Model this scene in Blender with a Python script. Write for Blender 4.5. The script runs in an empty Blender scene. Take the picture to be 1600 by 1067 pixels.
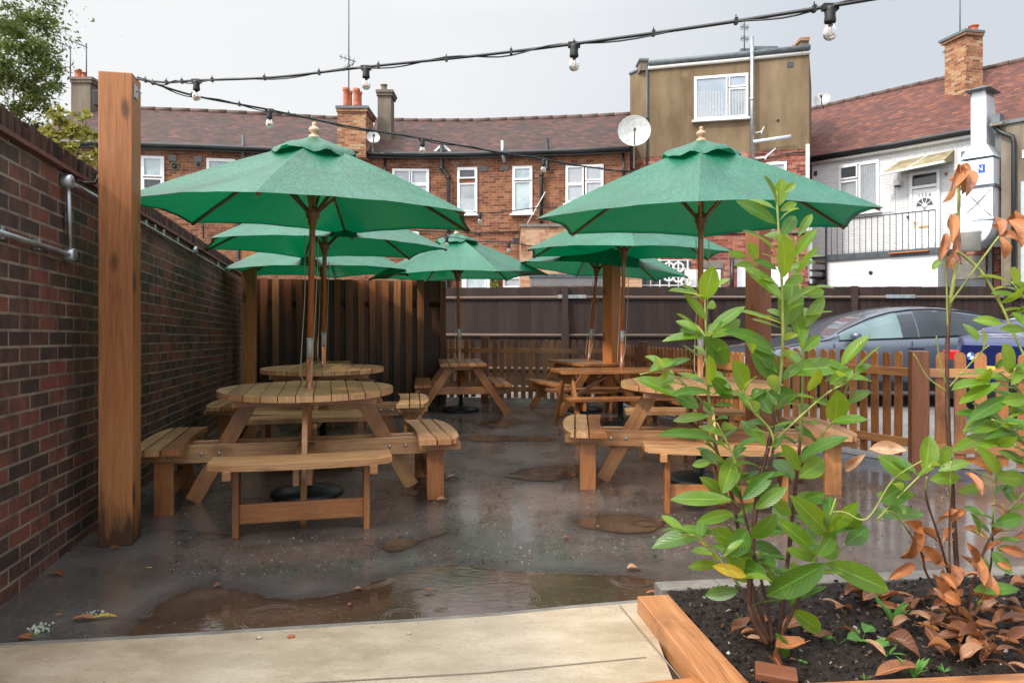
import bpy, bmesh, math, random
from mathutils import Vector, Matrix, Euler
random.seed(7)
scene = bpy.context.scene
R = math.radians
# ------------------------------------------------------------------ camera
F = 1150.0; HY = 498.0; H = 1.242; CX = 800.0
cam_d = bpy.data.cameras.new('camera'); cam = bpy.data.objects.new('camera', cam_d)
scene.collection.objects.link(cam); scene.camera = cam
cam.location = (0, 0, H); cam.rotation_euler = (R(90), 0, 0)
cam_d.sensor_width = 36.0; cam_d.lens = 36.0 * F / 1600.0
cam_d.shift_y = -(533.5 - HY) / 1600.0
cam_d.clip_start = 0.05; cam_d.clip_end = 500
# ------------------------------------------------------------------ world: bright overcast over a Nishita sky
SUN_EL, SUN_ROT = R(42), R(-128)
world = bpy.data.worlds.new('World'); scene.world = world; world.use_nodes = True
wn = world.node_tree.nodes; wl = world.node_tree.links; wn.clear()
wo = wn.new('ShaderNodeOutputWorld'); bg = wn.new('ShaderNodeBackground')
sky = wn.new('ShaderNodeTexSky'); sky.sky_type = 'NISHITA'; sky.sun_disc = False
sky.sun_elevation = SUN_EL; sky.sun_rotation = SUN_ROT; sky.air_density = 1.5; sky.dust_density = 3
tc = wn.new('ShaderNodeTexCoord'); no = wn.new('ShaderNodeTexNoise'); no.inputs['Scale'].default_value = 1.6
no.inputs['Detail'].default_value = 5
mp = wn.new('ShaderNodeMapping'); mp.inputs['Scale'].default_value = (1, 1, 2.4)
wl.new(tc.outputs['Generated'], mp.inputs['Vector']); wl.new(mp.outputs[0], no.inputs['Vector'])
sx = wn.new('ShaderNodeSeparateXYZ'); wl.new(tc.outputs['Generated'], sx.inputs[0])
mr = wn.new('ShaderNodeMapRange'); mr.inputs['From Min'].default_value = -0.1; mr.inputs['From Max'].default_value = 0.62
wl.new(sx.outputs['X'], mr.inputs['Value'])
ad = wn.new('ShaderNodeMath'); ad.operation = 'MULTIPLY_ADD'; ad.inputs[1].default_value = 0.55
wl.new(no.outputs['Fac'], ad.inputs[0]); wl.new(mr.outputs[0], ad.inputs[2])
cr = wn.new('ShaderNodeValToRGB'); cr.color_ramp.elements[0].position = 0.22; cr.color_ramp.elements[1].position = 1.35 if False else 1.0
cr.color_ramp.elements[0].color = (7.9, 7.9, 7.9, 1); cr.color_ramp.elements[1].color = (5.5, 5.8, 6.25, 1)
wl.new(ad.outputs[0], cr.inputs['Fac'])
mx = wn.new('ShaderNodeMix'); mx.data_type = 'RGBA'; mx.inputs['Factor'].default_value = 0.9
zr_ = wn.new('ShaderNodeMapRange'); zr_.inputs['From Min'].default_value = 0.38; zr_.inputs['From Max'].default_value = 1.0; zr_.inputs['To Min'].default_value = 1.0; zr_.inputs['To Max'].default_value = 2.5
wl.new(sx.outputs['Z'], zr_.inputs['Value'])
vm = wn.new('ShaderNodeVectorMath'); vm.operation = 'SCALE'; wl.new(cr.outputs[0], vm.inputs[0]); wl.new(zr_.outputs[0], vm.inputs['Scale'])
# extra brightness added to the sky behind the camera, sunward, to light front faces
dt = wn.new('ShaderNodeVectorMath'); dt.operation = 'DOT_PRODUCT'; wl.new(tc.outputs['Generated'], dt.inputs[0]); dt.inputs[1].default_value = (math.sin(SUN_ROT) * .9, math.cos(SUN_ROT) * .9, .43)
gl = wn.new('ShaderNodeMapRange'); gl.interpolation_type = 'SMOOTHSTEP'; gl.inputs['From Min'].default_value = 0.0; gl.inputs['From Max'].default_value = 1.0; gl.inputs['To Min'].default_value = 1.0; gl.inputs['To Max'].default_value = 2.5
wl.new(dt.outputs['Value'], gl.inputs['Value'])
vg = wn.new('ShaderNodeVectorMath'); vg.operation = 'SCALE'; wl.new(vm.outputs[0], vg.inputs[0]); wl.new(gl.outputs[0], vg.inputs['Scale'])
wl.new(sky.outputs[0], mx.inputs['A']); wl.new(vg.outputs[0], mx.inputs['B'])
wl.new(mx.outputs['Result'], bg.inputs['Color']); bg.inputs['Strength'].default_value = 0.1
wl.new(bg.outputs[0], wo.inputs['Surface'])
# ------------------------------------------------------------------ sun (veiled by cloud)
sd = bpy.data.lights.new('sun', 'SUN'); sun = bpy.data.objects.new('sun', sd); scene.collection.objects.link(sun)
sd.energy = 2.3; sd.angle = R(4); sd.color = (1.0, 0.93, 0.82)
az = SUN_ROT  # direction towards the sun: x = sin, y = cos
sdir = Vector((math.sin(az) * math.cos(SUN_EL), math.cos(az) * math.cos(SUN_EL), math.sin(SUN_EL)))
sun.rotation_euler = sdir.to_track_quat('Z', 'Y').to_euler()
vs = scene.view_settings; vs.view_transform = 'Standard'; vs.look = 'None'; vs.exposure = 0.36; vs.gamma = 1; vs.use_curve_mapping = False

# ------------------------------------------------------------------ geometry helpers
def P(px, py, D): return Vector(((px - CX) / F * D, D, H + (HY - py) / F * D))
def G(px, py, z=0.0):
    D = F * (H - z) / (py - HY); return Vector(((px - CX) / F * D, D, z))
def ZA(py, D): return H + (HY - py) / F * D

class MB:
    def __init__(s): s.v = []; s.f = []; s.uv = []; s.mi = []; s.sm = []
    def face(s, pts, uvs=None, mi=0, sm=False):
        n = len(s.v); s.v += [tuple(p) for p in pts]; s.f.append(list(range(n, n + len(pts))))
        s.uv.append(uvs or [(0, 0)] * len(pts)); s.mi.append(mi); s.sm.append(sm)
    def box(s, c, size, rot=None, mi=0, jit=True):
        c = Vector(c); hx, hy, hz = size[0] / 2, size[1] / 2, size[2] / 2
        M = rot if rot is not None else Matrix.Identity(3)
        if isinstance(M, Euler): M = M.to_matrix()
        ju = random.uniform(0, 60) if jit else 0; jv = random.uniform(0, 60) if jit else 0
        L = max(range(3), key=lambda i: size[i]); hs = (hx, hy, hz)
        cs = [Vector((sx * hx, sy * hy, sz * hz)) for sx in (-1, 1) for sy in (-1, 1) for sz in (-1, 1)]
        n = len(s.v); s.v += [tuple(c + M @ p) for p in cs]
        for ax, idx in ((0, (0, 1, 3, 2)), (0, (4, 6, 7, 5)), (1, (0, 4, 5, 1)), (1, (2, 3, 7, 6)), (2, (0, 2, 6, 4)), (2, (1, 5, 7, 3))):
            oth = [a for a in range(3) if a != ax]
            ua = L if L in oth else oth[0]; va = [a for a in oth if a != ua][0]
            s.f.append([n + i for i in idx])
            if L == ax: s.uv.append([(ju + cs[i][ua] * .25, jv + cs[i][va] + ax * .3) for i in idx])
            else: s.uv.append([(ju + cs[i][ua], jv + cs[i][va] + (va * .37)) for i in idx])
            s.mi.append(mi); s.sm.append(False)
    def bar(s, a, b, w, t, up=(0, 0, 1), mi=0):
        """board from a to b, width w along 'side', thickness t along the third axis"""
        a = Vector(a); b = Vector(b); d = (b - a); L = d.length; d.normalize(); up = Vector(up)
        side = up.cross(d); side.normalize(); th = d.cross(side)
        M = Matrix((d, side, th)).transposed()
        s.box((a + b) / 2, (L, w, t), M, mi)
    def tube(s, pts, r, seg=8, mi=0, cap=True, sm=True):
        pts = [Vector(p) for p in pts]; rs = r if isinstance(r, (list, tuple)) else [r] * len(pts)
        n0 = len(s.v); prev = None; L = 0; ls = []
        for i, p in enumerate(pts):
            d = (pts[min(i + 1, len(pts) - 1)] - pts[max(i - 1, 0)]).normalized()
            if prev is None:
                a = Vector((0, 0, 1)) if abs(d.z) < .9 else Vector((1, 0, 0)); x = d.cross(a).normalized()
            else:
                x = (prev - d * prev.dot(d)).normalized()
            prev = x; y = d.cross(x)
            if i: L += (pts[i] - pts[i - 1]).length
            ls.append(L)
            for k in range(seg):
                t = 2 * math.pi * k / seg; s.v.append(tuple(p + (x * math.cos(t) + y * math.sin(t)) * rs[i]))
        ju = random.uniform(0, 40)
        for i in range(len(pts) - 1):
            for k in range(seg):
                k2 = (k + 1) % seg; a = n0 + i * seg
                s.f.append([a + k, a + k2, a + seg + k2, a + seg + k])
                c = 2 * math.pi * max(rs[i], .005) / seg
                s.uv.append([(ju + ls[i], k * c), (ju + ls[i], (k + 1) * c), (ju + ls[i + 1], (k + 1) * c), (ju + ls[i + 1], k * c)])
                s.mi.append(mi); s.sm.append(sm)
        if cap:
            e = n0 + (len(pts) - 1) * seg
            for ring in ([n0 + k for k in range(seg)][::-1], [e + k for k in range(seg)]):
                s.f.append(ring); s.uv.append([(ju, 0)] * seg); s.mi.append(mi); s.sm.append(False)
    def lathe(s, prof, c=(0, 0, 0), seg=24, mi=0, sm=True, M=None):
        c = Vector(c); n0 = len(s.v)
        for (r, z) in prof:
            for k in range(seg):
                t = 2 * math.pi * k / seg; p = Vector((r * math.cos(t), r * math.sin(t), z))
                if M is not None: p = M @ p
                s.v.append(tuple(c + p))
        for i in range(len(prof) - 1):
            for k in range(seg):
                k2 = (k + 1) % seg; a = n0 + i * seg
                s.f.append([a + k, a + k2, a + seg + k2, a + seg + k]); s.uv.append([(k / seg, prof[i][1]), ((k + 1) / seg, prof[i][1]), ((k + 1) / seg, prof[i + 1][1]), (k / seg, prof[i + 1][1])])
                s.mi.append(mi); s.sm.append(sm)
        for i, fl in ((0, True), (len(prof) - 1, False)):
            if prof[i][0] > 1e-4:
                ring = [n0 + i * seg + k for k in range(seg)]
                if fl: ring = ring[::-1]
                s.f.append(ring); s.uv.append([(0, 0)] * seg); s.mi.append(mi); s.sm.append(False)
    def prism(s, pts, z0, z1, mi=0, uaxis=1, M=None):
        """2-D outline (ccw) extruded from z0 to z1; M optional 4x4"""
        ju = random.uniform(0, 60); jv = random.uniform(0, 60); n = len(pts)
        T = (lambda p: M @ Vector(p)) if M is not None else (lambda p: Vector(p))
        def uv(x, y): return (ju + (y if uaxis == 1 else x), jv + (x if uaxis == 1 else y))
        s.face([T((x, y, z1)) for x, y in pts], [uv(x, y) for x, y in pts], mi)
        s.face([T((x, y, z0)) for x, y in reversed(pts)], [uv(x, y) for x, y in reversed(pts)], mi)
        for i in range(n):
            (x0, y0), (x1, y1) = pts[i], pts[(i + 1) % n]
            if abs(y1 - y0) * (1 if uaxis == 1 else 0) + abs(x1 - x0) * (0 if uaxis == 1 else 1) > .5 * math.hypot(x1 - x0, y1 - y0):
                u0, u1 = (y0, y1) if uaxis == 1 else (x0, x1)
                uvs = [(ju + u0, jv + z0), (ju + u1, jv + z0), (ju + u1, jv + z1), (ju + u0, jv + z1)]
            else:
                u0, u1 = (x0, x1) if uaxis == 1 else (y0, y1)
                uvs = [(ju + z0 * .3, jv + u0), (ju + z0 * .3, jv + u1), (ju + z1 * .3, jv + u1), (ju + z1 * .3, jv + u0)]
            s.face([T((x0, y0, z0)), T((x1, y1, z0)), T((x1, y1, z1)), T((x0, y0, z1))], uvs, mi)
    def build(s, name, mats, parent=None, loc=None, bevel=0, weld=False, rot=None):
        me = bpy.data.meshes.new(name); me.from_pydata(s.v, [], s.f)
        uvl = me.uv_layers.new(name='UVMap'); i = 0
        flat = [c for f in s.uv for uv in f for c in uv]
        uvl.data.foreach_set('uv', flat)
        me.polygons.foreach_set('material_index', s.mi); me.polygons.foreach_set('use_smooth', s.sm)
        if not isinstance(mats, (list, tuple)): mats = [mats]
        for m in mats: me.materials.append(m)
        me.update()
        o = bpy.data.objects.new(name, me); scene.collection.objects.link(o)
        if parent is not None: o.parent = parent
        if loc is not None: o.location = loc
        if rot is not None: o.rotation_euler = rot
        if bevel:
            b = o.modifiers.new('bevel', 'BEVEL'); b.width = bevel; b.segments = 2; b.limit_method = 'ANGLE'; b.angle_limit = R(40)
        return o

def tag(o, label=None, cat=None, group=None, kind=None):
    if label: o['label'] = label
    if cat: o['category'] = cat
    if group: o['group'] = group
    if kind: o['kind'] = kind
    return o
def thing(name, label, cat, loc=(0, 0, 0), rz=0, group=None):
    o = bpy.data.objects.new(name, None); scene.collection.objects.link(o); o.empty_display_size = .2
    o.location = loc; o.rotation_euler = (0, 0, rz); return tag(o, label, cat, group)
def struct(o): o['kind'] = 'structure'; return o
def dup(o, parent=None):
    c = o.copy(); scene.collection.objects.link(c)
    if parent is not None: c.parent = parent; c.matrix_parent_inverse = o.matrix_parent_inverse.copy()
    for ch in [x for x in scene.objects if x.parent == o]: dup(ch, c)
    return c

# ------------------------------------------------------------------ materials
class N:
    def __init__(s, name):
        s.m = bpy.data.materials.new(name); s.m.use_nodes = True; s.t = s.m.node_tree; s.b = s.t.nodes['Principled BSDF']
        s._uv = None; s._ob = None
    def new(s, ty, **kw):
        n = s.t.nodes.new(ty)
        for k, v in kw.items():
            if k in n.inputs: n.inputs[k].default_value = v
            else: setattr(n, k, v)
        return n
    def link(s, a, b): s.t.links.new(a, b)
    def coord(s, what='UV'):
        n = s.new('ShaderNodeTexCoord'); return n.outputs[what]
    def map(s, vec, scale=(1, 1, 1), loc=(0, 0, 0)):
        n = s.new('ShaderNodeMapping'); n.inputs['Scale'].default_value = scale; n.inputs['Location'].default_value = loc
        s.link(vec, n.inputs['Vector']); return n.outputs[0]
    def noise(s, vec, scale, detail=4, rough=.55, out='Fac', dist=0):
        n = s.new('ShaderNodeTexNoise'); n.inputs['Scale'].default_value = scale; n.inputs['Detail'].default_value = detail
        n.inputs['Roughness'].default_value = rough; n.inputs['Distortion'].default_value = dist; s.link(vec, n.inputs['Vector']); return n.outputs[out]
    def ramp(s, fac, stops, mode='LINEAR'):
        n = s.new('ShaderNodeValToRGB'); e = n.color_ramp.elements; n.color_ramp.interpolation = mode
        while len(e) < len(stops): e.new(.5)
        for i, (p, c) in enumerate(stops):
            e[i].position = p; e[i].color = (c[0], c[1], c[2], 1) if isinstance(c, (tuple, list)) else (c, c, c, 1)
        s.link(fac, n.inputs['Fac']); return n.outputs['Color']
    def mix(s, f, a, b, mode='MIX'):
        n = s.new('ShaderNodeMix'); n.data_type = 'RGBA'; n.blend_type = mode
        for v, k in ((f, 'Factor'), (a, 'A'), (b, 'B')):
            if hasattr(v, 'is_output'): s.link(v, n.inputs[k])
            else: n.inputs[k].default_value = v if k == 'Factor' else (v[0], v[1], v[2], 1)
        return n.outputs['Result']
    def math(s, op, a, b=0.0, c=0.0):
        n = s.new('ShaderNodeMath'); n.operation = op
        for i, v in enumerate((a, b, c)):
            if hasattr(v, 'is_output'): s.link(v, n.inputs[i])
            else: n.inputs[i].default_value = v
        return n.outputs[0]
    def bump(s, h, strength=.3, dist=.01, nrm=None):
        n = s.new('ShaderNodeBump'); n.inputs['Strength'].default_value = strength; n.inputs['Distance'].default_value = dist
        s.link(h, n.inputs['Height'])
        if nrm is not None: s.link(nrm, n.inputs['Normal'])
        s.link(n.outputs[0], s.b.inputs['Normal']); return n.outputs[0]
    def set(s, col=None, rough=None, metal=None, spec=None, **kw):
        for v, k in ((col, 'Base Color'), (rough, 'Roughness'), (metal, 'Metallic'), (spec, 'Specular IOR Level')):
            if v is None: continue
            if hasattr(v, 'is_output'): s.link(v, s.b.inputs[k])
            elif k == 'Base Color': s.b.inputs[k].default_value = (v[0], v[1], v[2], 1)
            else: s.b.inputs[k].default_value = v
        for k, v in kw.items(): s.b.inputs[k.replace('_', ' ')].default_value = v
        return s.m
    def rnd(s):
        return s.new('ShaderNodeObjectInfo').outputs['Random']

def wood(name, lo, mid, hi, rough=.5, stain=None, coat=0.0, grain=1.0, knots=.8, foot=False):
    n = N(name); uv = n.coord('UV'); r = n.rnd()
    cv = n.new('ShaderNodeCombineXYZ'); n.link(n.math('MULTIPLY', r, 37.0), cv.inputs[0]); n.link(n.math('MULTIPLY', r, 91.0), cv.inputs[1])
    va = n.new('ShaderNodeVectorMath'); va.operation = 'ADD'; n.link(uv, va.inputs[0]); n.link(cv.outputs[0], va.inputs[1]); v = va.outputs[0]
    warp = n.noise(n.map(v, (1.2, 5, 1)), 1.0, 2, out='Color')
    w2 = n.mix(.12, v, warp, 'ADD')
    g1 = n.noise(n.map(w2, (2.6, 42, 1)), 1.0, 6, .7)
    g2 = n.noise(n.map(w2, (5, 190, 1)), 1.0, 3, .6)
    ton = n.noise(n.map(v, (.35, .9, 1)), 1.0, 1)
    f = n.math('ADD', n.math('MULTIPLY', n.math('SUBTRACT', g1, .5), .5), n.math('ADD', n.math('MULTIPLY', ton, .62), .21))
    f = n.math('ADD', f, n.math('MULTIPLY', n.math('SUBTRACT', g2, .5), .30))
    col = n.ramp(f, [(.34, lo), (.52, mid), (.7, hi)])
    vo = n.new('ShaderNodeTexVoronoi'); n.link(n.map(w2, (2.1, 5.2, 1)), vo.inputs['Vector']); vo.inputs['Scale'].default_value = 1
    vo.inputs['Randomness'].default_value = 1
    kn = n.ramp(vo.outputs['Distance'], [(.03, 1), (.07, .55), (.10, .75), (.19, .0)])
    col = n.mix(n.math('MULTIPLY', kn, knots * .75), col, tuple(c * .35 for c in lo))
    ck = n.ramp(n.noise(n.map(w2, (1.1, 75, 1), (7, 3, 0)), 1, 2, .5), [(.66, 0), (.70, 1)])   # drying cracks along the grain
    col = n.mix(n.math('MULTIPLY', ck, .35), col, tuple(c * .3 for c in lo))
    if stain:  # wet tide marks with a shape of their own, in world space
        po = n.new('ShaderNodeNewGeometry').outputs['Position']
        st = n.noise(po, 3.2, 4, .6); st = n.ramp(st, [(.48, 0), (.66, 1)])
        col = n.mix(n.math('MULTIPLY', st, stain[1]), col, stain[0])
    if foot:  # soaked, dirty foot of the timber
        po = n.new('ShaderNodeNewGeometry').outputs['Position']; sp = n.new('ShaderNodeSeparateXYZ'); n.link(po, sp.inputs[0])
        e = n.math('ADD', sp.outputs['Z'], n.math('MULTIPLY', n.math('SUBTRACT', n.noise(n.map(po, (16, 16, 3)), 1, 4, .6), .5), .7))
        col = n.mix(n.ramp(e, [(.08, .9), (.32, 0)]), col, (.03, .016, .01))
    n.set(col, None, spec=.4)
    n.link(n.ramp(g1, [(.3, rough - .12), (.75, rough + .15)]), n.b.inputs['Roughness'])
    n.b.inputs['Coat Weight'].default_value = coat; n.b.inputs['Coat Roughness'].default_value = .12
    n.bump(n.math('ADD', g1, n.math('MULTIPLY', kn, -.5)), .25 * grain, .004)
    return n.m
def brick(name, cols, mortar, bw=.225, bh=.075, ms=.006, rough=.85, blotch=.35, bump=.5, msmooth=.2, streak=0.0, spec=.3, white=None):
    n = N(name); uv = n.coord('UV')
    b = n.new('ShaderNodeTexBrick'); b.offset = .5
    for k, v in (('Scale', 1), ('Mortar Size', ms), ('Mortar Smooth', msmooth), ('Bias', 0), ('Brick Width', bw), ('Row Height', bh)): b.inputs[k].default_value = v
    b.inputs['Color1'].default_value = (0, 0, 0, 1); b.inputs['Color2'].default_value = (1, 1, 1, 1); b.inputs['Mortar'].default_value = (.5, .5, .5, 1)
    wr = n.noise(uv, 2.2, 2, out='Color')
    n.link(n.mix(.012, uv, wr, 'ADD'), b.inputs['Vector'])
    big = n.noise(uv, .7, 3); fine = n.noise(uv, 60, 4, .7); med = n.noise(n.map(uv, (14, 9, 1)), 1, 3)
    f = n.math('ADD', b.outputs['Color'], n.math('MULTIPLY', n.math('SUBTRACT', med, .5), blotch * 2))
    f = n.math('ADD', f, n.math('MULTIPLY', n.math('SUBTRACT', big, .5), .5))
    k = len(cols); col = n.ramp(f, [(.08 + .84 * i / (k - 1), c) for i, c in enumerate(cols)])
    col = n.mix(n.ramp(fine, [(.35, .35), (.7, 0)]), col, tuple(c * .45 for c in cols[0]))
    mc = n.mix(n.ramp(n.noise(uv, 5, 3), [(.35, 0), (.65, 1)]), mortar, tuple(c * .5 for c in mortar))
    mf = b.outputs['Fac']
    col = n.mix(mf, col, mc)
    if white:   # efflorescence blooms
        wf = n.ramp(n.noise(n.map(uv, (1.3, .8, 1), (3, 5, 0)), 1, 5, .65), [(.56, 0), (.72, 1)])
        col = n.mix(n.math('MULTIPLY', wf, white), col, (.5, .47, .43))
    if streak:
        sf = n.ramp(n.noise(n.map(uv, (5, .35, 1)), 1, 4, .6), [(.5, 0), (.75, 1)])
        col = n.mix(n.math('MULTIPLY', sf, streak), col, (.02, .017, .015))
    n.set(col, rough, spec=spec)
    h = n.math('ADD', n.math('MULTIPLY', mf, -1.0), n.math('MULTIPLY', fine, .35))
    n.bump(h, bump, .008); return n.m
def plain(name, col, rough=.6, metal=0, var=.15, scale=6, bumps=0.0, bscale=60, coat=0.0, spec=.5):
    n = N(name); ob = n.coord('Object')
    f = n.noise(ob, scale, 4, .6)
    c = n.mix(n.ramp(f, [(.3, 0), (.7, 1)]), tuple(x * (1 - var) for x in col), tuple(min(1, x * (1 + var)) for x in col))
    n.set(c, None, metal, spec)
    n.link(n.ramp(f, [(.3, max(0, rough - .07)), (.7, min(1, rough + .07))]), n.b.inputs['Roughness'])
    n.b.inputs['Coat Weight'].default_value = coat; n.b.inputs['Coat Roughness'].default_value = .05
    if bumps: n.bump(n.noise(ob, bscale, 4, .6), bumps, .01)
    return n.m

M = {}
WB = ((.10, .035, .014), .55)
M['table'] = wood('wet pine table', (.25, .105, .042), (.50, .275, .125), (.66, .41, .205), .42, ((.26, .09, .028), .5), .25)
M['legs'] = wood('treated pine frame', (.18, .066, .025), (.38, .175, .068), (.52, .29, .125), .45, ((.20, .06, .02), .6), .2)
M['orange'] = wood('orange stained pine', (.17, .058, .02), (.33, .125, .038), (.46, .21, .07), .42, ((.13, .045, .018), .6), .25)
M['post'] = wood('sawn timber post', (.21, .07, .022), (.36, .14, .045), (.46, .215, .08), .55, None, .08, 1.2, 1.6, foot=True)
M['postdark'] = wood('dark red timber post', (.09, .03, .014), (.19, .065, .028), (.28, .11, .05), .5, None, .1)
M['picket'] = wood('brown picket', (.16, .052, .018), (.34, .13, .038), (.48, .225, .078), .42, ((.08, .03, .014), .6), .15)
M['rail'] = wood('pale rail', (.2, .075, .025), (.37, .165, .06), (.5, .27, .115), .4, None, .3)
M['sleeper'] = wood('orange sleeper', (.2, .068, .024), (.40, .165, .062), (.53, .26, .12), .45, ((.12, .05, .024), .65), .3, 1.3)
M['pole'] = wood('varnished pole', (.24, .065, .02), (.38, .125, .04), (.46, .18, .065), .3, None, .5, .4, .15)
M['polelow'] = plain('black metal tube', (.015, .016, .018), .4, .6)
M['rib'] = wood('dark varnished rib', (.13, .045, .02), (.22, .08, .035), (.3, .12, .05), .35, None, .3, .4, .1)
M['finial'] = wood('pale finial', (.35, .2, .1), (.5, .33, .19), (.62, .45, .28), .4, None, .3, .3, .1)
def dark_board(name, lo, mid, hi, rot):
    n = N(name); uv = n.coord('UV'); po = n.new('ShaderNodeNewGeometry').outputs['Position']
    g = n.noise(n.map(uv, (1.5, 40, 1)), 1, 5, .6); t = n.noise(n.map(uv, (.15, .5, 1)), 1, 1)
    f = n.math('ADD', n.math('MULTIPLY', g, .5), n.math('MULTIPLY', t, .6))
    c = n.ramp(f, [(.38, lo), (.55, mid), (.72, hi)])
    # tarry wet staining creeping up in ragged tongues
    sp = n.new('ShaderNodeSeparateXYZ'); n.link(po, sp.inputs[0])
    edge = n.math('ADD', sp.outputs['Z'], n.math('MULTIPLY', n.math('SUBTRACT', n.noise(n.map(po, (5.5, 5.5, .5)), 1, 4, .6), .5), 2.4))
    m = n.ramp(n.math('MULTIPLY', edge, .5), [(.2, 1), (.74, 0)])
    c = n.mix(n.math('MULTIPLY', m, rot), c, (.012, .008, .006))
    n.set(c, .45, spec=.35); n.bump(g, .3, .004); return n.m
M['tarred'] = dark_board('tarred fence board', (.15, .045, .016), (.27, .095, .034), (.42, .19, .075), .80)
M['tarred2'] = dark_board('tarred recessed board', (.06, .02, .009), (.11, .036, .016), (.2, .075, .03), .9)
M['creosote'] = wood('creosoted board', (.016, .009, .008), (.029, .016, .013), (.048, .027, .022), .75, None, 0, 1, .3)
M['creorail'] = wood('weathered rail', (.06, .04, .03), (.12, .085, .068), (.2, .15, .12), .75, None, 0)

M['wall'] = brick('garden wall brick', [(.045, .027, .024), (.075, .038, .030), (.105, .046, .034), (.13, .052, .037), (.21, .062, .040)], (.27, .205, .15), ms=.0075, blotch=1.0, streak=.35, rough=.62, bump=.8, spec=.4, white=.12)
M['wallcap'] = brick('brick on edge coping', [(.02, .014, .013), (.05, .024, .02), (.09, .04, .03), (.13, .05, .036)], (.08, .05, .035), bw=.075, bh=.5, ms=.006, blotch=.5, bump=.8)
M['creasing'] = plain('tile creasing', (.14, .055, .04), .8, 0, .5, 12, .6, 40)
M['brickfar'] = brick('terrace brick', [(.13, .045, .024), (.21, .07, .035), (.27, .095, .048), (.33, .145, .07), (.16, .065, .04)], (.30, .20, .13), blotch=.45, bump=.3, ms=.007, streak=.12, white=.15)
M['brickred'] = brick('red extension brick', [(.13, .035, .025), (.27, .062, .042), (.36, .1, .065), (.42, .2, .13)], (.30, .22, .17), blotch=.45, bump=.3, white=.3)
M['brickpale'] = brick('pale extension brick', [(.36, .13, .07), (.42, .2, .11), (.5, .29, .17), (.55, .36, .22)], (.42, .34, .26), blotch=.4, bump=.3)
M['brickwhite'] = brick('white painted brick', [(.64, .65, .67), (.68, .69, .71), (.7, .71, .73)], (.54, .55, .57), blotch=.2, bump=.25, ms=.005, streak=.05)
M['chimbrick'] = brick('chimney brick', [(.2, .07, .035), (.36, .13, .06), (.45, .2, .09), (.5, .32, .18)], (.3, .24, .17), blotch=.5, bump=.4, ms=.01, streak=.2)
def tiles(name, cols):
    n = N(name); uv = n.coord('UV')
    b = n.new('ShaderNodeTexBrick'); b.offset = .5
    for k, v in (('Scale', 1), ('Mortar Size', .004), ('Mortar Smooth', 0), ('Bias', 0), ('Brick Width', .18), ('Row Height', .13)): b.inputs[k].default_value = v
    b.inputs['Color1'].default_value = (0, 0, 0, 1); b.inputs['Color2'].default_value = (1, 1, 1, 1); b.inputs['Mortar'].default_value = (0, 0, 0, 1)
    wr = n.noise(uv, 1.1, 2, out='Color'); v2 = n.mix(.05, uv, wr, 'ADD'); n.link(v2, b.inputs['Vector'])
    sp = n.new('ShaderNodeSeparateXYZ'); n.link(v2, sp.inputs[0])
    row = n.math('FRACT', n.math('DIVIDE', sp.outputs['Y'], .13))
    big = n.noise(uv, .9, 4, .65); f = n.math('ADD', n.math('MULTIPLY', b.outputs['Color'], .55), n.math('MULTIPLY', big, .62))
    k = len(cols); c = n.ramp(f, [(.12 + .8 * i / (k - 1), x) for i, x in enumerate(cols)])
    fine = n.noise(uv, 40, 3, .7); c = n.mix(n.ramp(fine, [(.4, .3), (.65, 0)]), c, (.05, .035, .03))
    lip = n.ramp(row, [(.0, 1), (.26, .85), (.34, 0)]); c = n.mix(n.math('MULTIPLY', lip, .85), c, (.02, .013, .012))   # shading line under each tile's lower edge, painted into the colour
    n.set(c, .75, spec=.35); n.bump(n.math('MULTIPLY', row, -1), .8, .02); return n.m
M['tiles'] = tiles('brown clay roof tiles', [(.014, .010, .010), (.032, .018, .016), (.058, .026, .022), (.09, .035, .026), (.18, .055, .032)])
M['tilesred'] = tiles('red clay roof tiles', [(.04, .016, .014), (.095, .030, .022), (.14, .041, .028), (.18, .053, .033), (.28, .10, .047)])
M['render'] = None
def rendermat(name, a, b_, c_, bscale=70):
    n = N(name); po = n.new('ShaderNodeNewGeometry').outputs['Position']
    f = n.noise(n.map(po, (1, 1, .45)), .9, 6, .62); s2 = n.noise(n.map(po, (4, 4, .35)), 1, 4, .6)
    c = n.ramp(n.math('ADD', n.math('MULTIPLY', f, .7), n.math('MULTIPLY', s2, .3)), [(.34, a), (.5, b_), (.68, c_)])
    vo = n.new('ShaderNodeTexVoronoi'); n.link(po, vo.inputs['Vector']); vo.inputs['Scale'].default_value = 1.7
    ring = n.ramp(vo.outputs['Distance'], [(.08, .5), (.14, .1), (.17, .4), (.2, 0)])
    spot = n.ramp(n.noise(po, .45, 2), [(.5, 0), (.58, 1)])
    c = n.mix(n.math('MULTIPLY', n.math('MULTIPLY', ring, spot), .5), c, tuple(min(1, x * 1.6) for x in c_))
    n.set(c, .9, spec=.2); n.bump(n.noise(po, bscale, 4, .7), .5, .01); return n.m
M['render'] = rendermat('brown roughcast render', (.10, .070, .040), (.175, .125, .075), (.25, .185, .12))
M['pebbledash'] = rendermat('pebbledash', (.10, .08, .06), (.2, .165, .13), (.3, .26, .21), 30)
M['greyrender'] = rendermat('grey stack render', (.10, .085, .065), (.17, .14, .11), (.25, .21, .165))
M['upvc'] = plain('white window frame', (.68, .7, .72), .35, 0, .05)
M['whitewood'] = plain('off white painted wood', (.7, .7, .68), .5, 0, .08)
def glass(name, a, b_, sc=1.2):
    n = N(name); po = n.new('ShaderNodeNewGeometry').outputs['Position']
    f = n.noise(po, sc, 2); n.set(n.ramp(f, [(.35, a), (.65, b_)]), .07, spec=.6); return n.m
M['glass'] = glass('window glass over net curtain', (.16, .19, .21), (.34, .38, .4))
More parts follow.
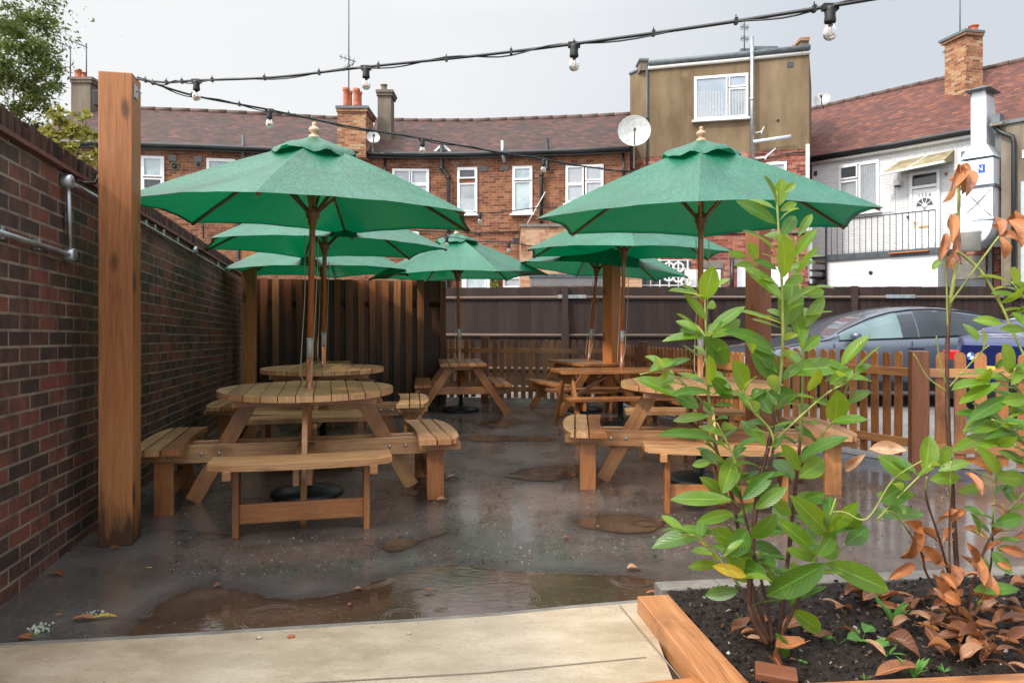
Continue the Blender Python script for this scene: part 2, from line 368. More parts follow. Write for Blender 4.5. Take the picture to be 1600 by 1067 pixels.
M['glasslight'] = glass('frosted glass', (.26, .33, .36), (.4, .48, .5), 3)
M['glassdark'] = glass('dark window glass', (.02, .025, .03), (.06, .07, .08))
M['blind'] = plain('pale blind behind glass', (.34, .37, .40), .25, 0, .08)
M['black'] = plain('black plastic gutter', (.012, .014, .016), .35)
M['cable'] = plain('black rubber cable', (.010, .012, .014), .4)
M['lead'] = plain('grey lead flashing', (.10, .12, .13), .5, 0, .3)
M['galv'] = plain('galvanised steel', (.42, .45, .47), .35, .85, .25, 9)
M['duct'] = plain('galvanised duct sheet', (.62, .68, .73), .5, .45, .12, 3)
M['alu'] = plain('brushed aluminium', (.46, .44, .41), .5, .3, .1)
M['dish'] = plain('grey dish', (.42, .43, .42), .6, 0, .25, 8)
M['terracotta'] = plain('terracotta pot', (.42, .12, .06), .8, 0, .35, 10)
M['concrete'] = plain('concrete', (.17, .155, .135), .8, 0, .3, 10, .3)
M['steelgrey'] = plain('grey painted steel', (.06, .075, .085), .5, 0, .3)
M['orangepaint'] = plain('orange painted board', (.55, .17, .035), .5, 0, .1)
M['whitepaint'] = plain('white boarding', (.72, .76, .8), .5, 0, .06)
M['gold'] = plain('brass fitting', (.55, .38, .12), .3, .9, .1)
M['stone'] = plain('stone paving', (.42, .36, .29), .5)
M['rope'] = plain('pale cord', (.42, .34, .25), .8, 0, .1)
M['bulbblack'] = plain('black bulb holder', (.012, .012, .012), .35)
n = N('clear bulb glass'); n.set((.95, .95, .93), .02, spec=.5, Transmission_Weight=1.0, IOR=1.2); M['bulb'] = n.m
M['filament'] = plain('bulb filament', (.8, .45, .15), .5, .5)
# umbrella fabric: woven, rain-soaked, thin enough to glow green underneath
def fabric():
    n = N('green parasol fabric'); uv = n.coord('UV'); ob = n.coord('Object')
    f = n.noise(ob, 2.2, 4, .6); drops = n.noise(ob, 62, 4, .75); dr = n.ramp(n.math('ADD', drops, n.math('MULTIPLY', n.math('SUBTRACT', n.noise(ob, 3.2, 3), .5), .35)), [(.47, 0), (.6, 1)])
    c = n.ramp(f, [(.3, (.001, .10, .048)), (.7, (.003, .135, .07))])
    c = n.mix(n.math('MULTIPLY', dr, .32), c, (.085, .30, .225))    # beads of rain standing on the cloth, their pale sheen painted into the colour
    n.set(c, None, spec=.5); n.link(n.ramp(drops, [(.4, .5), (.62, .24)]), n.b.inputs['Roughness']); n.b.inputs['Coat Weight'].default_value = .2; n.b.inputs['Coat Roughness'].default_value = .3
    n.b.inputs['Sheen Weight'].default_value = .0; n.b.inputs['Sheen Roughness'].default_value = .5
    wr = n.noise(n.map(uv, (11, 2.2, 1)), 1, 3, .6, dist=.8)   # pull creases running down from the hub
    h = n.math('ADD', n.math('MULTIPLY', drops, .35), n.math('ADD', n.noise(n.map(ob, (7, 7, 7)), 1, 4, .6), n.math('MULTIPLY', wr, 1.6)))
    dirt = n.ramp(n.noise(n.map(uv, (9, 1.2, 1), (3, 1, 0)), 1, 5, .65), [(.45, 0), (.75, .45)]); c2_ = n.mix(dirt, c, (.002, .055, .03)); n.link(c2_, n.b.inputs['Base Color'])
    n.bump(h, .35, .012)
    tr = n.new('ShaderNodeBsdfTranslucent'); tr.inputs['Color'].default_value = (.003, .36, .13, 1)
    ms = n.new('ShaderNodeMixShader'); ms.inputs[0].default_value = .13
    n.link(n.b.outputs[0], ms.inputs[1]); n.link(tr.outputs[0], ms.inputs[2])
    n.link(ms.outputs[0], n.t.nodes['Material Output'].inputs['Surface']); return n.m
M['fabric'] = fabric()
def leafmat(name, a, b_, trans, under, rough=.32, spots=None, tw=.35):
    n = N(name); uv = n.coord('UV'); ob = n.coord('Object')
    f = n.math('ADD', n.noise(ob, 9, 3), n.math('MULTIPLY', n.math('SUBTRACT', n.rnd(), .5), .3)); c = n.ramp(f, [(.35, a), (.65, b_)])
    sp = n.new('ShaderNodeSeparateXYZ'); n.link(uv, sp.inputs[0])
    rib = n.ramp(n.math('ABSOLUTE', n.math('SUBTRACT', sp.outputs['X'], .5)), [(.0, 1), (.035, 0)])
    c = n.mix(n.math('MULTIPLY', rib, .5), c, tuple(min(1, x * 2.2 + .05) for x in b_))
    v = n.math('SINE', n.math('MULTIPLY', n.math('ADD', sp.outputs['Y'], n.math('MULTIPLY', n.math('ABSOLUTE', n.math('SUBTRACT', sp.outputs['X'], .5)), -.6)), 60))
    if spots:
        sf = n.ramp(n.noise(ob, 22, 3), [(.56, 0), (.64, 1)]); c = n.mix(n.math('MULTIPLY', sf, .8), c, spots)
    bf = n.new('ShaderNodeNewGeometry').outputs['Backfacing']; c = n.mix(n.math('MULTIPLY', bf, .75), c, under)
    n.set(c, rough, spec=.5); n.bump(v, .18, .002)
    tr = n.new('ShaderNodeBsdfTranslucent'); tr.inputs['Color'].default_value = (*trans, 1)
    ms = n.new('ShaderNodeMixShader'); ms.inputs[0].default_value = tw
    n.link(n.b.outputs[0], ms.inputs[1]); n.link(tr.outputs[0], ms.inputs[2]); n.link(ms.outputs[0], n.t.nodes['Material Output'].inputs['Surface']); return n.m
M['leaf'] = leafmat('bright laurel leaf', (.075, .175, .014), (.165, .28, .026), (.5, .58, .035), (.25, .38, .17))
M['leafdark'] = leafmat('deep laurel leaf', (.045, .13, .014), (.09, .20, .022), (.25, .36, .025), (.15, .25, .12))
M['leafyellow'] = leafmat('yellow laurel leaf', (.5, .35, .02), (.55, .4, .03), (.5, .35, .02), (.45, .35, .05))
M['leafbrown'] = leafmat('withered leaf', (.12, .04, .016), (.40, .15, .05), (.35, .12, .03), (.46, .21, .09), .45, (.16, .05, .025), .15)
M['leafpink'] = leafmat('pale withered leaf', (.34, .17, .09), (.46, .27, .16), (.4, .18, .08), (.48, .3, .18), .5, (.3, .14, .08), .15)
M['stem'] = plain('green stem', (.24, .27, .06), .5, 0, .3, 20)
M['stembrown'] = plain('red brown stem', (.075, .032, .020), .55, 0, .4, 25)
M['treeleaf'] = leafmat('tree leaf', (.06, .08, .014), (.14, .165, .025), (.15, .2, .03), (.1, .13, .04), .5)
M['yellowleaf'] = leafmat('yellowing leaf', (.2, .2, .03), (.34, .31, .06), (.4, .36, .05), (.3, .3, .1), .5)
M['bark'] = plain('bark', (.09, .065, .045), .9, 0, .4, 12, .5)
# ================================================================== GROUND
def asphalt():
    n = N('wet tarmac'); po = n.new('ShaderNodeNewGeometry').outputs['Position']
    fine = n.noise(po, 85, 6, .85); mid = n.noise(po, 2.6, 5, .62); big = n.noise(po, .7, 4, .6)
    c = n.ramp(n.math('ADD', n.math('MULTIPLY', mid, .6), n.math('MULTIPLY', big, .4)), [(.36, (.032, .026, .023)), (.5, (.078, .069, .065)), (.64, (.14, .127, .122))])
    c = n.mix(n.ramp(fine, [(.5, 0), (.66, .8)]), c, (.26, .24, .23))
    c = n.mix(n.ramp(fine, [(.36, .8), (.47, 0)]), c, (.014, .011, .010))
    gr = n.noise(po, 32, 6, .9); c = n.mix(n.ramp(gr, [(.56, 0), (.64, .7)]), c, (.24, .22, .21)); c = n.mix(n.ramp(gr, [(.36, .65), (.44, 0)]), c, (.018, .014, .013))
    # cracks
    vo = n.new('ShaderNodeTexVoronoi'); vo.feature = 'DISTANCE_TO_EDGE'; vo.inputs['Scale'].default_value = .55
    wv = n.mix(.35, po, n.noise(po, 3, 4, out='Color'), 'ADD'); n.link(wv, vo.inputs['Vector'])
    ck = n.math('MULTIPLY', n.ramp(vo.outputs['Distance'], [(.0, 1), (.014, 0)]), n.ramp(n.noise(po, .8, 2), [(.5, 0), (.56, 1)]))
    c = n.mix(n.math('MULTIPLY', ck, .8), c, (.01, .008, .007))
    # wetter, browner low spots
    wet = n.ramp(n.noise(n.map(po, (.8, 1.3, 1), (4, 2, 0)), 1.1, 5, .6), [(.44, 0), (.6, 1)])
    c = n.mix(n.math('MULTIPLY', wet, .5), c, (.036, .027, .022))
    n.set(c, None, spec=.8, Coat_Weight=1.0, Coat_Roughness=.13)
    rg = n.math('ADD', n.ramp(mid, [(.35, .24), (.65, .46)]), n.math('MULTIPLY', wet, -.10)); n.link(rg, n.b.inputs['Roughness'])
    h = n.math('ADD', n.math('MULTIPLY', fine, n.math('SUBTRACT', 1.0, n.math('MULTIPLY', wet, .5))), n.math('MULTIPLY', n.noise(po, 25, 3), .5))
    h = n.math('ADD', h, n.math('MULTIPLY', ck, -1.5))
    n.bump(h, .9, .014); return n.m
def yardmat():
    n = N('car park gravel'); po = n.new('ShaderNodeNewGeometry').outputs['Position']
    f = n.noise(po, 34, 4, .8); c = n.ramp(f, [(.3, (.07, .066, .064)), (.5, (.2, .19, .185)), (.7, (.38, .365, .35))])
    c = n.mix(n.ramp(n.noise(po, .6, 3), [(.4, 0), (.7, .5)]), c, (.07, .064, .06)); n.set(c, .6); n.bump(f, .6, .02); return n.m
def puddlemat():
    n = N('muddy rain puddle'); po = n.new('ShaderNodeNewGeometry').outputs['Position']
    at = n.new('ShaderNodeAttribute'); at.attribute_name = 'inside'; sd_ = at.outputs['Fac']
    rag = n.math('MULTIPLY', n.math('SUBTRACT', n.noise(po, 7, 6, .7), .5), .14)
    sdn = n.math('ADD', sd_, rag)
    f = n.noise(po, 2.2, 5, .6); c = n.ramp(f, [(.35, (.036, .021, .014)), (.65, (.080, .048, .032))])
    grit = n.ramp(n.noise(po, 60, 3, .7), [(.60, 0), (.70, .7)]); c = n.mix(grit, c, (.17, .125, .09))
    deep = n.ramp(sdn, [(.0, 0), (.05, 1)])
    c = n.mix(deep, (.026, .018, .014), c)
    n.set(c, None, spec=.9); n.link(n.ramp(sdn, [(.0, .34), (.018, .03)]), n.b.inputs['Roughness'])
    wv = n.mix(.06, po, n.noise(po, 5, 2, out='Color'), 'ADD')
    vo = n.new('ShaderNodeTexVoronoi'); vo.inputs['Scale'].default_value = 3.1; vo.voronoi_dimensions = '2D'; n.link(po, vo.inputs['Vector'])
    d = vo.outputs['Distance']; sp = n.new('ShaderNodeSeparateColor'); n.link(vo.outputs['Color'], sp.inputs[0])
    rad = n.math('MULTIPLY', sp.outputs[0], .42); ring = n.ramp(n.math('ABSOLUTE', n.math('SUBTRACT', d, rad)), [(0, 1), (.09, 0)])
    rings = n.math('MULTIPLY', n.math('SINE', n.math('MULTIPLY', d, 150)), n.math('MULTIPLY', ring, sp.outputs[1]))
    sm = n.noise(n.map(wv, (14, 26, 1)), 1, 4, .6); gr = n.noise(po, 85, 5, .8)
    bu = n.math('ADD', n.math('MULTIPLY', rings, .6), n.math('MULTIPLY', sm, .5))
    edge = n.ramp(sdn, [(.0, 1), (.02, 0)]); bu = n.math('ADD', n.math('MULTIPLY', bu, .45), n.math('MULTIPLY', n.math('MULTIPLY', gr, edge), 2.2))
    n.bump(bu, .5, .007)
    tr = n.new('ShaderNodeBsdfTransparent'); ms = n.new('ShaderNodeMixShader'); n.link(n.ramp(sdn, [(-.0, 0), (.012, 1)]), ms.inputs[0])
    hal = n.math('MAXIMUM', n.ramp(sdn, [(.0, 0), (.015, 1)]), n.math('MULTIPLY', n.ramp(n.math('ADD', sdn, .12), [(.0, 0), (.12, 1)]), .3)); n.link(hal, ms.inputs[0])
    n.link(tr.outputs[0], ms.inputs[1]); n.link(n.b.outputs[0], ms.inputs[2]); n.link(ms.outputs[0], n.t.nodes['Material Output'].inputs['Surface']); return n.m
def slabmat():
    n = N('wet buff paving'); po = n.new('ShaderNodeNewGeometry').outputs['Position']
    f = n.noise(n.map(po, (1.5, 3.2, 1)), 1.2, 6, .62); fine = n.noise(po, 70, 5, .8); st = n.noise(n.map(po, (5, 60, 1)), 1, 3, .6)
    c = n.ramp(f, [(.34, (.34, .265, .18)), (.52, (.46, .375, .27)), (.68, (.53, .45, .34))])
    c = n.mix(n.ramp(fine, [(.36, .45), (.5, 0)]), c, (.24, .18, .12)); c = n.mix(n.ramp(st, [(.56, 0), (.75, .35)]), c, (.3, .22, .14))
    wet = n.ramp(n.noise(n.map(po, (1.5, 2.6, 1), (1.2, 0.4, 0)), 1.3, 7, .7), [(.44, 0), (.66, 1)])
    c = n.mix(n.math('MULTIPLY', wet, .5), c, (.25, .175, .105)); n.set(c, None, spec=.7)
    n.link(n.ramp(wet, [(0, .38), (1, .05)]), n.b.inputs['Roughness'])
    n.bump(n.math('ADD', n.math('MULTIPLY', n.noise(po, 9, 3), .5), n.math('MULTIPLY', fine, .25)), .2, .008); return n.m
def soilmat():
    n = N('dark bark soil'); po = n.new('ShaderNodeNewGeometry').outputs['Position']
    f = n.noise(po, 45, 5, .75); c = n.ramp(f, [(.35, (.008, .005, .004)), (.55, (.028, .017, .012)), (.75, (.08, .05, .035))])
    n.set(c, .65, spec=.4); n.bump(f, 1.0, .03); return n.m
M['asphalt'] = asphalt(); M['yard'] = yardmat(); M['puddle'] = puddlemat(); M['slab'] = slabmat(); M['soil'] = soilmat()
mb = MB(); mb.face([(-60, -20, 0), (60, -20, 0), (60, 120, 0), (-60, 120, 0)]); struct(mb.build('ground', M['asphalt']))
# garden axes: the brick wall runs along AX, its normal into the garden is AN
wd = Vector((-.222, 1, 0)).normalized(); wnm = Vector((wd.y, -wd.x, 0)); WROT = math.atan2(wnm.y, wnm.x)
# picket fence line
FA = Vector((-1.06, 11.05, 0)); FB = Vector((1.37, 10.75, 0)); FC = Vector((2.66, 7.25, 0)); FE = Vector((3.31, 6.08, 0)); FG = Vector((5.2, 5.45, 0))
mb = MB(); mb.face([FA + Vector((-.3, .12, .004)), FB + Vector((.1, .12, .004)), FC + Vector((.12, .1, .004)), FE + Vector((.1, .12, .004)), Vector((9.5, 4.1, .004)), Vector((40, 4, .004)), Vector((40, 60, .004)), Vector((-30, 60, .004)), Vector((-30, 14, .004)), Vector((-1.36, 11.5, .004))])
struct(mb.build('car_park_surface', M['yard']))
def smooth_poly(pts, sub=4, jit=.02):
    n = len(pts); out = []
    for i in range(n):
        p0, p1, p2, p3 = pts[i - 1], pts[i], pts[(i + 1) % n], pts[(i + 2) % n]
        for k in range(sub):
            t = k / sub
            q = .5 * ((2 * p1) + (-p0 + p2) * t + (2 * p0 - 5 * p1 + 4 * p2 - p3) * t * t + (-p0 + 3 * p1 - 3 * p2 + p3) * t ** 3)
            out.append(q + Vector((random.uniform(-jit, jit), random.uniform(-jit, jit), 0)))
    return out
def puddle(name, pix, jit=.015, z=.004, cell=.035, marg=.16, ymin=None):
    """water sheet: a fine grid whose vertices know how far inside the shoreline they lie"""
    pts = smooth_poly([G(*p) for p in pix], 6, jit); n = len(pts)
    x0, x1 = min(p.x for p in pts) - marg, max(p.x for p in pts) + marg; y0, y1 = min(p.y for p in pts) - marg, max(p.y for p in pts) + marg
    seg = [(pts[i].x, pts[i].y, pts[(i + 1) % n].x, pts[(i + 1) % n].y) for i in range(n)]
    def sd(x, y):
        best = 1e9; ins = False
        for ax, ay, bx, by in seg:
            dx, dy = bx - ax, by - ay; t = max(0, min(1, ((x - ax) * dx + (y - ay) * dy) / (dx * dx + dy * dy + 1e-12)))
            q = (x - ax - dx * t) ** 2 + (y - ay - dy * t) ** 2
            if q < best: best = q
            if (ay > y) != (by > y) and x < (bx - ax) * (y - ay) / (by - ay) + ax: ins = not ins
        return math.sqrt(best) * (1 if ins else -1)
    nx, ny = int((x1 - x0) / cell) + 1, int((y1 - y0) / cell) + 1
    val = {}; V = []; A = []; idx = {}; Fs = []
    def vid(i, j):
        if (i, j) not in idx: idx[(i, j)] = len(V); V.append((x0 + i * cell, y0 + j * cell, z)); A.append(val[(i, j)])
        return idx[(i, j)]
    for i in range(nx + 1):
        for j in range(ny + 1): val[(i, j)] = sd(x0 + i * cell, y0 + j * cell)
    for i in range(nx):
        for j in range(ny):
            if max(val[(i, j)], val[(i + 1, j)], val[(i, j + 1)], val[(i + 1, j + 1)]) > -marg: Fs.append((vid(i, j), vid(i + 1, j), vid(i + 1, j + 1), vid(i, j + 1)))
    me = bpy.data.meshes.new(name); me.from_pydata(V, [], Fs); at = me.attributes.new('inside', 'FLOAT', 'POINT'); at.data.foreach_set('value', A); me.materials.append(M['puddle'])
    o = bpy.data.objects.new(name, me); scene.collection.objects.link(o); struct(o)
puddle('puddle', [(205, 984), (240, 950), (290, 922), (345, 914), (420, 932), (480, 934), (560, 918), (600, 902), (640, 889), (690, 880), (760, 884), (840, 893), (930, 896), (1000, 900), (1060, 912), (1130, 922), (1120, 965), (1000, 960), (900, 966), (780, 978), (640, 990), (500, 1004), (350, 1012), (240, 1016)], .006)
puddle('puddle', [(592, 852), (625, 842), (655, 840), (690, 830), (700, 832), (668, 846), (640, 858), (610, 864)], .012)
puddle('puddle', [(790, 742), (830, 730), (880, 727), (925, 731), (905, 744), (860, 752), (812, 751)], .02)
puddle('puddle', [(900, 812), (940, 803), (1000, 806), (1040, 818), (1010, 834), (950, 832), (912, 824)], .02)
puddle('puddle', [(745, 662), (790, 655), (835, 658), (800, 664), (790, 668), (765, 668)], .03)
puddle('puddle', [(640, 770), (665, 745), (705, 742), (700, 752), (680, 760), (690, 775), (660, 785)], .02)
puddle('puddle', [(720, 684), (780, 680), (850, 683), (870, 688), (800, 690), (740, 689)], .03)
# foreground paving, with its worn edge
PZ = .03
mb = MB()
def GP(px, py): return G(px, py, PZ)
edge = [GP(-180, 1022), GP(0, 1009), GP(150, 1001), GP(310, 992), GP(480, 981), GP(640, 971), GP(780, 961), GP(900, 949), GP(1006, 940)]
near = [Vector((e.x * .9, 1.6, PZ)) for e in edge]
x0 = 0
for i in range(len(edge) - 1):
    mb.face([near[i], near[i + 1], edge[i + 1], edge[i]], None)
    a, b = edge[i], edge[i + 1]
    mb.face([Vector((a.x, a.y, 0)), a, b, Vector((b.x, b.y, 0))][::-1], None)
struct(mb.build('patio_paving', M['slab']))
mb = MB()   # mortar kerb strip that the puddle laps against
for i in range(len(edge) - 1):
    a, b = edge[i], edge[i + 1]; w = Vector((0, .075, 0)); lo = Vector((0, 0, -.018))
    ta, tb = a + lo, b + lo
    mb.face([ta, tb, tb + w, ta + w]); mb.face([ta + w, tb + w, Vector((b.x, b.y + .085, 0)), Vector((a.x, a.y + .085, 0))])
struct(mb.build('paving_edge', M['concrete']))
def strip(a, b, w, z):
    d = (b - a).normalized(); s = Vector((-d.y, d.x, 0)) * w / 2; up = Vector((0, 0, z)); return [a - s + up, b - s + up, b + s + up, a + s + up]
mb = MB()
mb.face(strip(GP(440, 1070), GP(760, 1051), .006, .003)); mb.face(strip(GP(760, 1051), GP(1010, 1027), .006, .003)); mb.face(strip(GP(968, 946), GP(1063, 1060), .006, .0035))
struct(mb.build('paving_joint', plain('dark paving joint', (.2, .155, .11), .7)))

# ================================================================== BRICK WALL
w0 = Vector((-2.203, 3.167, 0)) - wd * 2.4; wlen = 9.85
t = thing('brick_wall', 'long dark wet brick garden wall with a brick on edge coping, running away on the left', 'wall', w0, 0)
def wall_strip(mbx, off0, off1, za, zb, drop, z0=None):
    """slab of wall between two offsets along the inward normal; tops fall by drop per metre"""
    nseg = 24
    for i in range(nseg):
        s0, s1 = wlen * i / nseg, wlen * (i + 1) / nseg
        f = lambda s, o_, z: wd * s + wnm * o_ + Vector((0, 0, z - (drop * (s - 2.4) if z > .2 else 0)))
        def v(s, z): return z + (0 if z > .2 else 0)
        mbx.face([f(s0, off1, za), f(s0, off1, zb), f(s1, off1, zb), f(s1, off1, za)][::-1] if False else [f(s1, off1, za), f(s0, off1, za), f(s0, off1, zb), f(s1, off1, zb)],
                 [(-s1, za + (drop * (s1 - 2.4) if za <= .2 else 0)), (-s0, za + (drop * (s0 - 2.4) if za <= .2 else 0)), (-s0, zb), (-s1, zb)])
        mbx.face([f(s0, off0, zb), f(s1, off0, zb), f(s1, off1, zb), f(s0, off1, zb)], [(s0, 0), (s1, 0), (s1, .2), (s0, .2)])
        mbx.face([f(s0, off0, za), f(s1, off0, za), f(s1, off0, zb), f(s0, off0, zb)], [(s0, za), (s1, za), (s1, zb), (s0, zb)])
        if za > .2: mbx.face([f(s0, off1, za), f(s1, off1, za), f(s1, off0, za), f(s0, off0, za)], [(s0, 0), (s1, 0), (s1, .2), (s0, .2)])
    for s, sg in ((0, 1), (wlen, -1)):
        f = lambda o_, z: wd * s + wnm * o_ + Vector((0, 0, z - (drop * (s - 2.4) if z > .2 else 0)))
        q = [f(off0, za), f(off1, za), f(off1, zb), f(off0, zb)]; mbx.face(q if sg > 0 else q[::-1], [(0, za), (.2, za), (.2, zb), (0, zb)])
DR = .0265
mb = MB(); wall_strip(mb, -.22, 0, 0, 2.035, DR); mb.build('brickwork', M['wall'], t)
mb = MB(); wall_strip(mb, -.25, .035, 2.035, 2.052, DR); wall_strip(mb, -.24, .018, 2.054, 2.068, DR); mb.build('creasing_course', M['creasing'], t)
mb = MB()   # brick on edge: individual rounded bricks
s = 0.02
while s < wlen - .1:
    w = .062 + random.uniform(-.003, .003)
    mb.box(wd * (s + w / 2) + wnm * (-.115 + random.uniform(-.004, .004)) + Vector((0, 0, 2.07 + .048 - DR * (s - 2.4))), (w, .215, .098 + random.uniform(-.004, .004)), Euler((random.uniform(-.02, .02), random.uniform(-.03, .03), math.atan2(wd.y, wd.x))))
    s += w + .011
mb.build('coping_bricks', M['wallcap'], t, bevel=.006)
mb = MB(); wall_strip(mb, -.2, -.03, 2.068, 2.1, DR); mb.build('mortar_bed', M['concrete'], t)
def WP(px, py, off=.03):
    """point on the wall face under a pixel"""
    k = (px - CX) / F; D = (w0.x + off * wnm.x - (w0.y + off * wnm.y) * wd.x / wd.y) / (k - wd.x / wd.y)
    return P(px, py, D)
# galvanised conduit
t = thing('conduit_pipe', 'galvanised conduit with round junction boxes, stepping up along the brick wall', 'pipe', WP(108, 400))
o0 = t.location.copy()
def rel(p): return p - o0
A_ = WP(-60, 345); B_ = WP(110, 399); C_ = WP(106, 284); D_ = WP(150, 308); E_ = WP(375, 437, .03)
mb = MB(); mb.tube([rel(A_), rel(B_)], .0145, 10); mb.build('lower_pipe', M['galv'], t)
mb = MB(); mb.tube([rel(B_), rel(C_)], .0125, 10); mb.build('riser_pipe', M['galv'], t)
mb = MB(); mb.tube([rel(C_), rel(D_), rel(E_)], .0125, 10); mb.build('upper_pipe', M['galv'], t)
Mx = Matrix((wd, Vector((0, 0, 1)), wnm)).transposed()
for p in (B_, C_, WP(304, 391)):
    mb = MB(); mb.lathe([(.034, -.03), (.036, -.02), (.036, .018), (.030, .024), (.001, .026)], rel(p), 20, M=Mx); mb.build('junction_box', M['galv'], t)
for px, py in ((58, 382), (0, 364), (226, 350), (254, 364), (276, 376), (340, 413), (356, 424), (240, 357), (107, 340)):
    mb = MB(); q = rel(WP(px, py, .018)); mb.box(q, (.03, .03, .055), Mx.to_3x3() @ Matrix.Rotation(R(90), 3, 'X')); mb.build('saddle_clip', M['galv'], t, bevel=.003)

# ================================================================== BIG POSTS
def post(name, label, D, pxl, w, ztop, rz, mat, group='timber posts holding up the festoon lights', dark=False):
    fr = Vector(((pxl - CX) / F * D, D, 0)); c = fr + Vector((math.cos(rz), math.sin(rz), 0)) * w / 2 + Vector((-math.sin(rz), math.cos(rz), 0)) * w / 2
    t = thing(name, label, 'post', c, rz, group)
    mb = MB(); mb.box((0, 0, ztop / 2), (w, w, ztop)); mb.build('timber', mat, t, bevel=.005); return t
M['orangepost'] = wood('orange sawn post', (.26, .075, .02), (.44, .155, .042), (.56, .24, .08), .5, None, .08, 1.2, 1.4, foot=True)
P1 = post('timber_post', 'tall square timber post standing nearest, beside the brick wall', 4.0, 153, .172, 2.59, WROT, M['post'])
mb = MB(); mb.box((.09, -.03, 2.50), (.006, .06, .07)); mb.tube([(.093, -.03, 2.5), (.11, -.03, 2.515), (.118, -.03, 2.495), (.1, -.03, 2.485)], .003, 6); mb.build('eye_plate', M['galv'], P1)
mb = MB(); mb.box((-.108, 0.02, 2.46), (.045, .08, .085)); mb.build('socket_box', M['black'], P1, bevel=.004)
mb = MB(); pw = [Vector((-.108, .02, 2.42)), Vector((-.10, .0, 2.2)), Vector((-.10, 0, 2.05)), Vector((-.13, 0, 1.99))]
Cl = P1.matrix_basis.inverted() @ C_; pw += [Vector((Cl.x * .5 - .06, Cl.y * .5, Cl.z + .015)), Cl + Vector((.05, 0, .01))]
mb.tube(pw, .0085, 8); mb.build('flex_cable', M['cable'], P1)
P2 = post('timber_post', 'square timber post at the far end of the brick wall, beside the board fence', 9.55, 378, .17, 2.5, WROT, M['orangepost'])
P3 = post('timber_post', 'slim timber post at the corner of the picket fence, middle of the scene', 9.6, 956, .17, 2.55, R(38), M['orangepost'])
P4 = post('timber_post', 'dark red timber post behind the laurel, right of the nearest right parasol pole', 6.75, 1186, .165, 2.55, R(30), M['postdark'])

# ================================================================== TALL STAINED BOARD FENCE
fs = Vector((-3.72, 10.25, 0)); fe = Vector((-1.05, 10.87, 0)); fd = (fe - fs).normalized(); fl = (fe - fs).length; fn = Vector((fd.y, -fd.x, 0))
fz = math.atan2(fd.y, fd.x)
t = thing('board_fence', 'tall orange brown board fence stained black towards the ground, behind the left tables', 'fence', fs, fz)
mbf = MB(); mbb = MB(); s = .03; i = 0
while s < fl - .02:
    w = .095 + random.uniform(-.012, .012)
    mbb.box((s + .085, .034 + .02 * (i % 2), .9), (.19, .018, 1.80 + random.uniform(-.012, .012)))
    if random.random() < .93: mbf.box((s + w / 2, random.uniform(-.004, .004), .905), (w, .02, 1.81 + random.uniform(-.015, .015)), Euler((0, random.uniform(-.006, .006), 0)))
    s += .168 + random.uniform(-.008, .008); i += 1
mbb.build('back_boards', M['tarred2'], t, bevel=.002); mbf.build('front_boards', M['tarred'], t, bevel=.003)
mb = MB(); mb.box((fl / 2, .07, 1.45), (fl, .05, .08)); mb.box((fl / 2, .07, .4), (fl, .05, .08)); mb.build('rail', M['creosote'], t)
mb = MB(); mb.box((fl + .03, .04, .9), (.09, .09, 1.8)); mb.build('end_post', M['tarred'], t, bevel=.004)
# ================================================================== CAR PARK FENCE (creosoted, with arris rails and concrete-capped posts)
pts = [Vector((-7.5, 14.2, 0)), Vector((-1.4, 13.35, 0)), Vector((.93, 12.95, 0)), Vector((3.4, 12.95, 0)), Vector((5.95, 12.85, 0)), Vector((8.55, 12.75, 0)), Vector((11.2, 12.6, 0))]
labs = ['dark creosoted fence panel far left behind the tall stained boards', 'dark creosoted fence panel behind the middle picnic table', 'dark creosoted fence panel behind the middle timber post', 'dark creosoted fence panel behind the laurel and dark post', 'dark creosoted fence panel directly above the grey car', 'dark creosoted fence panel at the far right behind the tail of the grey car']
for i in range(len(pts) - 1):
    a, b = pts[i], pts[i + 1]; d = (b - a).normalized(); L = (b - a).length
    t = thing('closeboard_fence', labs[i], 'fence', a, math.atan2(d.y, d.x), 'creosoted panels of the car park fence')
    mb = MB(); s = 0
    while s < L - .05:
        w = .118; mb.box((s + w / 2, 0, .93), (w + .012, .014, 1.74 + random.uniform(-.008, .008)), Euler((0, random.uniform(-.004, .004), R(5)))); s += w
    mb.build('boards', M['creosote'], t)
    for z in (.36, .95, 1.615):
        mb = MB(); mb.box((L / 2, -.04, z), (L, .05, .035), Euler((R(35), 0, 0))); mb.build('rail', M['creorail'], t)
    mb = MB(); mb.box((0, -.05, .91), (.1, .1, 1.8)); mb.box((0, -.085, .62), (.13, .05, 1.24)); mb.build('fence_post', M['creosote'], t, bevel=.004)
    if i in (2, 4, 5): mb = MB(); mb.box((.12 if i == 2 else L * .3, -.075, 1.63), (.5, .01, .06)); mb.build('metal_strap', M['galv'], t)
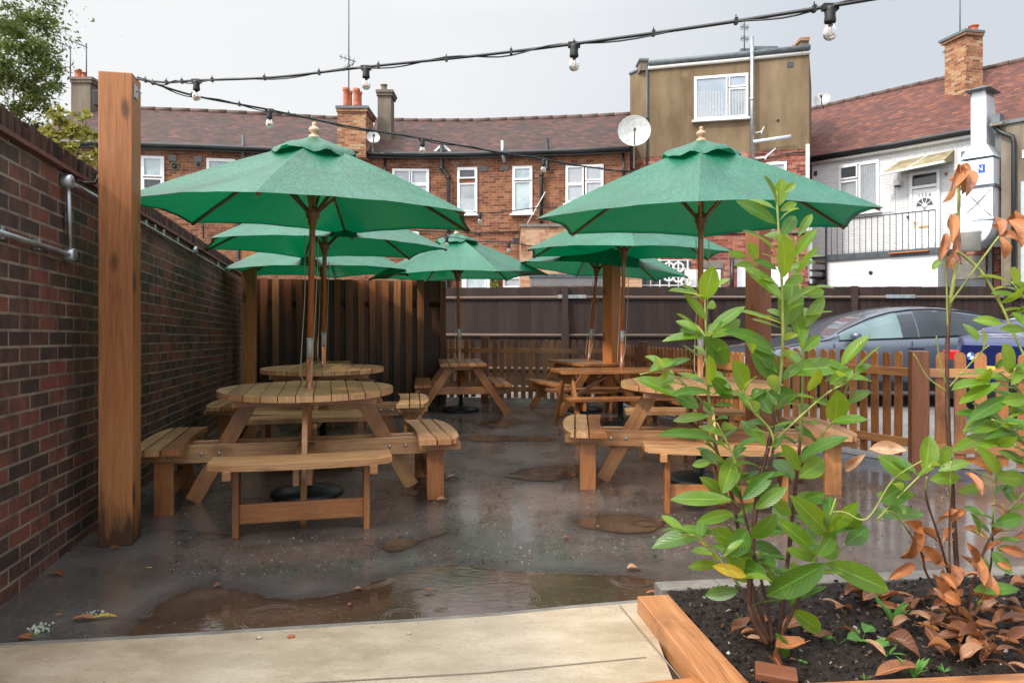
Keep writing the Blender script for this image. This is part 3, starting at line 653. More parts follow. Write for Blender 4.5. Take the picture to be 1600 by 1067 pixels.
# ================================================================== PICKET FENCES
def picket_run(name, label, a, b, spacing, w, h, zb, post_at=(), start=.05, railh=.07, railmat='picket', mat='picket', ends=(0, 0)):
    d = (b - a).normalized(); L = (b - a).length; n = Vector((d.y, -d.x, 0))
    t = thing(name, label, 'fence', a, math.atan2(d.y, d.x), 'picket fencing round the beer garden')
    # rails behind pickets on the garden side: the garden sees the rails in front
    zt = lambda s: h
    for z in (h - .16, zb + .13):
        mb = MB(); mb.box((L / 2, -.018, z), (L, .03, railh)); mb.build('rail', M[railmat], t, bevel=.003)
    s = start
    protos = []
    for k in range(3):
        mb = MB(); hw = w / 2; prof = [(-hw, 0), (hw, 0), (hw, h - zb - hw * .9)] + [(hw * math.cos(q), h - zb - hw * .9 + hw * math.sin(q)) for q in [R(x) for x in (20, 45, 70, 90, 110, 135, 160)]] + [(-hw, h - zb - hw * .9)]
        Mz = Matrix(((1, 0, 0, 0), (0, 0, 1, 0), (0, 1, 0, 0), (0, 0, 0, 1)))
        mb.prism([(x, y) for x, y in prof][::-1], 0, .018, uaxis=1, M=Mz)
        protos.append(mb)
    first = [None] * 3; j = 0
    while s < L - w * .5:
        if not any(abs(s - q) < w * .5 + .045 for q in post_at):
            k = j % 3; j += 1
            if first[k] is None: o = protos[k].build('picket', M[mat], t, bevel=.002); first[k] = o
            else: o = first[k].copy(); scene.collection.objects.link(o); o.parent = t
            o.location = (s, -.0, zb + random.uniform(-.006, .006)); o.rotation_euler = (0, random.uniform(-.012, .012), 0)
        s += spacing * random.uniform(.96, 1.04)
    return t, d, L
t, d, L = picket_run('picket_fence', 'brown picket fence behind the middle picnic table, at the back of the yard', FA, FB, .108, .068, .93, .07, post_at=(.66,))
for s in (.66,): mb = MB(); mb.box((s, .02, .49), (.11, .1, .98)); mb.build('fence_post', M['postdark'], t, bevel=.004)
mb = MB(); mb.box((L / 2, .09, .03), (L, .06, .07)); mb.build('gravel_board', plain('pale gravel board', (.45, .43, .40), .8, 0, .25), t)
t, d, L = picket_run('picket_fence', 'close set picket fence turning towards the viewer behind the right tables', FB + Vector((.02, -.06, 0)), FC, .083, .055, .88, .06, post_at=(1.0,), railmat='picket')
for s in (1.0, 2.55): mb = MB(); mb.box((s, .02, .47), (.12, .12, .94)); mb.build('fence_post', M['postdark'], t, bevel=.004)
t, d, L = picket_run('picket_fence', 'orange brown picket fence in front of the grey car', FC, FE, .105, .065, .96, .09, railmat='rail')
# near right: bigger round headed pickets
t, d, L = picket_run('picket_fence', 'nearest run of picket fence at the right edge, in front of the blue car', FE + d * .12, FG, .145, .085, .965, .07, railmat='rail', start=.1)
mb = MB(); mb.box((-.06, 0, .48), (.13, .13, 1.0)); mb.build('fence_post', M['postdark'], t, bevel=.006)

# ================================================================== ROUND PICNIC TABLES
def circ_strip(x0, x1, Rr, n=7):
    top = []; bot = []
    for i in range(n + 1):
        x = x0 + (x1 - x0) * i / n; y = math.sqrt(max(0, Rr * Rr - x * x)); top.append((x, y)); bot.append((x, -y))
    pts = bot + top[::-1]
    out = []
    for p in pts:
        if not out or math.hypot(p[0] - out[-1][0], p[1] - out[-1][1]) > .002: out.append(p)
    return out
def round_table(label, loc, rz, group='round eight seat picnic tables'):
    t = thing('round_picnic_table', label, 'picnic table', loc, rz, group)
    Rr = .6; n = 11; pw = 2 * Rr / n; g = .006; mt = M['table']
    mb = MB()
    for i in range(n):
        x0 = -Rr + i * pw + g / 2; x1 = x0 + pw - g; mb.prism(circ_strip(max(x0, -Rr + .0005), min(x1, Rr - .0005), Rr), .715, .755)
    mb.build('tabletop', mt, t, bevel=.004)
    for y in (-.33, 0, .33): mb = MB(); mb.box((0, y, .69), (.92, .07, .045)); mb.build('batten', M['legs'], t, bevel=.003)
    # legs and cross beams
    for k, (ax, sgn) in enumerate(((0, -1), (0, 1), (1, -1), (1, 1))):
        mb = MB()
        if ax == 0: mb.bar((sgn * .36, -.053 if sgn < 0 else .053, .70), (sgn * .745, -.053 if sgn < 0 else .053, .01), .036, .105, up=(0, 0, 1))
        else: mb.bar((0, sgn * .36, .70), (0, sgn * .85, .01), .036, .105, up=(0, 0, 1))
        mb.build('leg', M['legs'], t, bevel=.004)
    for y in (-.09, .09): mb = MB(); mb.box((0, y, .335), (1.96, .036, .12)); mb.build('cross_beam', M['table'], t, bevel=.004)
    for x in (-.037, .037): mb = MB(); mb.box((x, 0, .333), (.036, 1.96, .113)); mb.build('cross_beam', M['legs'], t, bevel=.004)
    mb = MB()
    for x in (-.68, -.57, .57, .68): mb.lathe([(.013, 0), (.013, .006), (.006, .010)], (x, -.108, .335), 8, M=Matrix.Rotation(R(90), 3, 'X'))
    mb.build('bolts', M['galv'], t)
    # four curved benches
    for k in range(4):
        Q = Matrix.Rotation(k * math.pi / 2, 4, 'Z')   # bench local: radial along -y
        orange = (k in (0, 1, 3))
        be = bpy.data.objects.new('bench', None); scene.collection.objects.link(be); be.parent = t; be.rotation_euler = (0, 0, k * math.pi / 2); be.empty_display_size = .1
        hl = .51; be.location = (0, -.035, 0) if k == 0 else ((.04, 0, 0) if k == 3 else (-.04, 0, 0) if k == 1 else (0, 0, 0))
        for j in range(3):
            r0 = .80 + j * .1; r1 = r0 + .087
            up = []; dn = []
            for i in range(9):
                x = -hl + 2 * hl * i / 8
                q_ = (x / hl) ** 2
                ri = r0 if j > 0 else r0 - .03 * q_
                ro = r1 if j < 2 else r1 + .0 - .045 * q_
                if j == 2 and i in (0, 8): ro -= .02
                up.append((x, -ri)); dn.append((x, -ro))
            sh = (.0, .0, -.03)[j]
            pts = [(x * (1 + sh), y) for x, y in dn] + [(x * (1 + sh), y) for x, y in up[::-1]]
            pl = MB(); pl.prism(pts, .398, .434, uaxis=0); pl.build('seat_plank', M['orange'] if (k == 3 and j == 0) else M['table'], be, bevel=.004)
        for x in (-.40, .40): mb = MB(); mb.box((x, -.925, .373), (.045, .28, .05)); mb.build('batten', M['legs'], be, bevel=.003)
        for x in (-.365, .365): mb = MB(); mb.box((x, -.90, .199), (.036, .115, .398)); mb.build('leg', M['orange'], be, bevel=.003)
        mb = MB(); mb.box((0, -.905, .125), (.70, .034, .11)); mb.build('stretcher', M['orange'], be, bevel=.003)
    return t
T1c = Vector((-1.45, 5.21, 0)); T2c = Vector((-1.885, 7.35, 0)); T3c = Vector((1.44, 5.64, 0))
round_table('pale round picnic table standing nearest on the left, beside the brick wall', T1c, R(14))
round_table('round picnic table in the second row on the left, half hidden by the nearest one', T2c, R(8))
round_table('round picnic table on the right, partly hidden by the laurel leaves', T3c, R(-5))
# ================================================================== RECTANGULAR PICNIC TABLES
def rect_table(label, loc, rz, L=1.45, W=.60, zt=.665, zs=.40, sx=.51, fs_=.58, mat='orange'):
    """long axis along local y"""
    t = thing('picnic_table', label, 'picnic table', loc, rz, 'rectangular A frame picnic tables')
    mb = MB(); n = 5; pw = W / n
    for i in range(n): mb.box((-W / 2 + pw * (i + .5), random.uniform(-.004, .004), zt - .016), (pw - .008, L, .033))
    mb.build('tabletop', M[mat + '_top'] if mat + '_top' in M else M[mat], t, bevel=.003)
    for sg in (-1, 1):
        for j in (0, 1):
            mb = MB(); mb.box((sg * (sx - .055 + j * .11), 0, zs - .016), (.102, L, .033)); mb.build('seat_plank', M[mat], t, bevel=.003)
    for y in (-(L / 2 - .16), L / 2 - .16):
        yi = -1 if y < 0 else 1
        mb = MB(); mb.box((0, y, zs - .033 - .048), (2 * sx + .19, .034, .095)); mb.build('cross_beam', M[mat], t, bevel=.004)
        mb = MB(); mb.box((0, y - yi * .0, zt - .034 - .025), (W * .86, .034, .05)); mb.build('batten', M[mat], t, bevel=.003)
        for sg in (-1, 1):
            mb = MB(); mb.bar((sg * W * .27, y + yi * .036, zt - .05), (sg * fs_, y + yi * .036, .012), .034, .098, up=(0, 0, 1)); mb.build('leg', M[mat], t, bevel=.004)
        mb = MB()
        for x in (-.4, -.34, .34, .4, -.56, .56): mb.lathe([(.012, 0), (.012, .006), (.005, .009)], (x, y - .018 if yi < 0 else y + .018, zs - .085), 8, M=Matrix.Rotation(R(90 * -yi), 3, 'X'))
        mb.build('bolts', M['galv'], t)
        mb = MB(); mb.bar((0, y - yi * .02, zs - .06), (0, yi * .12, zt - .045), .07, .03, up=(0, 0, 1)); mb.build('brace', M[mat], t, bevel=.003)
    return t
T4c = Vector((-2.42, 9.45, 0)); T5c = Vector((-.69, 9.95, 0)); T6c = Vector((1.243, 8.43, 0)); T7c = Vector((.98, 9.95, 0))
rect_table('rectangular picnic table farthest left, mostly hidden behind the round ones', T4c, R(8), mat='table', L=1.3)
rect_table('orange A frame picnic table seen end on in the middle of the yard', T5c, R(7), L=1.3)
rect_table('picnic table seen side on right of centre, between the right round table and the fence', T6c, R(-80), L=1.5)
rect_table('small greyish picnic table farthest back on the right, against the picket fence', T7c, R(20), L=1.2, mat='picket')

# ================================================================== PARASOLS
def parasol(label, base, z_in, rot, zr=1.96, za=2.52, Rr=1.27, lean=(0, 0), through=.75, seed=1, cord=True):
    rnd_ = random.Random(seed)
    t = thing('parasol', label, 'parasol', base, 0, 'green garden parasols standing through the tables')
    mb = MB(); mb.lathe([(.25, .0), (.252, .015), (.235, .035), (.15, .055), (.07, .068), (.04, .075), (.034, .13), (.03, .13), (.03, .40)], (0, 0, 0), 32); mb.build('base', M['polelow'], t)
    L = Matrix.Rotation(lean[0], 4, 'Y') @ Matrix.Rotation(lean[1], 4, 'X')
    Lr = L.to_euler()
    mb = MB(); mb.tube([(0, 0, .08), (0, 0, 1.0)], .0215, 14); mb.tube([(0, 0, 1.1), (0, 0, za - .03)], .0215, 14); mb.build('pole', M['pole'], t, rot=Lr)
    mb = MB(); mb.tube([(0, 0, .97), (0, 0, 1.11)], .0235, 14); mb.build('metal_sleeve', M['alu'], t, rot=Lr)
    mb = MB(); mb.lathe([(.024, zr - .05), (.03, zr - .04), (.034, zr + .0), (.046, zr + .01), (.05, zr + .07), (.03, zr + .08)], (0, 0, 0), 16)
    mb.build('runner', M['rib'], t, rot=Lr)
    mb = MB(); mb.lathe([(.03, za - .12), (.05, za - .11), (.05, za - .07), (.028, za - .06)], (0, 0, 0), 16); mb.build('hub', M['rib'], t, rot=Lr)
    # canopy
    nS, nT = 12, 12; mb = MB(); grid = {}
    rise = za - zr
    vs_ = []
    for k in range(6):
        a0 = rot + k * math.pi / 3 - math.pi / 2; a1 = a0 + math.pi / 3
        p0 = Vector((math.cos(a0), math.sin(a0), 0)) * Rr; p1 = Vector((math.cos(a1), math.sin(a1), 0)) * Rr
        ph = rnd_.uniform(0, 6)
        row = []
        for i in range(nT + 1):
            tt = i / nT; rr = []
            for j in range(nS + 1):
                s = j / nS; b = 4 * s * (1 - s)
                q = (p0 * (1 - s) + p1 * s) * tt * (1 - .035 * b * tt)
                z = za - rise * (tt ** .97) + .045 * math.sin(math.pi * tt) * (1 - .9 * b) * .6 - .016 * b * math.sin(math.pi * tt) + .028 * b * tt ** 3
                z += .004 * math.sin(9 * tt + ph + 5 * s) * b + .006 * math.sin(s * 22 + ph) * tt * b * (1 if tt < .35 else .35)
                rr.append(Vector((q.x, q.y, z)))
            row.append(rr)
        for i in range(nT):
            for j in range(nS):
                q = [row[i + 1][j], row[i + 1][j + 1], row[i][j + 1], row[i][j]]
                if i == 0: q = q[:3]
                uv = [(j / nS + k, (i + 1) / nT), ((j + 1) / nS + k, (i + 1) / nT), ((j + 1) / nS + k, i / nT), (j / nS + k, i / nT)][:len(q)]
                mb.face(q, uv, sm=True)
        # hem folded under
        for j in range(nS):
            a, b_ = row[nT][j], row[nT][j + 1]; ins = Vector((-(a.x + b_.x), -(a.y + b_.y), 0)).normalized() * .03
            mb.face([a, b_, b_ + ins + Vector((0, 0, .004)), a + ins + Vector((0, 0, .004))][::-1], sm=False)
    o = mb.build('canopy', M['fabric'], t, rot=Lr)
    bm = bmesh.new(); bm.from_mesh(o.data); bmesh.ops.remove_doubles(bm, verts=bm.verts, dist=.0008)
    for e in bm.edges:
        a1, a2 = [((math.degrees(math.atan2(v.co.y, v.co.x) - rot) + 90 + 30) % 60) - 30 for v in e.verts]
        if abs(a1) < .4 and abs(a2) < .4: e.smooth = False
    bm.to_mesh(o.data); bm.free()
    # ribs sit just under the creases
    for k in range(6):
        a = rot + k * math.pi / 3 - math.pi / 2; u = Vector((math.cos(a), math.sin(a), 0)); mb = MB()
        prev = None
        for i in range(6):
            t0 = .05 + .93 * i / 5; z = za - rise * (t0 ** .97) + .027 * math.sin(math.pi * t0) - .022; p = u * Rr * t0 + Vector((0, 0, z))
            if prev is not None: mb.bar(prev, p, .016, .02)
            prev = p
        t0 = .30; z = za - rise * (t0 ** .97) + .0 ; mb.bar(u * .04 + Vector((0, 0, zr + .05)), u * Rr * t0 + Vector((0, 0, z)), .016, .02); mb.build('rib', M['rib'], t, rot=Lr)
    # vent cap, slack and wavy
    mb = MB(); rc = .27; n = 48; rings = []
    for (r, z) in ((.02, za + .028), (.09, za - .004), (.17, za - .04), (.235, za - .065), (.275, za - .09), (.29, za - .112)):
        ring = []
        for i in range(n):
            a = 2 * math.pi * i / n; hx = 1 / math.cos(((a - rot + math.pi / 2 + math.pi / 6) % (math.pi / 3)) - math.pi / 6); hx = .9 + .1 * hx
            wv = (math.sin(3 * a + seed) * .6 + math.sin(7 * a + seed * 2) * .6 + math.sin(12 * a + 1) * .45) * (r / .29) ** 2
            ring.append(Vector((r * hx * math.cos(a), r * hx * math.sin(a), z + .02 * wv)))
        rings.append(ring)
    for i in range(len(rings) - 1):
        for j in range(n):
            j2 = (j + 1) % n; mb.face([rings[i + 1][j], rings[i + 1][j2], rings[i][j2], rings[i][j]], [(j / n, 0), (j2 / n, 0), (j2 / n, 1), (j / n, 1)], sm=True)
    o = mb.build('vent_cap', M['fabric'], t, rot=Lr)
    bm = bmesh.new(); bm.from_mesh(o.data); bmesh.ops.remove_doubles(bm, verts=bm.verts, dist=.0005); bm.to_mesh(o.data); bm.free()
    z = za + .02; mb = MB(); mb.lathe([(.036, z - .03), (.040, z), (.034, z + .012), (.018, z + .022), (.02, z + .03), (.037, z + .045), (.038, z + .058), (.026, z + .072), (.012, z + .078), (.014, z + .085), (.0165, z + .094), (.013, z + .103), (.002, z + .109)], (0, 0, 0), 18); mb.build('finial', M['finial'], t, rot=Lr)
    if cord:
        mb = MB(); x0 = rnd_.choice((-1, 1)) * .045; zl = through + .04
        c = []; 
        for i in range(25):
            s = i / 24
            if s < .5: c.append(Vector((-.045 + .01 * math.sin(s * 9), -.03, zr - .12 - (zr - .12 - zl - .06) * (s / .5))))
            else:
                c.append(Vector((-.045 + .085 * min(1, (s - .5) / .12) + .012 * math.sin(s * 8), -.035, zl + .06 + (zr - .12 - zl - .06) * ((s - .5) / .5) ** 1.6 - .10 * math.sin(min(1, (s - .5) / .12) * math.pi) * (1 if s < .62 else 0))))
        mb.tube(c, .0032, 5); mb.build('cord', M['rope'], t, rot=Lr)
    return t
parasol('large green parasol over the nearest round table, left foreground', T1c, 0, R(2), 1.945, 2.49, 1.27, (R(1.5), R(1.4)), .755, 1)
parasol('green parasol directly behind the nearest left one, over the second round table', T2c, 0, R(25), 1.93, 2.48, 1.26, (R(.4), R(0)), .755, 2)
parasol('pale green parasol farthest left, its edge resting above the stained board fence', T4c, 0, R(6), 1.83, 2.42, 1.26, (R(-.5), 0), .665, 3)
parasol('green parasol seen from outside over the middle picnic table', T5c, 0, R(27), 1.80, 2.375, 1.24, (R(-1.4), 0), .665, 4)
parasol('large green parasol over the right round table, pointed finial against the brown house', T3c, 0, R(-15), 1.965, 2.57, 1.31, (R(-.15), R(1.4)), .755, 5)
parasol('green parasol second on the right, under the edge of the large right one', T6c, 0, R(-4), 1.97, 2.52, 1.25, (R(1.0), R(1.0)), .665, 6)
parasol('leaning green parasol farthest back on the right, tilted down to the right', T7c, 0, R(8), 1.88, 2.42, 1.24, (R(5.0), 0), .665, 7)
# ================================================================== HOUSES
class Facade:
    """a front wall following points (px, D); windows are set on it by where they stand along it"""
    def __init__(s, nodes):
        s.p = [Vector(((px - CX) / F * D, D, 0)) for px, D in nodes]
        s.cum = [0]
        for a, b in zip(s.p, s.p[1:]): s.cum.append(s.cum[-1] + (b - a).length)
    def hit(s, px):
        k = (px - CX) / F
        for i, (a, b) in enumerate(zip(s.p, s.p[1:])):
            d = b - a; den = d.x - k * d.y
            if abs(den) < 1e-9: continue
            t = (k * a.y - a.x) / den
            if t <= 1 or i == len(s.p) - 2:
                q = a + d * t; return q, d.normalized(), s.cum[i] + t * d.length
    def frame(s, px0, px1, py0, py1):
        a, d, ua = s.hit(px0); b, _, ub = s.hit(px1); c = (a + b) / 2; d = (b - a).normalized()
        n = Vector((d.y, -d.x, 0)); D = c.y
        return c, d, n, (b - a).length, ZA(py1, D), ZA(py0, D)
    def wall(s, mb, z0, z1, thick=.25, back=0):
        for i, (a, b) in enumerate(zip(s.p, s.p[1:])):
            u0, u1 = s.cum[i], s.cum[i + 1]; d = (b - a).normalized(); n = Vector((-d.y, d.x, 0)) * thick
            mb.face([a + Vector((0, 0, z0)), b + Vector((0, 0, z0)), b + Vector((0, 0, z1)), a + Vector((0, 0, z1))], [(u0, z0), (u1, z0), (u1, z1), (u0, z1)])
def side(mb, a, b, z0, z1):
    L = (b - a).length; mb.face([a + Vector((0, 0, z0)), b + Vector((0, 0, z0)), b + Vector((0, 0, z1)), a + Vector((0, 0, z1))], [(0, z0), (L, z0), (L, z1), (0, z1)])
def window(par, fc, rect, lay, frame='upvc', pane='glass', fw=.055, sill=True, name='window', panes=None, proud=.02):
    """lay: list of sub-rects (x0,x1,z0,z1) in 0..1 for each light"""
    c, d, n, w, z0, z1 = fc.frame(*rect); h = z1 - z0
    Mw = Matrix((d, -n, Vector((0, 0, 1)))).transposed(); c0 = c + n * proud + Vector((0, 0, z0))
    def L(x, y, z): return c0 + d * x - n * y + Vector((0, 0, z))
    mb = MB(); f = fw
    mb.box(L(-w / 2 + f / 2, 0, h / 2), (f, .06, h), Mw); mb.box(L(w / 2 - f / 2, 0, h / 2), (f, .06, h), Mw)
    mb.box(L(0, 0, f / 2), (w - 2 * f, .057, f), Mw); mb.box(L(0, 0, h - f / 2), (w - 2 * f, .057, f), Mw)
    for (x0, x1, a0, a1) in lay:
        X0, X1 = -w / 2 + x0 * w, -w / 2 + x1 * w; Z0, Z1 = a0 * h, a1 * h; g = .04
        mb.box(L(X0 + g / 2, -.012, (Z0 + Z1) / 2), (g, .05, Z1 - Z0), Mw); mb.box(L(X1 - g / 2, -.012, (Z0 + Z1) / 2), (g, .05, Z1 - Z0), Mw)
        mb.box(L((X0 + X1) / 2, -.012, Z0 + g / 2), (X1 - X0 - 2 * g, .048, g), Mw); mb.box(L((X0 + X1) / 2, -.012, Z1 - g / 2), (X1 - X0 - 2 * g, .048, g), Mw)
    if sill: mb.box(L(0, -.06, -.03), (w + .12, .14, .05), Mw)
    o = mb.build(name, M[frame], par)
    for i, (x0, x1, a0, a1) in enumerate(lay):
        mb = MB(); mb.box(L(-w / 2 + (x0 + x1) / 2 * w, .005, (a0 + a1) / 2 * h), ((x1 - x0) * w - .06, .012, (a1 - a0) * h - .06), Mw)
        mb.build('pane', M[(panes or {}).get(i, pane)], o)
    return o, L, Mw, w, h
def roof(par, fc, z0, z1, run, mat, over=.25, th=.08, ends=True, name='roof', droop=0):
    mb = MB(); pts = fc.p; nn = []
    for i, p in enumerate(pts):
        d = (pts[min(i + 1, len(pts) - 1)] - pts[max(i - 1, 0)]).normalized(); nn.append(Vector((-d.y, d.x, 0)))
    sl = math.hypot(run + over, z1 - z0)
    for i in range(len(pts) - 1):
        a = pts[i] - nn[i] * over; b = pts[i + 1] - nn[i + 1] * over; c = pts[i + 1] + nn[i + 1] * run; e = pts[i] + nn[i] * run
        u0, u1 = fc.cum[i], fc.cum[i + 1]; k = 6
        for j in range(k):
            t0, t1 = j / k, (j + 1) / k
            q = [a.lerp(e, t0), b.lerp(c, t0), b.lerp(c, t1), a.lerp(e, t1)]
            zz = [z0 + (z1 - z0) * t0, z0 + (z1 - z0) * t0, z0 + (z1 - z0) * t1, z0 + (z1 - z0) * t1]
            mb.face([v + Vector((0, 0, z)) for v, z in zip(q, zz)], [(u0, sl * t0), (u1, sl * t0), (u1, sl * t1), (u0, sl * t1)])
        e2, c2 = e + nn[i] * run, c + nn[i + 1] * run
        mb.face([e + Vector((0, 0, z1)), c + Vector((0, 0, z1)), c2 + Vector((0, 0, z0)), e2 + Vector((0, 0, z0))], [(u0, 0), (u1, 0), (u1, sl), (u0, sl)])
    o = mb.build(name, M[mat], par)
    mb = MB()  # ridge tiles
    for i in range(len(pts) - 1):
        e = pts[i] + nn[i] * run; c = pts[i + 1] + nn[i + 1] * run; L = (c - e).length; k = max(1, int(L / .45))
        for j in range(k):
            mb.tube([e.lerp(c, j / k) + Vector((0, 0, z1 - .01)), e.lerp(c, (j + .97) / k) + Vector((0, 0, z1 + .0))], .09, 8)
    mb.build('ridge_tiles', M['ridge'], o); return o, nn
M['ridge'] = plain('dark ridge tile', (.10, .06, .05), .8, 0, .4, 6)
def gutter(par, fc, z, off=.3, r=.06, mat='black', name='gutter'):
    mb = MB(); pts = []
    for i, p in enumerate(fc.p):
        d = (fc.p[min(i + 1, len(fc.p) - 1)] - fc.p[max(i - 1, 0)]).normalized(); pts.append(p + Vector((d.y, -d.x, 0)) * off + Vector((0, 0, z)))
    mb.tube(pts, r, 10)
    for i in range(len(pts) - 1):
        mb.bar(pts[i] + Vector((0, .1, -.02)), pts[i + 1] + Vector((0, .1, -.02)), .03, .16, up=(0, 0, 1))
    mb.build(name, M[mat], par)
def pipe(par, fc, pts, r, mat='black', name='downpipe', off=.1):
    """pts in pixels on the facade"""
    mb = MB(); q = []
    for px, py in pts:
        p, d, u = fc.hit(px); n = Vector((d.y, -d.x, 0)); p = p + n * off; q.append(Vector(((px - CX) / F * p.y, p.y, ZA(py, p.y))))
    mb.tube(q, r, 10)
    for a, b in zip(q, q[1:]):
        if abs(a.z - b.z) > .8: mb.tube([a.lerp(b, .5) - Vector((0, 0, .05)), a.lerp(b, .5) + Vector((0, 0, .05))], r * 1.25, 10)
    for p in q[1:-1]: mb.tube([p - Vector((0, 0, .07)), p + Vector((0, 0, .02))], r * 1.25, 10)
    return mb.build(name, M[mat], par)
def boxat(par, name, px0, px1, py0, py1, D, depth, mat, bevel=0, rz=0, uvm=True):
    a = P(px0, py1, D); b = P(px1, py0, D); c = (a + b) / 2
    mb = MB(); w = b.x - a.x; h = b.z - a.z
    # wall-like UVs in metres
    c = Vector((c.x, D + depth / 2, c.z)); Mz = Matrix.Rotation(rz, 3, 'Z')
    pts = lambda x, y, z: c + Mz @ Vector((x, y, 0)) + Vector((0, 0, z))
    hw, hd, hh = w / 2, depth / 2, h / 2
    for (x0, y0, x1, y1) in ((-hw, -hd, hw, -hd), (hw, -hd, hw, hd), (hw, hd, -hw, hd), (-hw, hd, -hw, -hd)):
        L = math.hypot(x1 - x0, y1 - y0); u0 = (0 if y0 == y1 else w)
        mb.face([pts(x0, y0, -hh), pts(x1, y1, -hh), pts(x1, y1, hh), pts(x0, y0, hh)], [(u0, c.z - hh), (u0 + L, c.z - hh), (u0 + L, c.z + hh), (u0, c.z + hh)])
    mb.face([pts(-hw, -hd, hh), pts(hw, -hd, hh), pts(hw, hd, hh), pts(-hw, hd, hh)], [(0, 0), (w, 0), (w, depth), (0, depth)])
    mb.face([pts(-hw, hd, -hh), pts(hw, hd, -hh), pts(hw, -hd, -hh), pts(-hw, -hd, -hh)], [(0, 0), (w, 0), (w, depth), (0, depth)])
    o = mb.build(name, M[mat] if isinstance(mat, str) else mat, par, bevel=bevel); return o
def pot(par, px, py0, py1, D, wpx, mat='terracotta', name='chimney_pot'):
    b = P(px, py1, D); tz = ZA(py0, D); r = wpx / 2 / F * D
    mb = MB(); h = tz - b.z; mb.lathe([(r * 1.05, 0), (r * .88, h * .1), (r * .8, h * .8), (r * 1.02, h * .86), (r * 1.04, h), (r * .72, h), (r * .7, h * .7)], b, 16); return mb.build(name, M[mat], par)
def dish(label, px, py, rpx, D, base, rz=0, tilt=R(20), pole=True):
    c = P(px, py, D); r = rpx / F * D; t = thing('satellite_dish', label, 'satellite dish', c, rz, 'satellite dishes')
    Md = Matrix.Rotation(R(90) - tilt, 3, 'X')
    mb = MB(); prof = [(r * k / 6, .16 * r * (k / 6) ** 2 * 1.6) for k in range(7)] + [(r * 1.02, .27 * r), (r, .24 * r)] + [(r * k / 6, .16 * r * (k / 6) ** 2 * 1.6 - .015) for k in range(6, -1, -1)]
    prof[0] = (.001, 0); prof[-1] = (.001, -.015)
    mb.lathe(prof, (0, 0, 0), 28, M=Md); mb.build('reflector', M['dish'], t)
    tip = Md @ Vector((0, -r * .3, r * 1.0)); root_ = Md @ Vector((0, -r * .95, .2 * r))
    mb = MB(); mb.tube([root_, tip], .015, 6); mb.build('feed_arm', M['steelgrey'], t)
    mb = MB(); mb.lathe([(.02, 0), (.035, .01), (.035, .08), (.02, .09)], tip, 10, M=Md); mb.build('receiver', M['steelgrey'], t)
    b = Vector(base) - c
    mb = MB(); mb.tube([Md @ Vector((0, 0, -.02)), Vector((0, .16, -.02)), Vector((0, .16, b.z))], .022, 8); mb.build('mount_pole', M['galv'], t)
    return t

# ---- crescent brick terrace --------------------------------------------------
def Dg(py, zg): return F * (zg - H) / (HY - py)
fL = Facade([(40, Dg(224, 6)), (150, Dg(226, 6)), (216, Dg(228, 6)), (320, Dg(231.5, 6)), (400, Dg(235, 6)), (500, Dg(240, 6)), (571, Dg(242, 6))])
fM = Facade([(571.3, Dg(242.2, 6)), (640, Dg(243.5, 6)), (720, Dg(243.5, 6)), (800, Dg(241, 6)), (900, Dg(238, 6)), (984, Dg(234.5, 6))])
tL = thing('terraced_house', 'left half of the curved brick terrace, with the small windows and round vents', 'house', (fL.p[2].x, fL.p[2].y, 0), 0, 'brick houses of the curved terrace')
tM = thing('terraced_house', 'right half of the curved brick terrace, with a row of four white windows', 'house', (fM.p[2].x, fM.p[2].y, 0), 0, 'brick houses of the curved terrace')
def unroot(t):
    """parts were laid out in world space: shift them so the empty stays at the thing's base"""
    bpy.context.view_layer.update()
    inv = t.matrix_world.inverted()
    for ch in [x for x in scene.objects if x.parent == t]: ch.matrix_parent_inverse = inv
for fc, t in ((fL, tL), (fM, tM)):
    mb = MB(); fc.wall(mb, 0, 5.95)
    a, b = fc.p[0], fc.p[-1]; side(mb, a + Vector((0, 6, 0)), a, 0, 5.95); side(mb, b, b + Vector((0, 6, 0)), 0, 5.95)
    mb.build('wall', M['brickfar'], t)
    roof(t, fc, 6.02, 7.82, 3.0, 'tiles'); gutter(t, fc, 5.98)
window(tL, fL, (221, 257, 244.5, 300), [(.08, .92, .42, .96), (.08, .92, .05, .38)], panes={0: 'glasslight', 1: 'glassdark'})
window(tL, fL, (323, 368, 248.5, 300), [(.05, .95, .05, .95)], pane='glasslight')
window(tL, fL, (108, 142, 244, 300), [(.08, .92, .05, .95)], pane='glasslight')
def vent(t, fc, x0, x1, y0, y1):
    c, d, n, w, z0, z1 = fc.frame(x0, x1, y0, y1); mb = MB(); Mw = Matrix((d, -n, Vector((0, 0, 1)))).transposed()
    mb.box(c + n * .01 + Vector((0, 0, (z0 + z1) / 2)), (w, .03, z1 - z0), Mw); mb.build('air_brick', M['glassdark'], t)
def hole(t, fc, px, py, r):
    p, d, u = fc.hit(px); n = Vector((d.y, -d.x, 0)); Mw = Matrix((d, Vector((0, 0, 1)), n)).transposed(); q = Vector((p.x, p.y, ZA(py, p.y)))
    mb = MB(); mb.lathe([(r * 1.7, 0), (r * 1.6, .02), (r, .025)], q, 18, M=Mw); mb.build('vent_collar', M['greyrender'], t)
    mb = MB(); mb.lathe([(r, .0), (r, .04), (.001, .042)], q, 16, M=Mw); mb.build('flue_hole', M['black'], t)
for a in ((264, 276, 243, 252), (304, 316, 245, 253)): vent(tL, fL, *a)
hole(tL, fL, 273, 260, .075); hole(tL, fL, 310, 257.5, .06)
pipe(tL, fL, [(380, 212), (380, 262)], .045, 'steelgrey', 'vent_pipe', .12)
pipe(tL, fL, [(372, 345), (374, 470)], .045); pipe(tL, fL, [(399, 340), (388, 372), (388, 470)], .05)
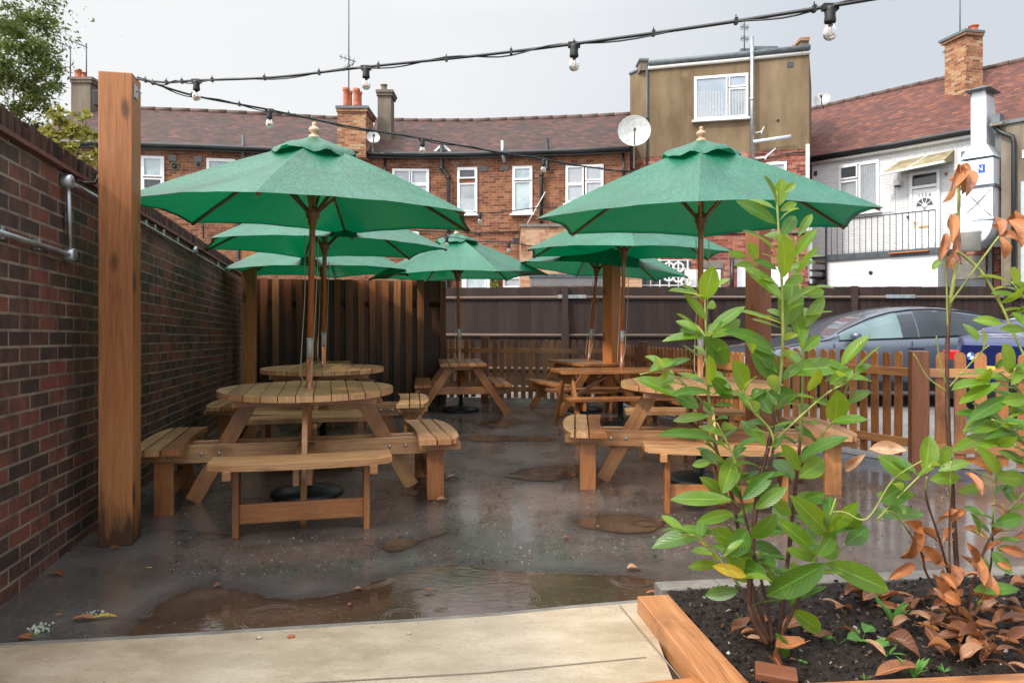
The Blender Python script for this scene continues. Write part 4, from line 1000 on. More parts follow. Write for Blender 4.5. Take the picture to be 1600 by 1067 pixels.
hole(tL, fL, 402, 339, .06); pipe(tL, fL, [(311, 345), (317, 352), (318, 372)], .02, 'cable', 'cable')
window(tM, fM, (613, 670.5, 264.5, 312), [(.03, .49, .5, .97), (.51, .97, .5, .97), (.03, .49, .03, .49), (.51, .97, .03, .49)], pane='blind')
o, L, Mw, w, h = window(tM, fM, (715, 746, 262, 335), [(.06, .94, .76, .97), (.06, .94, .05, .66)], panes={0: 'glassdark', 1: 'glass'})
mb = MB(); mb.box(L(0, -.02, h * .2), (w * .7, .012, h * .26), Mw); mb.build('blind', M['blind'], o)
o, L, Mw, w, h = window(tM, fM, (801, 832, 260, 334), [(.06, .94, .70, .97), (.06, .94, .04, .68)], pane='glasslight')
mb = MB(); mb.box(L(0, -.05, h * .715), (w * .86, .05, .05), Mw); mb.build('open_casement', M['upvc'], o)
window(tM, fM, (884, 943, 258, 318), [(.03, .48, .5, .97), (.52, .97, .58, .97), (.03, .48, .03, .5), (.52, .97, .03, .56)], pane='blind')
window(tM, fM, (613, 655, 360, 384), [(.03, .97, .1, .9)], pane='glassdark')
for a in ((751, 762, 260, 268), (784, 795, 259.5, 266)): vent(tM, fM, *a)
pipe(tM, fM, [(690, 222), (690, 262), (701, 276), (701, 460)], .055, 'black', 'soil_pipe', .14)
pipe(tM, fM, [(855, 217), (855, 262), (846, 272), (846, 352)], .055, 'black', 'soil_pipe', .14)
pipe(tM, fM, [(785, 220), (785, 238), (788, 254)], .05, 'galv', 'flue_pipe', .2)
pipe(tM, fM, [(601.5, 245), (601.5, 300)], .035, 'black', 'downpipe'); pipe(tM, fM, [(974, 240), (974, 300)], .035)
pipe(tM, fM, [(852, 300), (823, 351)], .012, 'whitewood', 'conduit', .3)
pipe(tM, fM, [(640, 360), (748, 364), (818, 362)], .02, 'cable', 'cable', .05)
# little white gable dormer end over the gutter
c_, d_, n_, w_, z0_, z1_ = fM.frame(675, 708, 226, 242)
mb = MB(); Mg = Matrix((d_, -n_, Vector((0, 0, 1)))).transposed()
for sx in (-1, 1): mb.bar(c_ + d_ * sx * w_ * .5 + n_ * .05 + Vector((0, 0, z0_)), c_ + n_ * .05 + Vector((0, 0, z1_)), .06, .05, up=tuple(n_))
mb.build('gable_board', M['whitewood'], tM)
mb = MB(); mb.face([c_ - d_ * w_ * .45 + Vector((0, 0, z0_)), c_ + d_ * w_ * .45 + Vector((0, 0, z0_)), c_ + Vector((0, 0, z1_ - .03))]); mb.build('gable_panel', M['blind'], tM)
# ground floor openings glimpsed over the fences
window(tM, fM, (722, 766, 427, 470), [(.12, .88, .05, .9)], pane='glasslight', fw=.09)
window(tM, fM, (786, 815, 432, 470), [(.04, .96, .05, .5), (.04, .96, .55, .95)], panes={0: 'glassdark', 1: 'blind'})
vent(tM, fM, 786, 815, 424, 432); vent(tM, fM, 678, 704, 424, 470)
mb = MB(); rr = random.Random(3)
for i in range(240):   # ivy clump beside the window
    p, d, u = fM.hit(770 + rr.uniform(-5, 14) * rr.random()); q = Vector((p.x, p.y - .12 - rr.random() * .12, rr.uniform(1.7, 2.55)))
    v = Vector((rr.uniform(-1, 1), -1, rr.uniform(-.4, .8))).normalized(); a = v.orthogonal().normalized() * .05; b = v.cross(a)
    mb.face([q - a, q - b, q + a, q + b], [(0, 0), (1, 0), (1, 1), (0, 1)])
tag(mb.build('climbing_plant', M['treeleaf']), 'small clump of ivy climbing between two ground floor windows', 'plant')
unroot(tL); unroot(tM)
# ---- chimneys of the terrace ---------------------------------------------------
def chimney(label, x0, x1, y0, y1, D, depth, mat, pots, cap=True, rz=0, potmat='terracotta', pname='chimney'):
    c = P((x0 + x1) / 2, y1, D + depth / 2); t = thing(pname, label, 'chimney', c)
    boxat(t, 'stack', x0, x1, y0 + (4 if cap else 0), y1, D, depth, mat, rz=rz)
    if cap:
        boxat(t, 'corbel', x0 - 2, x1 + 2, y0 + 4, y0 + 9, D - .06, depth + .12, mat, rz=rz)
        boxat(t, 'capping', x0 - 3.2, x1 + 3.2, y0, y0 + 4, D - .1, depth + .2, 'lead' if mat != 'greyrender' else 'greyrender', rz=rz)
    for (px, ya, yb, w, off) in pots: pot(t, px, ya, yb + 1, D + off, w, potmat)
    unroot(t); return t
chimney('red brick chimney with four tall terracotta pots, at the middle of the terrace', 527, 572, 165, 246, 21.0, 1.1, 'chimbrick', [(541, 138, 166, 11, .3), (557, 139, 166, 11, .3), (546, 143, 166, 10, .8), (561, 144, 166, 10, .8)])
chimney('slim grey rendered chimney right of the red pots', 590, 611, 140, 226, 22.3, .6, 'greyrender', [(600, 133, 141, 11, .3)], potmat='greyrender')
chimney('brown rendered chimney at the far left, beside the tree', 111, 141, 120, 190, 22.5, 1.4, 'greyrender', [(122, 111, 121, 11, .4), (131, 114, 121, 9, .8)])
def aerial(label, px, y0, y1, D, boom, group='television aerials', rods=6):
    b = P(px, y1, D); t = thing('tv_aerial', label, 'aerial', b, 0, group)
    top = P(px, y0, D) - b
    mb = MB(); mb.tube([(0, 0, 0), top], .018, 6); mb.build('mast', M['steelgrey'], t)
    for (x0, ya, x1, yb) in boom:
        a = P(x0, ya, D) - b; c = P(x1, yb, D) - b
        mb = MB(); mb.tube([a, c], .012, 6); d = c - a
        for i in range(rods):
            q = a + d * (i + .5) / rods; mb.tube([q - Vector((0, .14, 0)), q + Vector((0, .14, 0))], .006, 4); mb.tube([q - Vector((0.02, .0, .1)), q + Vector((.02, 0, .1))], .006, 4)
        mb.build('boom', M['steelgrey'], t)
    return t
aerial('thin aerial on the far left chimney, left one of the pair', 110, 72, 124, 22.8, [(71, 58, 112, 75)])
aerial('thin aerial on the far left chimney, right one of the pair', 135, 68, 122, 22.8, [(99, 60, 136, 74)])
aerial('tall dark mast rising from the red brick chimney past the festoon cable', 545, -30, 150, 21.4, [(530, 88, 556, 97), (536, 108, 553, 100)], rods=4)
aerial('small aerial on the brown house roof, beside the metal flue', 1163, 34, 82, 22.5, [(1157, 42, 1170, 44), (1157, 60, 1170, 62)], rods=5)
aerial('aerial beside the brick chimney of the white house at the far right', 1500, -30, 90, 21.2, [(1473, 82, 1500, 70), (1500, 70, 1527, 58)], rods=5)
dish('small round satellite dish on the terrace beside the red brick chimney', 583, 216, 10, 20.8, P(583, 236, 20.8), R(15))
dish('large grey satellite dish on a pole at the corner of the brown house', 991, 207, 25, 19.3, P(993, 262, 19.3), R(-8), R(10))
dish('small satellite dish on the white house roof, just right of the brown house', 1285, 157, 12, 23.0, P(1285, 168, 23.0), R(-30), R(25))

# ---- brown rendered house ------------------------------------------------------
fB = Facade([(984.5, 21.9), (1012, 21.2), (1140, 20.7), (1264, 20.15)])
tB = thing('rendered_house', 'taller brown roughcast house with one white window high up and a metal flue', 'house', (fB.p[1].x, fB.p[1].y, 0))
mb = MB(); zt = [8.45, 8.62, 8.55, 8.62]
zbr = 5.9
for i in range(3):
    a, b = fB.p[i], fB.p[i + 1]; u0, u1 = fB.cum[i], fB.cum[i + 1]
    ya = [ZA(116, 21.9), ZA(104, 21.2), ZA(92, 20.7), ZA(79.5, 20.15)][i:i + 2]
    mb.face([a + Vector((0, 0, zbr)), b + Vector((0, 0, zbr)), b + Vector((0, 0, ya[1])), a + Vector((0, 0, ya[0]))], [(u0, 0), (u1, 0), (u1, 2.6), (u0, 2.6)])
a = fB.p[0]; e = fB.p[-1]; bk = Vector((1.9, 5.2, 0)); zl = ZA(116, 21.9); zr_ = ZA(79.5, 20.15)
side(mb, a + Vector((1.3, 6, 0)), a, 4.5, zl)
up = Vector((0, 0, 1))
mb.face([e + up * zbr, e + Vector((.43, 1, 0)) * 3 + up * zbr, e + Vector((.43, 1, 0)) * 3 + up * (zr_ - .1), e + up * zr_], [(0, 0), (5, 0), (5, 2), (0, 2)])
mb.build('rendered_wall', M['render'], tB)
mb = MB(); fB.wall(mb, 0, zbr); side(mb, a + Vector((1.3, 6, 0)), a, 0, zbr); side(mb, e, e + Vector((.83, 2, 0)), 0, zbr); mb.build('brick_wall', M['brickred'], tB)
mb = MB()  # lead covered roof edge and flat roof
tops = [p + up * (ZA(y, p.y) + .03) for p, y in zip(fB.p[1:], (104, 92, 79.5))]
for q, w in zip(tops, tops[1:]):
    pass
mb.tube([t_ + Vector((0, -.1, .03)) for t_ in tops], .075, 8); mb.build('roof_edge', M['lead'], tB)
mb = MB(); mb.tube([t_ + Vector((0, -.06, -.1)) for t_ in tops], .06, 4); mb.build('fascia', M['whitewood'], tB)
mb = MB(); mb.face([tops[0], tops[2], tops[2] + Vector((1.29, 3, -.1)), tops[0] + Vector((.9, 4, 0))]); mb.build('flat_roof', M['lead'], tB)
mb = MB(); ap = fB.p[0] + up * zl; mb.tube([ap, fB.p[1] + up * (ZA(104, 21.2) + .02)], .05, 6); mb.build('lead_verge', M['lead'], tB)
boxat(tB, 'parapet_pier', 1000, 1013, 95, 110, 21.2, .5, 'greyrender'); boxat(tB, 'pier_cap', 998.5, 1014, 91.5, 95, 21.15, .6, 'lead')
boxat(tB, 'parapet_pier', 1252, 1264, 63, 84, 20.1, .5, 'greyrender'); boxat(tB, 'pier_cap', 1251, 1265.5, 58.5, 63.5, 20.05, .6, 'chimbrick')
boxat(tB, 'roof_upstand', 1158, 1217, 76, 90, 22.6, 1.2, 'lead'); boxat(tB, 'roof_upstand', 1176, 1216, 72.5, 77, 22.5, 1.2, 'lead')
window(tB, fB, (1084.5, 1169, 118, 187), [(.02, .62, .03, .97), (.64, .98, .70, .97), (.64, .98, .03, .68)], panes={0: 'skyglass', 1: 'skyglass', 2: 'blind'}) if 'skyglass' in M else None
M['skyglass'] = glass('sky lit window glass', (.2, .25, .31), (.33, .38, .44), .8)
o, L, Mw, w, h = window(tB, fB, (1084.5, 1169, 118, 187), [(.02, .62, .03, .97), (.64, .98, .70, .97), (.64, .98, .03, .68)], panes={0: 'skyglass', 1: 'skyglass', 2: 'glass'})
mb = MB()
for k in range(9): mb.box(L(w * (-.42 + k * .055), -.004, h * .36 + .0), (w * .04, .01, h * .62 - k * .01), Mw)
mb.build('curtain', M['blind'], o)
mb = MB()
for k in range(6): mb.box(L(w * (.17 + k * .052), -.004, h * .35), (w * .03, .01, h * .55), Mw)
mb.build('curtain', M['blind'], o)
vent(tB, fB, 1230, 1239, 97, 105); hole(tB, fB, 1215, 188, .03)
pipe(tB, fB, [(1011, 106), (1011, 262)], .035, 'steelgrey')
pipe(tB, fB, [(1175, 58), (1175, 252)], .052, 'galv', 'flue', .2)
pipe(tB, fB, [(1177, 222), (1236, 213.5)], .05, 'duct', 'overflow_pipe', .22); pipe(tB, fB, [(1180, 248), (1196, 246), (1212, 232)], .025, 'duct', 'waste_pipe', .16)
pipe(tB, fB, [(1180, 208), (1190, 206), (1194, 198)], .015, 'duct', 'waste_pipe', .16)
pipe(tB, fB, [(1184, 252), (1230, 240), (1262, 238)], .018, 'cable', 'cable', .05)
window(tB, fB, (1196, 1229, 253.5, 330), [(.05, .95, .05, .97)], pane='glass')
pipe(tB, fB, [(1262, 226), (1262, 440)], .05, 'whitewood', 'downpipe', .06)
unroot(tB)
# ---- single storey extensions ---------------------------------------------------
def extension(name, label, x0, x1, y0, D, depth, mat, capmat='concrete'):
    c = Vector(((x0 + x1) / 2 - CX, 0, 0)); t = thing(name, label, 'building', (((x0 + x1) / 2 - CX) / F * D, D + depth / 2, 0))
    boxat(t, 'wall', x0, x1, y0, HY + H * F / D - .2, D, depth, mat)
    boxat(t, 'coping', x0 - 2, x1 + 2, y0 - 4, y0, D - .05, depth + .1, capmat); return t
tE = extension('brick_extension', 'pale yellow brick extension behind the car park fence, with a boarded strip window', 814, 1003, 354, 17.6, 3.5, 'brickpale')
boxat(tE, 'lintel', 827, 962, 428, 434, 17.55, .08, 'steelgrey'); boxat(tE, 'shutter', 829, 960, 434, 447, 17.57, .05, plain('grey roller shutter', (.16, .15, .15), .5, .2))
boxat(tE, 'floodlight', 802, 812, 372, 379, 17.4, .3, 'black'); unroot(tE)
tE2 = extension('brick_extension', 'red brick extension with a white iron grille, under the brown house', 1004, 1262, 364, 18.3, 3.0, 'brickred')
boxat(tE2, 'rendered_patch', 1094, 1130, 408, 419, 18.25, .06, 'concrete'); boxat(tE2, 'lintel', 1146, 1184, 405, 416, 18.26, .05, 'concrete')
boxat(tE2, 'boarded_window', 1152, 1184, 417, 470, 18.27, .05, 'whitepaint'); boxat(tE2, 'boarded_window', 1204, 1232, 417, 470, 18.27, .05, 'whitepaint')
boxat(tE2, 'white_panel', 1070, 1126, 421, 470, 18.22, .06, 'whitewood')
mb = MB(); Dg_ = 17.9
for k in range(6):
    px = 1002 + k * 14.5; mb.tube([P(px, 407, Dg_), P(px, 470, Dg_)], .018, 5)
for py in (407, 420, 433, 446): mb.tube([P(1000, py, Dg_), P(1078, py, Dg_)], .015, 5)
for cx, cy in ((1045, 418), (1060, 418), (1045, 432), (1060, 434), (1072, 440)):
    mb.tube([P(cx + 8 * math.cos(a), cy + 7 * math.sin(a), Dg_) for a in [i * math.pi / 8 for i in range(17)]], .03, 6)
mb.build('iron_grille', M['whitewood'], tE2); boxat(tE2, 'window', 1003, 1079, 408, 470, 18.27, .05, 'glassdark')
mb = MB(); mb.tube([P(1144, 403, 18.1), P(1144, 470, 18.1)], .05, 8); mb.build('downpipe', M['black'], tE2)
mb = MB(); mb.tube([P(1000, 415, 18.0), P(1032, 405, 18.0)], .02, 6); mb.build('waste_pipe', M['whitewood'], tE2); unroot(tE2)

# ---- white painted house on the right --------------------------------------------
fW = Facade([(1269, 22.0), (1330, 21.12), (1400, 20.2), (1514, 18.75), (1570, 18.15)])
tW = thing('white_house', 'white painted brick house with a first floor front door and steps, on the right', 'house', (fW.p[2].x, fW.p[2].y, 0))
mb = MB(); fW.wall(mb, 0, 5.98); mb.build('wall', M['brickwhite'], tW)
fR = Facade([(1269, 22.0), (1514, 18.75)]); _d = (fR.p[1] - fR.p[0]).normalized(); fR.p = [fR.p[0] - _d * 3.3, fR.p[0], fR.p[1], fR.p[1] + _d * 4]; fR.cum = [0, 3.3, 3.3 + (fR.p[2] - fR.p[1]).length, 7.3 + (fR.p[2] - fR.p[1]).length]
roof(tW, fR, 6.02, 8.4, 3.0, 'tilesred', over=.22); gutter(tW, Facade([(1269, 22.0), (1400, 20.2), (1514, 18.75), (1548, 18.4)]), 5.97, .27, .065)
c, d, n, w, z0, z1 = fW.frame(1269, 1514, 200, 250)
pl = [p + Vector((0, 0, 5.87)) + n * .13 for p in fW.p]; mb = MB(); mb.tube(pl, .07, 4); mb.build('fascia', M['whitewood'], tW)
o, L, Mw, w, h = window(tW, fW, (1311, 1374.5, 254, 333), [(.03, .48, .70, .96), (.03, .48, .04, .66), (.52, .97, .04, .96)], panes={0: 'glassdark', 1: 'glass', 2: 'glass'}, fw=.06)
mb = MB()
for k in range(8): mb.box(L(w * (.06 + k * .05), -.01, h * .5), (w * .028, .012, h * .84), Mw)
mb.build('curtain', M['blind'], o)
vent(tW, fW, 1272, 1277, 268, 275)
# door with fanlight
c, d, n, w, z0, z1 = fW.frame(1423, 1470, 268, 393)
Mw = Matrix((d, -n, up)).transposed(); L = lambda x, y, z: c + n * .03 + d * x - n * y + up * (z0 + z); h = z1 - z0
mb = MB(); f = .07
mb.box(L(-w / 2 + f / 2, 0, h / 2), (f, .1, h), Mw); mb.box(L(w / 2 - f / 2, 0, h / 2), (f, .1, h), Mw); mb.box(L(0, 0, h - f / 2), (w - 2 * f, .097, f), Mw); mb.box(L(0, 0, h * .81), (w - 2 * f, .097, .07), Mw)
fo = mb.build('door_frame', M['upvc'], tW)
mb = MB(); mb.box(L(0, .02, h * .895), (w - 2 * f, .02, h * .14), Mw); mb.build('pane', M['glassdark'], fo)
mb = MB(); dw = w - 2 * f; dh = h * .775; mb.box(L(0, .01, dh / 2), (dw, .05, dh), Mw)
for (x, z, pw, ph) in ((-.24, .45, .3, .32), (.24, .45, .3, .32), (-.24, .14, .3, .2), (.24, .14, .3, .2)):
    X, Z = x * dw, z * dh + .04; a, b = pw * dw / 2, ph * dh / 2
    for (ux, uz, sx, sz) in ((0, b, 2 * a, .018), (0, -b, 2 * a, .018), (a, 0, .018, 2 * b - .018), (-a, 0, .018, 2 * b - .018)): mb.box(L(X + ux, -.02, Z + uz), (sx, .014, sz), Mw)
fz_ = dh * .73; rO = dw * .36
for i in range(12):
    a0, a1 = math.pi * i / 12, math.pi * (i + 1) / 12; mb.bar(L(rO * math.cos(a0), -.022, fz_ + rO * math.sin(a0)), L(rO * math.cos(a1), -.022, fz_ + rO * math.sin(a1)), .02, .02, up=tuple(n))
mb.box(L(0, -.022, fz_ - .012), (2 * rO + .03, .02, .024), Mw)
do = mb.build('door', M['upvc'], tW)
mb = MB(); pts = [L(rO * .96 * math.cos(math.pi * i / 12), -.018, fz_ + rO * .96 * math.sin(math.pi * i / 12)) for i in range(13)]; mb.face(pts[::-1] if False else pts); mb.build('fan_window', M['glassdark'], do)
mb = MB()
for k in range(1, 5): a = math.pi * k / 5; mb.bar(L(.05 * math.cos(a), -.028, fz_ + .05 * math.sin(a)), L(rO * math.cos(a), -.028, fz_ + rO * math.sin(a)), .018, .012, up=tuple(n))
mb.lathe([(.07, 0), (.07, .012), (.001, .014)], L(0, -.02, fz_ + .012), 14, M=Matrix((d, up, n)).transposed()); mb.build('glazing_bars', M['upvc'], do)
mb = MB(); mb.box(L(-.02, -.03, dh * .40), (.26, .02, .045), Mw); mb.build('letter_slot', M['gold'], do)
mb = MB(); mb.tube([L(-dw / 2 + .05, -.02, dh * .47), L(-dw / 2 + .05, -.07, dh * .47), L(-dw / 2 + .15, -.07, dh * .47)], .012, 6); mb.box(L(-dw / 2 + .05, -.02, dh * .45), (.035, .012, .2), Mw); mb.build('handle', M['gold'], do)
mb = MB(); mb.lathe([(.02, 0), (.024, .02), (.001, .03)], L(0, -.025, fz_ - .07), 10, M=Matrix((d, up, n)).transposed()); mb.build('knocker', M['gold'], do)
def text(par, s, pos, d_, n_, size, mat, name='house_number', extr=.003, up_=None):
    cu = bpy.data.curves.new(name, 'FONT'); cu.body = s; cu.size = size; cu.extrude = extr; cu.align_x = 'CENTER'; cu.align_y = 'CENTER'; cu.space_character = 1.35
    tmp = bpy.data.objects.new('tmp', cu); scene.collection.objects.link(tmp); bpy.context.view_layer.update()
    me = bpy.data.meshes.new_from_object(tmp.evaluated_get(bpy.context.evaluated_depsgraph_get())); bpy.data.objects.remove(tmp)
    o = bpy.data.objects.new(name, me); scene.collection.objects.link(o); me.materials.clear(); me.materials.append(M[mat])
    u_ = up_ or Vector((0, 0, 1)); Mm = Matrix((d_, u_, n_)).transposed().to_4x4(); Mm.translation = pos; o.parent = par; o.matrix_basis = Mm; return o
text(do, '135A', L(0, -.022, dh * .90), d, n, .13, 'steelgrey')
mb = MB(); mb.box(L(-w / 2 - .06, -.01, h * .45), (.045, .03, .07), Mw); mb.build('doorbell', M['black'], tW)
mb = MB(); mb.box(L(w / 2 + .14, -.01, h * .93), (.05, .03, .08), Mw); mb.build('alarm_box', plain('red box', (.35, .03, .03), .5), tW)
# porch canopy
mb = MB(); cw = 1.62; zc = h + .02
A = L(-cw / 2 - .05, -.62, zc - .02); B = L(cw / 2 - .1, -.62, zc + .06); C1 = L(cw / 2 - .1, .02, zc + .42); D1 = L(-cw / 2 + .15, .02, zc + .36)
mb.face([A, B, C1, D1], [(0, 0), (1.6, 0), (1.6, .7), (0, .7)]); mb.face([A - up * .05, D1 - up * .3, C1 - up * .3, B - up * .05]); mb.face([A - up * .05, B - up * .05, B, A]); mb.face([A, D1, D1 - up * .3, A - up * .05]); mb.face([B, B - up * .05, C1 - up * .3, C1])
mb.build('porch_canopy', plain('mossy canopy felt', (.26, .22, .13), .9, 0, .4, 4), tW)
mb = MB(); mb.bar(A - up * .03 - d * .03, B - up * .03 + d * .03, .05, .1, up=tuple(n)); mb.bar(A.lerp(D1, .5) + d * .8, A.lerp(D1, .5) + d * .8 + up * .3, .01, .01); mb.build('canopy_fascia', M['whitewood'], tW)
mb = MB(); mb.bar(A.lerp(B, .45) + up * .015, D1.lerp(C1, .55) + up * .015, .035, .02, up=(0, 0, 1)); mb.build('canopy_strip', M['whitewood'], tW)
# porch lamp
mb = MB(); q = P(1402, 286, fW.hit(1402)[0].y - .12); mb.box(q, (.16, .12, .14), Mw); mb.build('wall_lamp', M['whitewood'], tW, bevel=.01)
mb = MB(); mb.box(q - up * .09, (.13, .1, .05), Mw); mb.build('lamp_sensor', M['black'], tW)
# landing and steps
lp = []
c0 = fW.hit(1316)[0]; c1 = fW.hit(1490)[0]; dd = (c1 - c0).normalized(); nn_ = Vector((dd.y, -dd.x, 0)); dep = .95
def landing(z, th, dep_, mat, name, s0=0, s1=1, out=0):
    a = c0.lerp(c1, s0) + nn_ * out; b = c0.lerp(c1, s1) + nn_ * out; mb = MB(); pr = [a, b, b + nn_ * dep_, a + nn_ * dep_]
    mb.prism([(p.x, p.y) for p in pr][::-1], z - th, z); return mb.build(name, M[mat], tW)
zl_ = z0
landing(zl_, .17, dep, 'steelgrey', 'landing')
landing(zl_ - .17, zl_ - .17, dep - .06, 'sidingw', 'boarding') if 'sidingw' in M else None
n_m = N('white horizontal cladding'); po = n_m.new('ShaderNodeNewGeometry').outputs['Position']; sp = n_m.new('ShaderNodeSeparateXYZ'); n_m.link(po, sp.inputs[0])
rw = n_m.math('FRACT', n_m.math('DIVIDE', sp.outputs['Z'], .1)); n_m.set(n_m.ramp(rw, [(.0, (.25, .27, .3)), (.07, (.72, .75, .79))]), .5); n_m.bump(rw, .3, .01); M['sidingw'] = n_m.m
landing(zl_ - .175, zl_ - .175, dep - .06, 'sidingw', 'boarding', .0, .985)
mb = MB(); a = c0.lerp(c1, .60) + nn_ * (dep + .012) + up * (zl_ - .08); b = c0.lerp(c1, .93) + nn_ * (dep + .012) + up * (zl_ - .07); mb.bar(a, b, .02, .2, up=tuple(nn_)) ; mb.build('orange_board', M['orangepaint'], tW)
q = c0.lerp(c1, .42) + nn_ * (dep - .05) + up * (zl_ - .55); mb = MB(); mb.lathe([(.055, 0), (.055, .01), (.001, .01)], q, 14, M=Matrix((dd, up, nn_)).transposed()); mb.build('vent_hole', M['black'], tW)
# railing
mb = MB(); r0 = c0 + nn_ * (dep - .03); r1 = c0.lerp(c1, .97) + nn_ * (dep - .03)
mb.tube([r0 + up * (zl_ + .95), r1 + up * (zl_ + .95)], .016, 6); mb.build('handrail', M['black'], tW)
nb = 19
for k in range(nb):
    q = r0.lerp(r1, k / (nb - 1)); mb = MB(); mb.tube([q + up * zl_, q + up * (zl_ + .95)], .009 if k else .022, 5); mb.build('baluster', M['black'], tW)
mb = MB(); mb.tube([r0 + up * 0, r0 + up * (zl_ + .95)], .03, 6); mb.build('newel_post', M['black'], tW)
for k in range(9):
    q = c0 - dd * (.15 + k * .24) + up * (zl_ - .02 - .19 * (k + 1)); mb = MB()
    mb.box(q + nn_ * dep / 2, (.3, dep, .045), Matrix((dd, -nn_, up)).transposed()); mb.build('step', M['greyrender'], tW)
mb = MB(); mb.bar(c0 - dd * .05 + nn_ * .02 + up * (zl_ + .04), c0 - dd * 2.4 + nn_ * .02 + up * (zl_ + .04 - .05), .02, .26, up=tuple(nn_)); mb.build('stringer', M['steelgrey'], tW)
window(tW, fW, (1499, 1513, 232, 262), [(.08, .92, .1, .9)], pane='glass'); window(tW, fW, (1496, 1514, 300, 330), [(.08, .92, .1, .9)], pane='glass')
pipe(tW, fW, [(1400, 234), (1396, 222), (1420, 217)], .01, 'cable', 'cable', .04)
pipe(tW, fW, [(1397, 274), (1398, 330), (1376, 333)], .01, 'whitewood', 'cable', .04)
unroot(tW)
chimney('weathered orange brick chimney with a terracotta pot, on the white house', 1503, 1534, 46, 150, 20.3, .75, 'chimbrick', [(1521, 41, 50, 15, .3)], rz=R(12))
# ---- extractor duct ---------------------------------------------------------------
up = Vector((0, 0, 1))
wa, wb_ = fW.p[0], fW.p[3]; wt = (wb_ - wa).normalized(); wn2 = Vector((wt.y, -wt.x, 0))
class Line(Facade):
    def __init__(s, off):
        s.p = [wa + wn2 * off, wb_ + wt * 6 + wn2 * off]; s.cum = [0, (s.p[1] - s.p[0]).length]
def boxfac(par, name, fc, x0, x1, y0, y1, depth, mat, bevel=0, ytop=None):
    a, d, _ = fc.hit(x0); b, _, _ = fc.hit(x1); D = (a.y + b.y) / 2; z0, z1 = ZA(y1, D), ZA(y0, D); bk = -wn2 * depth
    mb = MB(); L = (b - a).length
    for p, q, u0 in ((a, b, 0), (b, b + bk, L), (b + bk, a + bk, L + depth), (a + bk, a, 2 * L + depth)):
        l = (q - p).length; mb.face([p + up * z0, q + up * z0, q + up * z1, p + up * z1], [(u0, z0), (u0 + l, z0), (u0 + l, z1), (u0, z1)])
    mb.face([a + up * z1, b + up * z1, b + bk + up * z1, a + bk + up * z1], [(0, 0), (L, 0), (L, depth), (0, depth)])
    mb.face([a + bk + up * z0, b + bk + up * z0, b + up * z0, a + up * z0], [(0, 0), (L, 0), (L, depth), (0, depth)])
    return mb.build(name, M[mat] if isinstance(mat, str) else mat, par, bevel=bevel)
f1 = Line(1.15); f2 = Line(1.35)
tD = thing('extractor_duct', 'tall silver extractor duct with a hood, climbing the front of the white house', 'duct', f1.hit(1530)[0])
boxfac(tD, 'chimney_duct', f1, 1517, 1541, 150, 228, .6, 'duct', .008)
boxfac(tD, 'mesh_guard', Line(1.13), 1518.5, 1540, 140, 151, .56, 'galv')
mb = MB(); a = f2.hit(1506)[0]; b = f2.hit(1546)[0]; Dm = (a.y + b.y) / 2; z = ZA(139, Dm); bk = -wn2 * .85
ctr = (a + b) / 2 + bk * .5 + up * (z + .16); q4 = [a + up * z, b + up * z, b + bk + up * z, a + bk + up * z]
for i in range(4): mb.face([q4[i], q4[(i + 1) % 4], ctr])
mb.face(q4[::-1]); mb.build('rain_hood', M['lead'], tD)
def F3(fc, x, y, dep=0):
    p = fc.hit(x)[0]; return p + up * ZA(y, p.y) - wn2 * dep
mb = MB(); t0 = [F3(f1, 1517, 228), F3(f1, 1541, 228), F3(f1, 1541, 228, .6), F3(f1, 1517, 228, .6)]
t1 = [F3(f2, 1500, 250), F3(f2, 1552, 247), F3(f2, 1552, 247, .85), F3(f2, 1500, 250, .85)]
t0 = [Vector((p.x, p.y, t0[0].z)) for p in t0]; t1 = [Vector((p.x, p.y, t1[0].z)) for p in t1]
for i in range(4): j = (i + 1) % 4; mb.face([t1[i], t1[j], t0[j], t0[i]])
mb.build('tapered_section', M['duct'], tD)
boxfac(tD, 'duct_section', f2, 1501, 1552, 250, 290, .85, 'duct', .008); boxfac(tD, 'duct_section', f2, 1502, 1551, 293, 342, .83, 'duct', .008)
boxfac(tD, 'flange', Line(1.38), 1499, 1554, 289.5, 293.5, .92, 'steelgrey'); boxfac(tD, 'flange', Line(1.38), 1500, 1553, 341, 344.5, .9, 'galv')
mb = MB(); f4 = Line(1.37); cc = F3(f4, 1527, 317)
for (x, y) in ((1504, 296), (1549, 295), (1504, 339), (1549, 338)): mb.tube([cc, F3(Line(1.355), x, y)], .012, 4)
mb.build('pressed_crease', M['galv'], tD)
mb = MB(); prev = None
for i in range(10):
    a = R(90) * i / 9
    ox, oy = 1502 + 49 * math.cos(a), 344 + 45 * math.sin(a); inx, iny = 1502 + 3 * math.cos(a), 344 + 3 * math.sin(a)
    fr = [F3(f2, inx, iny), F3(f2, ox, oy), F3(f2, ox, oy, .83), F3(f2, inx, iny, .83)]
    if prev:
        for k in range(4): kk = (k + 1) % 4; mb.face([prev[k], prev[kk], fr[kk], fr[k]])
    prev = fr
mb.build('elbow', M['duct'], tD)
mb = MB(); mb.lathe([(.25, 0), (.25, .38), (.27, .4), (.27, .44), (.25, .46)], F3(Line(1.75), 1513, 392), 20); mb.build('fan_drum', M['alu'], tD)
pf = [(1497, 330), (1497, 366), (1530, 362), (1527, 352), (1513, 342), (1508, 330)]
mb = MB(); lf = Line(1.45); A4 = [F3(lf, x, y) for x, y in pf]; B4 = [p - wn2 * .5 for p in A4]; mb.face(A4); mb.face(B4[::-1])
for i in range(len(A4)): j = (i + 1) % len(A4); mb.face([A4[j], A4[i], B4[i], B4[j]])
mb.build('white_cowl', M['whitepaint'], tD)
boxfac(tD, 'warning_label', Line(1.36), 1529, 1539, 257, 270, .01, plain('blue label', (.02, .07, .42), .4))
